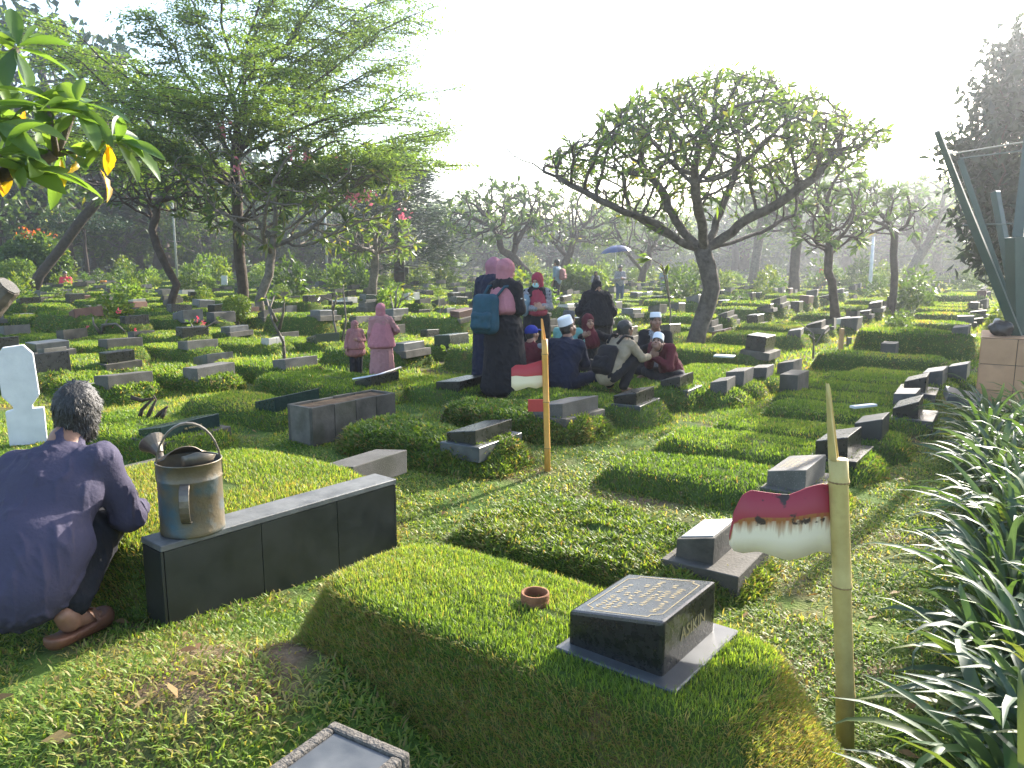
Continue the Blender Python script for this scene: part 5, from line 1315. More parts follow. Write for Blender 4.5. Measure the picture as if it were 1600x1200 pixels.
# ---- tiled pedestal with green steel legs
def pedestal():
    a=atY(1534,528,8.0); x0=a[0]; zt=a[2]; Y0=8.0; w_=.96
    an=-math.atan2(x0,Y0); root=empty('tiled_pedestal',(x0+w_/2*(math.cos(an)-math.sin(an)),Y0+w_/2*(math.sin(an)+math.cos(an)),0),an); tag(root,'tan tiled square pedestal at the right edge carrying green steel legs','pedestal')
    tile=m_noise('tan_tile',(.33,.17,.085),(.42,.23,.12),4,.4,.0,None,.5,rand=.14,moss=((.22,.12,.07),3,.6))
    m=MB(); m.box((0,0,zt/2-.01),(w_/2-.012,w_/2-.012,zt/2-.011)); m.build('core',M['concrete'],root)
    n=3; tw=w_/n; nh=3; th_=zt/nh
    me=MB(); me.box((0,0,0),(tw/2-.003,.006,th_/2-.003)); tm=me.mesh('tile',tile,bevel=.002)
    for i in range(n):
        for k in range(nh):
            for (ang,dx,dy) in ((0,-w_/2+tw*(i+.5),-w_/2-.0),(math.pi/2,-w_/2-.0,-w_/2+tw*(i+.5))):
                o=obj('tile',tm,root,(dx,dy,th_*(k+.5)),ang)
    m=MB(); m.box((0,0,zt+.006),(w_/2+.004,w_/2+.004,.005)); m.build('top_slab',tile,root)
    g=m_noise('green_steel_paint',(.006,.038,.03),(.012,.055,.043),5,.45,.001,40,.5,rand=.05,moss=((.09,.05,.03),5,.68))
    leg=empty('steel_tower',(x0+.38,Y0+.16,zt+.012)); tag(leg,'green painted steel support spreading in slanted legs above the tiled pedestal','steel support'); o=np.array(leg.location)
    rel=lambda px,py,dy=0: atY(px,py,Y0+.16+dy)-o
    def beam(p,q,w2,nm='leg'):
        p=np.array(p);q=np.array(q); d=q-p; L=np.linalg.norm(d); mb=MB(); mb.box((0,0,L/2),(w2,w2,L/2)); ob=mb.build(nm,g,leg,bevel=.006); ob.location=p; ob.rotation_mode='QUATERNION'; ob.rotation_quaternion=Vector(d).to_track_quat('Z','Y'); return ob
    mb=MB(); mb.tube([rel(1590,527),rel(1548,420,-.05),rel(1500,300,-.12),rel(1464,205,-.2)],[.062,.056,.046,.034],4); mb.build('leg',g,leg); beam(rel(1592,527,.1),rel(1590,370,.1),.085,'post'); beam(rel(1590,372,.1),rel(1616,150,.4),.05,'post')
    beam(rel(1578,480,.6),rel(1500,250,.9),.032); beam(rel(1580,440,.9),rel(1555,300,1.2),.04)
    beam(rel(1478,242,-.15),rel(1700,205,1.2),.008,'tie_bar'); beam(rel(1504,352,.8),rel(1700,345,1.0),.009,'tie_bar'); beam(rel(1498,248,.9),rel(1700,222,1.4),.009,'tie_bar')
    m=MB(); m.box((0,0,-.004),(.2,.2,.008)); o2=m.build('foot_plate',g,leg); o2.location=rel(1590,527,.05)
    # dark bag with white wrapper beside the foot
    m=MB(); rg=np.random.default_rng(3)
    bm=bmesh.new(); bmesh.ops.create_icosphere(bm,subdivisions=3,radius=.11)
    for v in bm.verts: v.co*=1+.22*math.sin(v.co.x*55+v.co.z*38)*math.cos(v.co.y*47+v.co.x*21); v.co.z*=.8
    me=bpy.data.meshes.new('bag'); bm.to_mesh(me); bm.free(); me.materials.append(m_plain('black_plastic',(.012,.012,.013),.3)); me.polygons.foreach_set('use_smooth',np.ones(len(me.polygons),bool))
    q=atY(1563,522,Y0+.14); b=obj('plastic_bag',me,None,(q[0],q[1],zt+.085)); tag(b,'black plastic bag on the edge of the tiled pedestal','bag')
    bm=bmesh.new(); bmesh.ops.create_icosphere(bm,subdivisions=3,radius=.1)
    for v in bm.verts: v.co*=1+.2*math.sin(v.co.x*60+v.co.z*45+v.co.y*30); v.co.x*=.55;v.co.y*=.5; v.co.z*=1.0; v.co*=.8
    me=bpy.data.meshes.new('bag'); bm.to_mesh(me); bm.free(); me.materials.append(M['white'])
    q=atY(1572,490,Y0+.2); b=obj('plastic_bag',me,None,(q[0]-.02,q[1]+.1,zt+.10)); tag(b,'white crumpled bag stuck between the green steel legs','bag')
pedestal()

# ---- poles, pegs, umbrella, far building
def pole(px,py,top,r,label,mat,arm=None,name='lamp_pole'):
    b=gat(px,py); Y=b[1]; T=atY(px+(arm or 0)*0,top,Y)-b; root=empty(name,b); tag(root,label,'lamp pole' if 'lamp' in name else 'pole','lamp poles among the graves')
    m=MB(); m.tube([(0,0,-.1),(0,0,T[2]*.5),(0,0,T[2])],[r,r*.85,r*.65],10); m.build('shaft',mat,root,smooth=True)
    if arm:
        q=atY(px+arm,top-3,Y)-b; m=MB(); m.tube([(0,0,T[2]),(q[0]*.5,0,q[2]+.05),(q[0],0,q[2])],[r*.5,r*.4,r*.35],8); m.build('arm',mat,root,smooth=True)
        m=MB(); m.box((q[0],0,q[2]-.03),(r*3,r*1.4,r*.8)); m.build('lamp_head',mat,root,bevel=.01)
galv=m_noise('galvanised_pole',(.30,.31,.31),(.42,.43,.43),4,.45,0,None,.5,rand=.05,metal=.3)
pole(512,446,250,.075,'tall galvanised lamp pole right of the pink frangipani',galv,22)
pole(278,445,175,.07,'thin lamp pole right of the gnarled frangipani',galv,None)
pole(1358,463,370,.09,'short pale leaning-looking post in the sunny field',M['white'],None,'white_post')
pole(776,425,275,.09,'lamp pole behind the women\'s heads with short arm',galv,24)
pole(44,415,310,.1,'lamp pole behind the round shrub',galv,None)
def peg(px,py,top,w_,mat,label):
    b=gat(px,py); Y=b[1]; h=atY(px,top,Y)[2]-b[2]; m=MB(); m.box((0,0,h/2-.05),(w_,w_*.8,h/2+.05)); o=m.build('marker_peg',mat,None,b,R(20),bevel=.012,seg=2); tag(o,label,'marker peg','marker pegs on the sunny mounds')
peg(1313,552,513,.035,m_noise('tan_wood',(.45,.24,.10),(.55,.32,.15),8,.7),'tan wooden marker peg upright on a dark mound')
peg(1374,533,516,.04,M['terrazzo'],'grey stone peg at the right end of the low grave kerb')
peg(1326,540,527,.04,M['terrazzo'],'small pale stone peg right next to the tan one')
peg(1347,537,526,.035,M['terrazzo'],'small pale stone peg midway along the low kerb')
def whiteboard(px,py,w_,h_,label,name='white_marker'):
    b=gat(px,py); sc=b[1]/FPX; m=MB(); m.box((0,0,h_*sc/2-.03),(w_*sc/2,.03,h_*sc/2+.03)); o=m.build(name,M['white'],None,b,R(random.uniform(-15,15)),bevel=.01); tag(o,label,'grave marker')
whiteboard(167,425,5,9,'little white marker before the dark umbrella-shaped tree')
whiteboard(236,428,5,13,'white marker behind the gnarled frangipani trunk')
whiteboard(351,448,9,17,'white marker left of the rain tree trunk')
whiteboard(896,462,8,20,'white marker post right of the far standing man')
whiteboard(1035,456,6,14,'white marker right of the blue umbrella')
whiteboard(300,449,4,9,'tiny white marker in the back field')
def orange(px,py):
    b=gat(px,py); sc=b[1]/FPX; m=MB(); m.lathe([(0,0),(.33*11*sc,0),(.42*11*sc,10*sc),(.45*11*sc,10.4*sc),(.38*11*sc,10.5*sc),(.3*11*sc,1*sc)],16); o=m.build('orange_bucket',m_noise('orange_plastic',(.55,.20,.06),(.6,.25,.08),5,.5),None,b,smooth=True); tag(o,'faded orange bucket between graves in the far left field','bucket')
orange(162,449)
def umbrella():
    g=LM['the blue umbrella']; Y=g[1]; c=atY(962,402,Y); r=(986-938)/2*Y/FPX
    hz=c[2]; root=empty('blue_umbrella',(c[0],Y,hz-.55)); tag(root,'open blue umbrella held over a far visitor','umbrella')
    o=np.array(root.location); blue=m_leaf('blue_canopy',[(0,(.015,.035,.12)),(1,(.03,.07,.2))],.25,.45,.4,byrand=True,tcol=(1.1,1.1,1.3))
    top=np.array([c[0],Y,atY(962,384,Y)[2]])-o
    ax=np.array([-.12,0,1.]); ax/=np.linalg.norm(ax)
    for k in range(8):
        a0,a1=2*math.pi*k/8,2*math.pi*(k+1)/8; V=[];F=[];n=6
        for i in range(n+1):
            f=i/n
            for j,a in enumerate((a0,(a0+a1)/2,a1)):
                rr=r*1.0*math.sin(f*1.25)/math.sin(1.25)*(.95 if j==1 else 1); z=-(1-math.cos(f*1.25))*r*.62+(.02 if j==1 else 0)
                V.append(top+np.array([rr*math.cos(a),rr*math.sin(a),z-.12*rr*math.cos(a)*-1]))
        for i in range(n):
            for j in (0,1): F.append((i*3+j,i*3+j+1,i*3+3+j+1,i*3+3+j))
        p_=obj('canopy_panel',npmesh('canopy_panel',np.array(V),np.array(F),blue,True),root)
    m=MB(); m.tube([top+[0,0,.06],top-[.0,0,.45],top-[-.03,0,.95]],.012,6); m.build('shaft',M['steel'],root)
umbrella()
def building():
    p=atY(1100,352,190.); x0=atY(1088,360,190.)[0]; x1=atY(1118,360,190.)[0]; zt=atY(1100,335,190.)[2]; w_=(x1-x0)/2
    root=empty('tower_block',((x0+x1)/2,190,0)); tag(root,'pale distant tower block glimpsed between the frangipani limbs','building')
    m=MB(); m.box((0,0,zt/2),(w_,w_*.7,zt/2)); m.build('wall',m_noise('pale_facade',(.5,.52,.55),(.6,.62,.64),.2,.7),root)
    m=MB(); m.box((0,0,zt+.3),(w_*1.03,w_*.73,.3)); m.build('roof_edge',M['white'],root)
    wm=MB(); wm.box((0,0,0),(w_*.11,.06,.55)); me=wm.mesh('window',m_plain('window_glass',(.05,.06,.07),.15))
    for i in range(5):
        for k in range(6): obj('window',me,root,(-w_*.75+i*w_*.375,-w_*.7-.03,zt-1.6-k*2.6))
building()
# red plant pot group in the far middle
def redflower():
    b=gat(622,446); sc=b[1]/FPX; root=empty('potted_plant',b); tag(root,'red-flowered plant with crooked stem on dark plinth in the far field','plant')
    m=MB(); m.box((8*sc,0,14*sc),(9*sc,6*sc,14*sc)); m.build('plinth',M['granite'],root,bevel=.02)
    m=MB(); m.tube([(6*sc,0,28*sc),(4*sc,0,38*sc),(-2*sc,0,48*sc)],[.12,.08,.05],6); m.build('stem',M['bark'],root)
    rg=np.random.default_rng(2); P=rg.normal(0,1,(40,3))*[2.2*sc,2.2*sc,3*sc]+[-1*sc,0,50*sc]; V,F,t=leaves(P,rg.normal(size=(40,3)),.25,.16,3,droop=0); obj('flowers',npmesh('flowers',V,F,m_leaf('red_petal',[(0,(.6,.06,.02)),(1,(.7,.15,.05))],.35),False,t),root)
redflower()
# red cloth hung far right
b=gat(1287,452); m=MB(); sc=b[1]/FPX; V=[];F=[]
for i in range(9):
    for k in range(5): V.append(((i-4)*2.3*sc,.12*math.sin(i*1.3+k*.4)+.03,30*sc-k*5.5*sc+.06*math.sin(i)))
for i in range(8):
    for k in range(4): F.append((i*5+k,i*5+k+1,i*5+k+6,i*5+k+5))
cl=empty('hung_cloth',b); tag(cl,'orange-red cloth hung on two sticks far beyond the slender frangipani','cloth')
o=obj('cloth',npmesh('cloth',np.array(V),np.array(F),cloth('orange_red_cloth',(.6,.09,.04)),True),cl); md=o.modifiers.new('t','SOLIDIFY'); md.thickness=.01
for sx in (-1,1):
    m=MB(); m.tube([(sx*9*sc,0,-.1),(sx*9*sc,0,33*sc)],.03,6); m.build('stick',M['bark'],cl)
# ================================================================== people: one continuous blended surface each
def smin(a,b,k):
    h=np.clip(.5+.5*(b-a)/k,0,1); return b+(a-b)*h-k*h*(1-h)
class Blob:
    def __init__(s): s.p=[]
    def cap(s,a,b,ra,rb=None,k=.02,sub=False): s.p.append(('c',np.array(a,float),np.array(b,float),ra,ra if rb is None else rb,k,sub)); return s
    def chain(s,P,Rr,k=.02):
        for i in range(len(P)-1): s.cap(P[i],P[i+1],Rr[i],Rr[i+1],k)
        return s
    def ell(s,c,r,rot=None,k=.02,sub=False): s.p.append(('e',np.array(c,float),np.array(r,float),np.eye(3) if rot is None else np.array(rot),None,k,sub)); return s
    def mesh(s,h,name,mat,fold=0,fseed=0,fscale=14,smooth_=True,fdir=None):
        lo=np.full(3,1e9);hi=-lo
        for q in s.p:
            if q[6]: continue
            if q[0]=='c': r=max(q[3],q[4]); a=np.minimum(q[1],q[2])-r; b=np.maximum(q[1],q[2])+r
            else: r=q[2].max(); a=q[1]-r; b=q[1]+r
            lo=np.minimum(lo,a);hi=np.maximum(hi,b)
        lo-=3*h;hi+=3*h; n=np.ceil((hi-lo)/h).astype(int)+1
        F=np.full(n,.4,np.float32); ax=[lo[i]+h*np.arange(n[i]) for i in range(3)]
        for q in s.p:
            k=max(q[5],1e-4); pad=k+3*h
            if q[0]=='c': r=max(q[3],q[4]); a=np.minimum(q[1],q[2])-r-pad; b=np.maximum(q[1],q[2])+r+pad
            else: r=q[2].max(); a=q[1]-r-pad; b=q[1]+r+pad
            i0=np.clip(np.floor((a-lo)/h).astype(int),0,n); i1=np.clip(np.ceil((b-lo)/h).astype(int)+1,0,n)
            if (i1<=i0).any(): continue
            sl=tuple(slice(i0[i],i1[i]) for i in range(3))
            X,Y,Z=np.meshgrid(ax[0][sl[0]],ax[1][sl[1]],ax[2][sl[2]],indexing='ij')
            if q[0]=='c':
                A,B=q[1],q[2]; ba=B-A; L2=ba@ba+1e-12
                t=np.clip(((X-A[0])*ba[0]+(Y-A[1])*ba[1]+(Z-A[2])*ba[2])/L2,0,1)
                d=np.sqrt((X-A[0]-t*ba[0])**2+(Y-A[1]-t*ba[1])**2+(Z-A[2]-t*ba[2])**2)-(q[3]+(q[4]-q[3])*t)
            else:
                c,r,Rm=q[1],q[2],q[3]; x=X-c[0];y=Y-c[1];z=Z-c[2]
                u=(x*Rm[0,0]+y*Rm[1,0]+z*Rm[2,0])/r[0];v=(x*Rm[0,1]+y*Rm[1,1]+z*Rm[2,1])/r[1];w_=(x*Rm[0,2]+y*Rm[1,2]+z*Rm[2,2])/r[2]
                k0=np.sqrt(u*u+v*v+w_*w_); k1=np.sqrt((u/r[0])**2+(v/r[1])**2+(w_/r[2])**2)+1e-9
                d=k0*(k0-1)/k1
            d=d.astype(np.float32); f=F[sl]
            F[sl]=-smin(-f,d,k) if q[6] else smin(f,d,k)
        V,Q=surface_nets(F,lo,h)
        if fold:
            N=vnormals(V,Q)
            U=V+.02*np.stack([snoise(V,9,fseed+7),snoise(V,9,fseed+8),snoise(V,9,fseed+9)],1); rd=lambda q,sc,sd: 1-2*np.abs(snoise(q,sc,sd,4))**.8
            w1=.75*rd(U*[1,1,.55] if fdir is None else U*fdir,fscale*.8,fseed)+.45*rd(U[:,[1,2,0]]*[1,.6,1],fscale*1.5,fseed+3)+.3*snoise(V,fscale*2.3,fseed+1)-.3
            V=V+N*((np.maximum(w1,-.55)+.15)*fold)[:,None]
        return npmesh(name,V,Q,mat,smooth_)
def vnormals(V,Q):
    n=np.cross(V[Q[:,2]]-V[Q[:,0]],V[Q[:,3]]-V[Q[:,1]]); N=np.zeros_like(V)
    for i in range(4): np.add.at(N,Q[:,i],n)
    return N/(np.linalg.norm(N,axis=1)[:,None]+1e-12)
def surface_nets(F,o,h):
    s=F<0; nx,ny,nz=F.shape
    C=[(i,j,k) for i in (0,1) for j in (0,1) for k in (0,1)]
    sh=lambda A,c: A[c[0]:nx-1+c[0],c[1]:ny-1+c[1],c[2]:nz-1+c[2]]
    cnt=sum(sh(s,c).astype(np.int8) for c in C); act=(cnt>0)&(cnt<8)
    ids=np.full(act.shape,-1,np.int64); I=np.nonzero(act); m=len(I[0]); ids[I]=np.arange(m)
    pos=np.zeros((m,3));num=np.zeros(m)
    for a in C:
        for d in range(3):
            if a[d]: continue
            b=list(a); b[d]=1
            fa=F[I[0]+a[0],I[1]+a[1],I[2]+a[2]];fb=F[I[0]+b[0],I[1]+b[1],I[2]+b[2]]
            cr=(fa<0)!=(fb<0); t=np.where(cr,fa/(fa-fb+1e-20),0)
            for ax in range(3): pos[:,ax]+=np.where(cr,a[ax]+(t if ax==d else 0),0)
            num+=cr
    V=(np.stack(I,1)+pos/num[:,None])*h+o
    Q=[]
    for d in range(3):
        u,v=[(1,2),(2,0),(0,1)][d]
        sl0=[slice(1,-1)]*3; sl0[d]=slice(0,-1); sl1=[slice(1,-1)]*3; sl1[d]=slice(1,None)
        a=s[tuple(sl0)];b=s[tuple(sl1)]; cr=np.nonzero(a!=b)
        if not len(cr[0]): continue
        base=[cr[i]+(0 if i==d else 1) for i in range(3)]
        def cell(du,dv):
            c=list(base); c[u]=c[u]-du; c[v]=c[v]-dv; return ids[c[0],c[1],c[2]]
        q=np.stack([cell(1,1),cell(0,1),cell(0,0),cell(1,0)],1); fl=~a[cr]
        q[fl]=q[fl][:,::-1]; Q.append(q)
    Q=np.concatenate(Q); return V,Q[(Q>=0).all(1)]
def rotz(a): c,s=math.cos(a),math.sin(a); return np.array([[c,-s,0],[s,c,0],[0,0,1.]])
def rotx(a): c,s=math.cos(a),math.sin(a); return np.array([[1.,0,0],[0,c,-s],[0,s,c]])
V3=lambda *a: np.array(a,float)

class Fig:
    """joints in the figure's own frame: +y is where it faces, z up, metres; j holds them"""
    def __init__(s,j,hyaw=0.,hpitch=0.,sc=1.): 
        s.j={k:V3(*v) for k,v in j.items()}; s.H=rotz(hyaw)@rotx(-hpitch); s.sc=sc
    def hp(s,x,y,z): return s.j['head']+s.H@V3(x,y,z)      # a point in the head's frame
    def body(s,mat,voxel,fingers=True,feet=True):
        j=s.j;B=Blob();H_=s.H
        B.ell(s.hp(0,-.012,.03),(.073,.092,.092),H_,.02); B.ell(s.hp(0,.018,-.035),(.058,.07,.085),H_,.03); B.ell(s.hp(0,.05,-.085),(.034,.03,.026),H_,.03)
        B.cap(s.hp(0,.085,.02),s.hp(0,.105,-.022),.009,.015,.012); 
        for x in (-1,1):
            B.ell(s.hp(x*.076,-.005,-.012),(.012,.024,.034),H_,.008); B.ell(s.hp(x*.042,.062,-.03),(.026,.024,.026),H_,.02); B.cap(s.hp(x*.014,.088,.038),s.hp(x*.045,.076,.04),.010,.009,.012)
            B.ell(s.hp(x*.033,.094,.018),(.015,.014,.010),H_,.01,True)
        B.cap(s.hp(-.018,.084,-.058),s.hp(.018,.084,-.058),.010,.010,.01)
        B.cap(j['neck'],s.hp(0,-.02,-.05),.054,.05,.03)
        ch=(j['shL']+j['shR'])/2; hc=(j['hipL']+j['hipR'])/2
        B.cap(j['neck'],ch*.8+hc*.2,.06,.10,.05); B.cap(ch*.8+hc*.2,hc,.11,.10,.05)
        for S in 'LR':
            B.cap(ch,j['sh'+S],.07,.048,.04); B.chain([j['sh'+S],j['el'+S],j['wr'+S]],[.046,.036,.026],.02)
            B.chain([j['hip'+S],j['kn'+S],j['an'+S]],[.075,.05,.034],.02)
            if feet:
                a=j['an'+S]; t=j['toe'+S]; d=t-a; B.cap(a-d*.18-[0,0,.0],a-[0,0,.03],.034,.036,.02); B.cap(a-[0,0,.02],t,.036,.026,.02)
                side=np.cross(d/np.linalg.norm(d),[0,0,1.])
                for q in range(5): B.cap(t+side*(q-2)*.016,t+d/np.linalg.norm(d)*(.04-.006*abs(q-1))+side*(q-2)*.019-[0,0,.005],.011,.009,.006)
            s.hand(B,S,fingers)
        return B.mesh(voxel,'person',mat)
    def hand(s,B,S,fingers=True):
        j=s.j; w=j['wr'+S]; d=j['ha'+S]-w; d=d/(np.linalg.norm(d)+1e-9); pn=j.get('pn'+S,V3(0,0,-1.)); pn=pn-d*(pn@d); pn/=np.linalg.norm(pn)+1e-9
        lat=np.cross(d,pn)*(1 if S=='R' else -1); curl=float(j.get('curl'+S,V3(.5,0,0))[0])
        B.cap(w,w+d*.05,.026,.030,.015)
        B.ell(w+d*.065,(.044,.040,.017),np.stack([d,lat,pn],1),.012)
        if not fingers: B.ell(w+d*.12,(.04,.034,.016),np.stack([d,lat,pn],1),.015); return
        for i,(o,L) in enumerate(((.030,.068),(.010,.078),(-.011,.072),(-.030,.056))):
            p=w+d*(.098-.004*abs(i-1))+lat*o; a=0.; pts=[p]; rr=[.0092]
            for q,f in enumerate((.45,.32,.25)):
                a+=curl*(.5+.3*q); pts.append(pts[-1]+(d*math.cos(a)+pn*math.sin(a))*L*f+lat*o*.03); rr.append(.0092-.0010*(q+1))
            B.chain(pts,rr,.004)
        t0=w+d*.03+lat*.034; B.chain([w+d*.02+lat*.02,t0+d*.025+lat*.014+pn*.008,t0+d*.062+lat*.016+pn*.02*(.5+curl)],[.015,.0115,.009],.008)
    def torso(s,mat,name,voxel,g=.0,hem=0.,belly=.02,sleeve='long',fold=.006,seed=1,loose=0.):
        j=s.j;B=Blob(); ch=(j['shL']+j['shR'])/2; hc=(j['hipL']+j['hipR'])/2; ax=hc-ch
        lr=(j['shR']-j['shL']); w=np.linalg.norm(lr); lr=lr/w
        up=-ax/np.linalg.norm(ax); fw=np.cross(up,lr); Rm=np.stack([lr,fw,up],1)
        B.ell(ch+ax*.28,(w*.56+g,.120+g,.20),Rm,.05); B.ell(ch+ax*.75,(w*.46+g+belly*.4+loose,.118+belly+g,.20),Rm,.06); B.ell(hc,(.165+g+loose,.135+g+loose*.5,.13+hem),Rm,.05)
        B.cap(j['neck']-up*.005,ch+ax*.1,.062+g*.4,.10,.05)
        for S in 'LR':
            B.cap(ch+ax*.08,j['sh'+S]-[0,0,.01],.085,.066+g*.5,.05)
            if sleeve!='none':
                e,wr=j['el'+S],j['wr'+S]
                if sleeve=='long': B.chain([j['sh'+S],e,wr*.94+e*.06],[.066+g*.5,.054+g*.5,.042+g*.6],.03)
                else: B.chain([j['sh'+S],e],[.064+g*.5,.056+g*.5],.03)
        return B.mesh(voxel,name,mat,fold,seed,34)
    def trousers(s,mat,voxel,g=0.,fold=.005,seed=2,name='trousers',short=0.):
        j=s.j;B=Blob(); hc=(j['hipL']+j['hipR'])/2
        B.ell(hc,(.155+g,.135+g,.12),None,.04)
        for S in 'LR':
            an=j['an'+S]*(1-short)+j['kn'+S]*short
            B.chain([j['hip'+S],j['kn'+S],an+(0,0,.015)],[.098+g,.070+g,.056+g],.035)
        return B.mesh(voxel,name,mat,fold,seed,34)
    def gown(s,mat,voxel,name='dress',g=0.,foot=.02,w=(.2,.17),wb=(.27,.25),seed=3,fold=.012,sleeve=True,fw=0.):
        """long dress to the ground: blended cones with hanging folds"""
        j=s.j;B=Blob(); ch=(j['shL']+j['shR'])/2; hc=(j['hipL']+j['hipR'])/2
        B.ell(ch-[0,0,.12],(.185+g,.13+g,.20),None,.05); B.cap(ch,ch*.5+hc*.5,.09,.135+g,.05)
        for S in 'LR':
            B.cap(ch-[0,0,.03],j['sh'+S]-[0,0,.01],.08,.068+g,.05)
            if sleeve: B.chain([j['sh'+S],j['el'+S],j['wr'+S]*.93+j['el'+S]*.07],[.07+g,.062+g,.058+g],.03)
        n=22
        for i in range(n):
            f=i/(n-1); z=hc[2]*1.06*(1-f)+(foot+.06)*f; c=V3(hc[0],hc[1]+fw*f,z)
            B.ell(c,(w[0]*(1-f)+wb[0]*f+g,w[1]*(1-f)+wb[1]*f+g,hc[2]*.13),None,.05)
        B.cap(hc-[0,0,.02],ch,.14+g,.13+g,.06)
        return B.mesh(voxel,name,mat,fold,seed,44,fdir=np.array([1,1,.10]))
    def hijab(s,mat,voxel,name='headscarf',drop=.30,w=.20,seed=4,fold=.008,face=True,back=0.,dw=.13):
        j=s.j;B=Blob();H_=s.H; nk=j['neck']
        B.ell(s.hp(0,-.022,.028),(.098,.118,.122),H_,.02); B.ell(s.hp(0,-.012,-.06),(.088,.10,.10),H_,.03)
        B.cap(s.hp(0,-.015,-.08),nk+[0,.0,-.02],.085,.105,.04)
        for i in range(13):
            f=(i+1)/13; B.ell(nk+[0,.015-back*f,-.02-drop*f],( .10+(w-.10)*f**.6,.10+(dw-.10+.03)*f**.6,.075),None,.045)
        if face:
            B.ell(s.hp(0,.112,-.020),(.062,.078,.086),H_,.010,True)
        return B.mesh(voxel,name,mat,fold,seed,46,fdir=np.array([1,1,.3]))
    def hair(s,mat,voxel,g=.012,seed=5,long=0.,fold=.005):
        B=Blob();H_=s.H
        B.ell(s.hp(0,-.016,.04),(.080+g,.098+g,.092+g),H_,.015); B.ell(s.hp(0,-.045,-.03),(.068+g,.06+g,.075+long),H_,.03)
        B.ell(s.hp(0,.105,-.035),(.075,.072,.098),H_,.02,True); B.ell(s.hp(0,.01,-.125),(.09,.10,.05),H_,.02,True)
        for x in (-1,1): B.ell(s.hp(x*.09,.012,-.02),(.025,.03,.05),H_,.015,True)
        return B.mesh(voxel,'hair',mat,fold,seed,42)
    def peci(s,mat,tall=.085,r=.096):
        H_=s.H; m=MB(); n=28; V=[]
        prof=[(1.0,.0),(1.01,.012),(1.0,.02),(.97,tall*.6),(.93,tall*.92),(.88,tall),(.6,tall*1.06),(0.02,tall*1.08)]
        for rr,z in prof:
            for i in range(n):
                a=2*math.pi*i/n; V.append(s.hp(math.cos(a)*r*.87*rr,math.sin(a)*r*1.08*rr-.014,.062+z-.018*math.sin(a)*-1*0))
        F=[]
        for k in range(len(prof)-1):
            for i in range(n): F.append((k*n+i,k*n+(i+1)%n,(k+1)*n+(i+1)%n,(k+1)*n+i))
        m.add(V,F); return m.mesh('cap',mat,smooth=True)
    def face_parts(s,root,mask=None,glasses=False):
        for x in (-1,1):
            V,F=[],[]
            me=uvball(s.hp(x*.033,.083,.016),(.011,.007,.006),s.H); obj('eye',npmesh('eye',me[0],me[1],M['eye'],True),root)
            me=uvball(s.hp(x*.034,.088,.040),(.019,.006,.0045),s.H); obj('eyebrow',npmesh('eyebrow',me[0],me[1],M['hair'],True),root)
        if mask: 
            B=Blob(); B.ell(s.hp(0,.058,-.045),(.062,.056,.060),s.H,.01); B.ell(s.hp(0,.0,-.04),(.09,.055,.09),s.H,.01,True); obj('face_mask',B.mesh(.006,'face_mask',mask,.002,3,60),root)
        else:
            me=uvball(s.hp(0,.092,-.058),(.023,.007,.007),s.H); obj('mouth',npmesh('mouth',me[0],me[1],M['lip'],True),root)
def uvball(c,r,Rm,n=10,m=6):
    V=[];F=[]
    for k in range(m+1):
        t=math.pi*k/m
        for i in range(n):
            a=2*math.pi*i/n; V.append(np.array(c)+Rm@(np.array([math.sin(t)*math.cos(a),math.sin(t)*math.sin(a),math.cos(t)])*np.array(r)))
    for k in range(m):
        for i in range(n): F.append((k*n+i,(k+1)*n+i,(k+1)*n+(i+1)%n,k*n+(i+1)%n))
    return np.array(V),np.array(F)

def stand(h=1.6,arms='down',lean=0.):
    k=h/1.6; J=dict(head=(0,.02+lean*.9,1.485),neck=(0,lean*.8,1.36),shL=(-.165,lean*.75,1.30),shR=(.165,lean*.75,1.30),hipL=(-.085,0,.84),hipR=(.085,0,.84),knL=(-.09,.02,.46),knR=(.09,.02,.46),anL=(-.09,-.02,.075),anR=(.09,-.02,.075),toeL=(-.10,.12,.03),toeR=(.10,.12,.03))
    if arms=='down': J.update(elL=(-.22,-.02,1.04),wrL=(-.22,.06,.80),haL=(-.22,.08,.72),elR=(.22,-.02,1.04),wrR=(.22,.06,.80),haR=(.22,.08,.72),pnL=(1,0,0),pnR=(-1,0,0))
    if arms=='front': J.update(elL=(-.22,.02,1.05),wrL=(-.05,.22,1.08),haL=(.03,.26,1.1),elR=(.22,.02,1.05),wrR=(.05,.24,1.04),haR=(-.03,.27,1.05),pnL=(0,-1,0),pnR=(0,-1,0))
    return {a:tuple(np.array(b)*k) if not a.startswith('pn') else b for a,b in J.items()}
def sit(lean=.12,hz=.12,arms='pray',knee=.30,kz=.16,head=None):
    """cross-legged on the ground"""
    J=dict(hipL=(-.10,0,hz),hipR=(.10,0,hz),shL=(-.17,lean,hz+.46),shR=(.17,lean,hz+.46),neck=(0,lean+.02,hz+.53),head=(0,lean+.07,hz+.665),
      knL=(-.34,.26,kz),knR=(.34,.26,kz),anL=(.10,.33,.07),anR=(-.10,.38,.07),toeL=(.22,.36,.06),toeR=(-.22,.40,.06))
    if arms=='pray': J.update(elL=(-.22,lean+.10,hz+.22),wrL=(-.06,lean+.27,hz+.33),haL=(-.02,lean+.30,hz+.42),elR=(.22,lean+.10,hz+.22),wrR=(.06,lean+.27,hz+.33),haR=(.02,lean+.30,hz+.42),pnL=(.6,-.5,.4),pnR=(-.6,-.5,.4),curlL=(.25,0,0),curlR=(.25,0,0))
    if head: J['head']=head
    return J
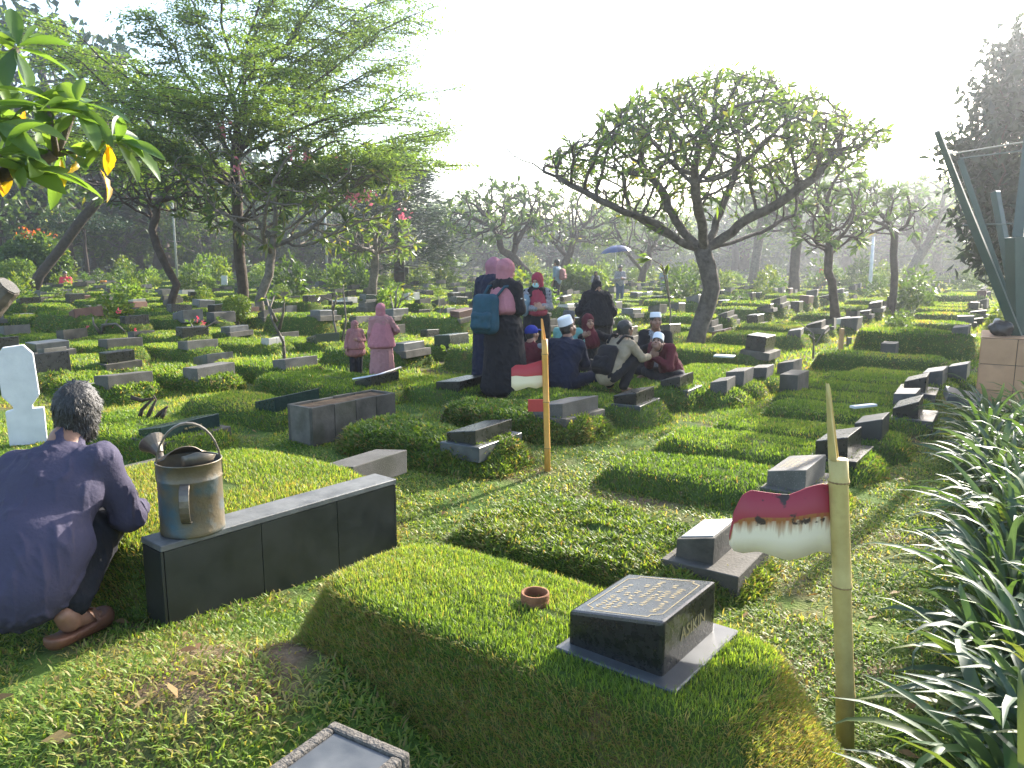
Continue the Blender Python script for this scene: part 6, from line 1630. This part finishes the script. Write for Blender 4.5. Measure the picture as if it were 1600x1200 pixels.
def squat(lean=.2):
    return dict(hipL=(-.09,-.14,.27),hipR=(.09,-.14,.27),shL=(-.18,lean,.70),shR=(.18,lean,.70),neck=(0,lean+.03,.77),head=(0,lean+.10,.90),
      knL=(-.15,.28,.50),knR=(.17,.28,.50),anL=(-.13,.06,.09),anR=(.14,.06,.09),toeL=(-.16,.20,.03),toeR=(.17,.20,.03),
      elL=(-.24,.26,.50),wrL=(-.08,.44,.50),haL=(0,.48,.50),elR=(.25,.28,.52),wrR=(.12,.46,.54),haR=(.02,.50,.54),pnL=(0,0,-1),pnR=(0,0,-1),curlL=(.7,0,0),curlR=(.7,0,0))
GRP='people among the graves'
def person(loc,head_deg,fig,label,skin='skin',voxel=.010,fingers=True,feet=True,scale=1.,face=True,mask=None,group=None):
    root=empty('person',loc,R(head_deg)); root.scale=(scale,)*3; tag(root,label,'person',group)
    b=obj('body',fig.body(M[skin],voxel,fingers,feet),root)
    if face: fig.face_parts(root,mask)
    return root
def add(root,name,me): me.name=name; return obj(name,me,root)
def backpack(root,c,Rm,size,mat,label_part=True,seed=1):
    B=Blob(); sx,sy,sz=size; c=V3(*c); q=sy*.8
    K=[c+Rm@V3(x*(sx-q),0,z*(sz-q)) for x,z in ((-1,-1),(1,-1),(1,1),(-1,1))]
    for i in range(4): B.cap(K[i],K[(i+1)%4],q*(1 if i<2 else .85),q*(1 if i in(0,3) else .85),.03)
    B.ell(c,(sx*.9,sy,sz*.9),Rm,.03); B.ell(c+Rm@V3(0,0,-sz*.35),(sx*1.02,sy*1.05,sz*.6),Rm,.03); B.ell(c+Rm@V3(0,0,sz*.4),(sx*.85,sy*.9,sz*.55),Rm,.03)
    add(root,'backpack',B.mesh(.009,'backpack',mat,.004,seed,18))
    B=Blob(); K=[c+Rm@V3(x*sx*.5,-sy*.85,z*sz) for x,z in ((-1,-.62),(1,-.62),(1,-.12),(-1,-.12))]
    for i in range(4): B.cap(K[i],K[(i+1)%4],sy*.38,sy*.38,.03)
    B.cap(K[0],K[2],sy*.38,k=.03); add(root,'backpack_pocket',B.mesh(.009,'pocket',mat,.003,seed+1,20))

# ---- materials for clothes
CL=dict(violet=cloth('faded_violet_cotton',(.052,.047,.076),.07,5),navy=cloth('navy_cotton',(.011,.015,.034)),black=cloth('black_cloth',(.011,.011,.014)),pink=cloth('rose_pink_scarf',(.36,.145,.165),.1),mauve=cloth('mauve_scarf',(.30,.13,.16),.1),
 dusty=cloth('dusty_pink_dress',(.32,.16,.16),.12),brownpink=cloth('brown_pink_veil',(.27,.125,.12),.12),red=cloth('crimson_scarf',(.26,.035,.055),.12),maroon=cloth('maroon_cloth',(.10,.014,.022),.15),teal=cloth('teal_canvas',(.018,.06,.085),.15),
 greenteal=cloth('sea_green_shirt',(.14,.30,.27),.1),beige=cloth('beige_shirt',(.27,.215,.145),.1),batik=cloth('grey_batik',(.22,.21,.22),.5,30),grey=cloth('grey_sleeve',(.20,.20,.21),.15),charcoal=cloth('charcoal_trousers',(.018,.018,.022)),white=cloth('white_cap',(.72,.72,.74),.04),
 blue=cloth('blue_cap_cloth',(.02,.035,.26),.1),mask=cloth('green_mask',(.35,.55,.53),.05),bluegrey=cloth('blue_grey_shirt',(.16,.22,.26),.12),purple=cloth('purple_dress',(.17,.06,.14),.15),redc=cloth('bright_red_jacket',(.55,.05,.07),.1),greycap=cloth('grey_peci',(.10,.10,.105),.3,40),jean=cloth('blue_jeans',(.05,.075,.13),.15),
 leather=m_noise('brown_sandal',(.09,.035,.02),(.15,.065,.035),12,.55,0,None,.4,rand=0))

# 1 squatting man in the left foreground, seen from behind
def strands(h_,f,n=5200):
    me=h_.data; nv=len(me.vertices); V=np.zeros(nv*3,np.float32); me.vertices.foreach_get('co',V); V=V.reshape(-1,3)
    Q=np.array([p.vertices[:] for p in me.polygons]); rg=np.random.default_rng(8); P,N=sample_mesh(V,Q,n,rg)
    up=f.H@V3(0,0,1); back=f.H@V3(0,-1,0); crown=f.hp(.01,-.05,.13)
    d=P-crown; d=d-N*(d*N).sum(1)[:,None]; d/=np.linalg.norm(d,axis=1)[:,None]+1e-9
    d=d+N*rg.uniform(.0,.2,n)[:,None]-up*.3+rg.normal(0,.22,(n,3)); d/=np.linalg.norm(d,axis=1)[:,None]
    s=np.cross(d,N); s/=np.linalg.norm(s,axis=1)[:,None]+1e-9; L=rg.uniform(.02,.036,n)[:,None]; W=rg.uniform(.0012,.0026,n)[:,None]
    a=P-N*.003; mid=a+d*L*.55+N*.002; tip=a+d*L-up*L*.15
    T=np.stack([a-s*W,a+s*W,mid+s*W,mid-s*W,tip],1).reshape(-1,3); b=np.arange(n)[:,None]*5
    F4=(b+np.array([[0,1,2,3]])); F3=(b+np.array([[3,2,4]]))
    mi=np.concatenate([(np.arange(n)%9==0),(np.arange(n)%9==0)]).astype(int)
    obj('hair_strands',npmesh('hair_strands',T,[F4,F3],mats=[M['hair'],M['hairs']],mi=mi),h_)
def squatting_man():
    b=at(112,968,.04); b[1]+=-.10; b[0]-=.02
    J=dict(hipL=(-.10,-.16,.30),hipR=(.09,-.15,.28),shL=(-.205,.17,.655),shR=(.185,.13,.70),neck=(.0,.20,.765),head=(.015,.285,.875),
      knL=(-.34,.24,.45),knR=(.10,.38,.44),anL=(-.30,-.11,.12),anR=(.155,-.13,.13),toeL=(-.33,.06,.045),toeR=(.185,.03,.05),
      elL=(-.40,.34,.50),wrL=(-.24,.56,.36),haL=(-.18,.64,.30),elR=(.245,.20,.43),wrR=(.13,.47,.38),haR=(.09,.55,.34),pnL=(0,0,-1),pnR=(0,0,-1),curlL=(.8,0,0),curlR=(.8,0,0))
    f=Fig(J,R(16),R(-12))
    r=person(b,-2,f,'man in faded violet long-sleeved shirt squatting with his back turned by the tiled wall','skin_d',.0075)
    r.scale=(1.03,)*3
    add(r,'shirt',f.torso(CL['violet'],'shirt',.0075,.022,.07,.038,'long',.009,11,loose=.03)); add(r,'trousers',f.trousers(CL['charcoal'],.009,.012,.006,12,short=.10))
    h_=add(r,'hair',f.hair(M['hair'],.0055,.012,13,.012,.006)); strands(h_,f)
    for S in 'LR':
        a,t=f.j['an'+S],f.j['toe'+S]; d=(t-a)*[1,1,0]; d/=np.linalg.norm(d); sd_=np.array([-d[1],d[0],0])
        q=(a-(0,0,.05))
        B=Blob(); B.cap(q-d*.07-[0,0,.012],q+d*.17-[0,0,.035],.045,.05,.01); B.ell(q+d*.05+[0,0,.045],(.2,.2,.062),None,.006,True); add(r,'sandal',B.mesh(.007,'sandal',CL['leather']))
        m=MB(); m.tube([q+d*.1+sd_*.05-[0,0,.01],q+d*.1+sd_*.03+[0,0,.035],q+d*.1-sd_*.03+[0,0,.035],q+d*.1-sd_*.05-[0,0,.01]],.009,6); add(r,'sandal_strap',m.mesh('sandal_strap',CL['leather']))
squatting_man()

def gpos(px,py,z=0.): p=at(px,py,z); p[2]=z; return p
# 2,3 the two girls
def girls():
    p=gpos(557,588,.06); f=Fig(stand(1.6,'front',.02),R(35),R(12)); f.j['elR']=V3(.24,.0,1.02); f.j['wrR']=V3(.28,.12,.86); f.j['haR']=V3(.29,.15,.78); f.j['pnR']=V3(-1,0,0)
    k=(atY(557,501,p[1])[2]-p[2])/1.62
    r=person(p,200,f,'small girl in brown-pink veil glancing sideways beside the taller girl','skin',.012,scale=k); f.j['toeL'][2]=.03
    add(r,'trousers',f.trousers(CL['charcoal'],.013,.03)); add(r,'dress',f.gown(CL['brownpink'],.014,'dress',.015,.62,(.2,.17),(.25,.2),3)); add(r,'headscarf',f.hijab(CL['brownpink'],.011,'headscarf',.50,.27,4,.008,dw=.2))
    m=MB(); m.tube([(.29,.17,.82),(.27,.20,.45),(.22,.22,.2)],.018,6); add(r,'stick',m.mesh('stick',M['bark'])) if False else None
    p=gpos(598,600,.05); f=Fig(stand(1.6,'down'),R(-10),R(8)); f.j['elR']=V3(.30,.02,1.08); f.j['wrR']=V3(.20,.16,.98); f.j['haR']=V3(.12,.2,.98)
    k=(atY(597,474,p[1])[2]-p[2])/1.62
    r=person(p,12,f,'taller girl in pink veil and dusty pink dress seen from behind','skin',.012,scale=k,face=True)
    add(r,'dress',f.gown(CL['dusty'],.013,'dress',.0,.03,(.19,.16),(.25,.22),5,.013)); add(r,'headscarf',f.hijab(CL['pink'],.011,'headscarf',.56,.27,6,.008,back=.03,dw=.19))
girls()
# 4,5 the standing women at the left of the group
def women():
    p=gpos(788,618,.10); f=Fig(stand(1.6,'front',.03),R(-30),R(15)); k=(atY(785,406,p[1])[2]-p[2])/1.62
    r=person(p,-38,f,'woman in rose scarf and long black gown wearing a teal backpack','skin',.011,scale=k)
    g=add(r,'dress',f.gown(CL['black'],.013,'dress',.01,.02,(.20,.18),(.27,.25),7,.014)); add(r,'headscarf',f.hijab(CL['pink'],.010,'headscarf',.30,.215,8,.006,back=.05,dw=.17))
    backpack(r,(-.07,-.265,1.00),rotz(R(8))@rotx(R(-5)),(.175,.105,.235),CL['teal'])
    for x in (-1,1):
        m=MB(); m.tube([(x*.10-.05,-.20,1.2),(x*.12-.02,-.12,1.31),(x*.125,.02,1.325),(x*.14,.12,1.2),(x*.16,.06,1.0),(x*.17-.03,-.14,.9)],.017,8); add(r,'backpack_strap',m.mesh('strap',CL['teal'],smooth=True))
    m=MB()
    for i in range(6): m.box((.235+.004*i,.10-.02*i,1.155+.004*i),(.008,.012,.006))
    add(r,'sleeve_trim',m.mesh('trim',M['white']))
    p=gpos(772,603,.08); f=Fig(stand(1.6,'front',.02),R(-20),R(5)); k=(atY(778,406,p[1])[2]-p[2])/1.6
    r=person(p,-25,f,'woman in mauve scarf and dark clothes mostly hidden behind the teal backpack','skin',.013,scale=k)
    add(r,'dress',f.gown(CL['navy'],.015,'dress',.03,.02,(.21,.18),(.25,.22),9,.012)); add(r,'headscarf',f.hijab(CL['mauve'],.012,'headscarf',.24,.20,10,.006))
    p=gpos(838,576,.05); f=Fig(stand(1.6,'front',.02),R(-35),R(18)); k=(atY(836,428,p[1])[2]-p[2])/1.61
    r=person(p,188,f,'woman in crimson scarf and pale green mask, holding a bag before her','skin',.011,scale=k,mask=CL['mask'])
    add(r,'dress',f.gown(CL['black'],.014,'dress',.01,.02,(.21,.18),(.25,.22),11,.012,sleeve=False)); add(r,'blouse',f.torso(CL['batik'],'blouse',.012,.02,0,.02,'long',.008,12)); add(r,'headscarf',f.hijab(CL['red'],.010,'headscarf',.38,.165,13,.007,dw=.19))
    B=Blob(); B.ell((.20,.12,1.16),(.07,.07,.12),None,.02); B.ell((.22,.10,1.02),(.08,.09,.12),None,.04); add(r,'shoulder_bag',B.mesh(.012,'shoulder_bag',CL['bluegrey'],.008,14,20))
    # black-clad woman
    p=gpos(930,566,.0); f=Fig(stand(1.6,'front',.10),R(25),R(22)); k=(atY(928,440,p[1])[2]-p[2])/1.60
    f.j['elL']=V3(-.30,.06,1.02); f.j['elR']=V3(.30,.06,1.02)
    r=person(p,178,f,'woman wholly in black leaning over the seated men','skin',.011,scale=k)
    add(r,'dress',f.gown(CL['black'],.013,'dress',.05,.02,(.25,.2),(.3,.27),15,.014)); add(r,'headscarf',f.hijab(CL['black'],.010,'headscarf',.56,.36,16,.010,dw=.27))
    m=MB(); m.tube([(-.13,.17,1.33),(-.03,.27,1.1),(.06,.29,.85)],.008,6); add(r,'bag_strap',m.mesh('bag_strap',M['steel']))
women()
# seated and squatting people round the grave
def seated():
    # boy with blue cap
    p=gpos(826,600,.12); J=sit(.05,.12,'pray',kz=.18); f=Fig(J,R(-35),R(-4)); k=(atY(826,513,p[1])[2]-p[2])/.88
    r=person(p,-28,f,'boy in blue baseball cap and red vest with grey sleeves','skin',.010,scale=k)
    add(r,'trousers',f.trousers(CL['charcoal'],.012)); add(r,'vest',f.torso(CL['maroon'],'vest',.011,.016,0,.03,'none',.006,21)); 
    B=Blob()
    for S in 'LR': B.chain([f.j['sh'+S],f.j['el'+S],f.j['wr'+S]*.9+f.j['el'+S]*.1],[.072,.062,.05],.03)
    add(r,'sleeves',B.mesh(.011,'sleeves',CL['grey'],.005,22,16))
    B=Blob(); B.ell(f.hp(0,-.014,.045),(.093,.112,.098),f.H,.01); B.ell(f.hp(0,-.01,-.06),(.15,.16,.085),f.H,.01,True); add(r,'cap',B.mesh(.009,'cap',CL['blue'],.002,3,30))
    B=Blob(); B.ell(f.hp(0,.135,.048),(.078,.085,.012),f.H@rotx(R(-8)),.01); add(r,'cap_peak',B.mesh(.007,'cap_peak',CL['blue']))
    add(r,'hair',f.hair(M['hair'],.010,.006,23)); o=add(r,'chest_letters',text_mesh('UKI',.085,M['white'],.004)); o.location=(.06,.225,.40); o.rotation_euler=(R(82),0,R(180))
    # man in sea-green shirt
    p=gpos(884,585,.10); f=Fig(sit(.1,.22),R(-40),R(5)); k=(atY(880,486,p[1])[2]-p[2])/1.02
    r=person(p,-20,f,'older man in sea-green shirt and dark grey cap sitting behind the man in navy','skin_d',.011,scale=k)
    add(r,'trousers',f.trousers(CL['charcoal'],.013)); add(r,'shirt',f.torso(CL['greenteal'],'shirt',.011,.012,0,.03,'long',.006,24)); add(r,'hair',f.hair(M['hair_g'],.010,.004,25)); add(r,'cap',f.peci(CL['greycap'],.07))
    # man in navy with white cap
    p=gpos(878,611,.10); J=sit(.16,.12); f=Fig(J,R(-38),R(-20)); k=(atY(893,506,p[1])[2]-p[2])/.86
    r=person(p,-22,f,'man in navy shirt and white cap sitting with back turned, palms raised','skin_d',.010,scale=k)
    add(r,'trousers',f.trousers(CL['navy'],.012,.01)); add(r,'shirt',f.torso(CL['navy'],'shirt',.010,.03,.02,.04,'long',.008,26)); add(r,'hair',f.hair(M['hair'],.010,.002,27)); add(r,'cap',f.peci(CL['white'],.10))
    # woman in maroon scarf
    p=gpos(915,585,.06); J=sit(.05,.2); J.update(elR=(.28,.12,.58),wrR=(.16,.34,.66),haR=(.1,.40,.70)); J.update(elL=(-.30,.16,.60),wrL=(-.40,.36,.66),haL=(-.42,.44,.70)); f=Fig(J,R(10),R(-4)); k=(atY(909,488,p[1])[2]-p[2])/1.02
    r=person(p,190,f,'seated woman in maroon scarf holding a phone out before her','skin',.010,scale=k)
    add(r,'dress',f.torso(CL['black'],'dress',.011,.02,.03,.03,'long',.008,28)); add(r,'skirt',f.trousers(CL['black'],.013,.03)); add(r,'headscarf',f.hijab(CL['maroon'],.010,'headscarf',.2,.19,29,.006))
    m=MB(); m.box((-.43,.50,.74),(.045,.006,.08)); o=add(r,'phone',m.mesh('phone',m_plain('dark_phone',(.02,.02,.02),.2),bevel=.004))
    # man with backpack, squatting
    p=gpos(958,613,.14); f=Fig(squat(.16),R(-15),R(-18)); k=(atY(967,499,p[1])[2]-p[2])/1.06
    f.j['elR']=V3(.27,.30,.50); f.j['wrR']=V3(.24,.50,.50); f.j['haR']=V3(.18,.56,.50)
    r=person(p,-48,f,'man in beige shirt and black backpack squatting with arms on knees','skin_d',.010,scale=k)
    add(r,'trousers',f.trousers(CL['black'],.011,.012)); add(r,'shirt',f.torso(CL['beige'],'shirt',.010,.014,.03,.03,'long',.009,31)); add(r,'hair',f.hair(M['hair'],.009,.022,32,.01,.008))
    backpack(r,(.0,-.185,.50),rotx(R(-28)),(.165,.10,.225),CL['black'])
    for x in (-1,1):
        m=MB(); m.tube([(x*.09,-.04,.72),(x*.12,.08,.83),(x*.125,.24,.80),(x*.15,.28,.66),(x*.16,.16,.5),(x*.15,-.1,.4)],.02,8); add(r,'backpack_strap',m.mesh('strap',CL['black'],smooth=True))
    m=MB()
    for x in (-1,1): m.tube([f.hp(x*.036+.024*math.cos(a),.104,.015+.018*math.sin(a)) for a in np.linspace(0,6.28,12)],.003,5,caps=False)
    m.tube([f.hp(.06,.10,.018),f.hp(.082,.0,.02)],.003,5); m.tube([f.hp(-.06,.10,.018),f.hp(-.082,.0,.02)],.003,5); add(r,'spectacles',m.mesh('spectacles',M['eye']))
    # man facing the camera in white cap
    p=gpos(1022,590,.12); J=sit(.06,.2); f=Fig(J,R(15),R(-6)); k=(atY(1018,492,p[1])[2]-p[2])/.955
    r=person(p,170,f,'man in white cap and dark jacket facing the grave with open palms','skin_d',.010,scale=k)
    add(r,'trousers',f.trousers(CL['charcoal'],.012)); add(r,'shirt',f.torso(CL['batik'],'shirt',.010,.004,0,.03,'none',.006,33)); 
    B=Blob(); ch=(f.j['shL']+f.j['shR'])/2; hc=(f.j['hipL']+f.j['hipR'])/2; ax=hc-ch
    B.ell(ch+ax*.3,(.205,.142,.22),None,.05); B.ell(ch+ax*.8,(.185,.15,.2),None,.05)
    for S in 'LR': B.cap(ch+ax*.08,f.j['sh'+S],.09,.075,.05); B.chain([f.j['sh'+S],f.j['el'+S],f.j['wr'+S]*.9+f.j['el'+S]*.1],[.074,.062,.05],.03)
    B.ell(ch+ax*.45+[0,.19,0],(.075,.13,.42),None,.02,True); add(r,'jacket',B.mesh(.010,'jacket',CL['black'],.006,34,15)); add(r,'hair',f.hair(M['hair'],.010,.003,35)); add(r,'cap',f.peci(CL['white'],.075))
    # man in maroon, bowed
    p=gpos(1052,598,.12); J=sit(.30,.13,'pray',kz=.17); J.update(neck=(-.02,.36,.58),head=(-.05,.47,.655),elL=(-.22,.36,.30),wrL=(-.09,.52,.44),haL=(-.06,.53,.53),elR=(.20,.36,.30),wrR=(-.0,.53,.44),haR=(-.03,.54,.53),pnL=(0,-1,0),pnR=(0,-1,0)); f=Fig(J,R(30),R(-38)); k=(atY(1035,517,p[1])[2]-p[2])/.83
    r=person(p,128,f,'man in maroon shirt and tall white cap bowed with hands at his face','skin_d',.010,scale=k)
    add(r,'trousers',f.trousers(CL['charcoal'],.012,.012)); add(r,'shirt',f.torso(CL['maroon'],'shirt',.010,.024,.02,.04,'long',.008,36)); add(r,'hair',f.hair(M['hair'],.010,.003,37)); add(r,'cap',f.peci(CL['white'],.115,.102))
seated()
# far people
def far_people():
    def far(px,py,top,head,arms,label,shirt,legs,hd='hair',lean=0.,skirt=None,hj=None):
        p=gat(px,py); f=Fig(stand(1.6,arms,lean),0,0); k=(atY(px,top,p[1])[2]-p[2])/1.60
        r=person(p,head,f,label,'skin_d',.02,fingers=False,scale=k)
        if skirt: add(r,'dress',f.gown(CL[skirt],.022,'dress',.03,.02))
        else: add(r,'trousers',f.trousers(CL[legs],.02,.005)); add(r,'shirt',f.torso(CL[shirt],'shirt',.02,.01,0,.03,'short' if arms=='down' else 'long',.006,41))
        if hj: add(r,'headscarf',f.hijab(CL[hj],.02))
        else: add(r,'hair',f.hair(M['hair'],.015,.012))
        return r,f
    r,f=far(870,477,406,60,'down','far man in blue-grey shirt carrying a brown backpack','bluegrey','charcoal')
    backpack(r,(0,-.22,1.1),rotz(0),(.15,.10,.2),CL['brownpink'])
    far(968,474,415,190,'front','far visitor in patterned shirt and jeans standing under the blue umbrella','batik','jean')
    far(930,470,424,200,'front','far visitor with black scarf and grey top behind the woman in black','grey','charcoal',hj='black')
    far(1036,462,420,150,'front','far visitor in pale shirt beyond the staked sapling','bluegrey','grey')
    r,f=far(1424,482,437,60,'front','far woman in purple gown bending over a grave',None,None,lean=.32,skirt='purple',hj='mauve')
    def farsit(px,py,top,head,label,top_c,hat=None):
        p=gat(px,py); f=Fig(sit(.1,.12)); k=(atY(px,top,p[1])[2]-p[2])/.88
        r=person(p,head,f,label,'skin_d',.022,fingers=False,scale=k); add(r,'trousers',f.trousers(CL['charcoal'],.022)); add(r,'shirt',f.torso(CL[top_c],'shirt',.02,.03,0,.03,'long',.006,42)); add(r,'hair',f.hair(M['hair_g'],.016,.02))
    farsit(105,455,425,200,'far sitter in bright red jacket near the round shrub','redc')
    farsit(62,455,428,160,'far sitter in dark blue left of the red-clad one','navy')
    farsit(1080,455,428,170,'far sitter in pale clothes right of the staked sapling','white')
    farsit(158,398,388,170,'tiny far visitor in white and blue at the back left','bluegrey')
far_people()
# ================================================================== air
def haze():
    m=bpy.data.materials.new('haze'); m.use_nodes=True; n=m.node_tree.nodes; n.remove(n['Principled BSDF'])
    v=n.new('ShaderNodeVolumePrincipled'); v.inputs['Density'].default_value=.0017; v.inputs['Color'].default_value=(.86,.92,1,1); v.inputs['Anisotropy'].default_value=.81
    m.node_tree.links.new(v.outputs[0],n['Material Output'].inputs['Volume'])
    mb=MB(); mb.box((0,290,7.5),(480,330,9.0)); o=mb.build('haze',m); tag(o,kind='stuff')
haze()
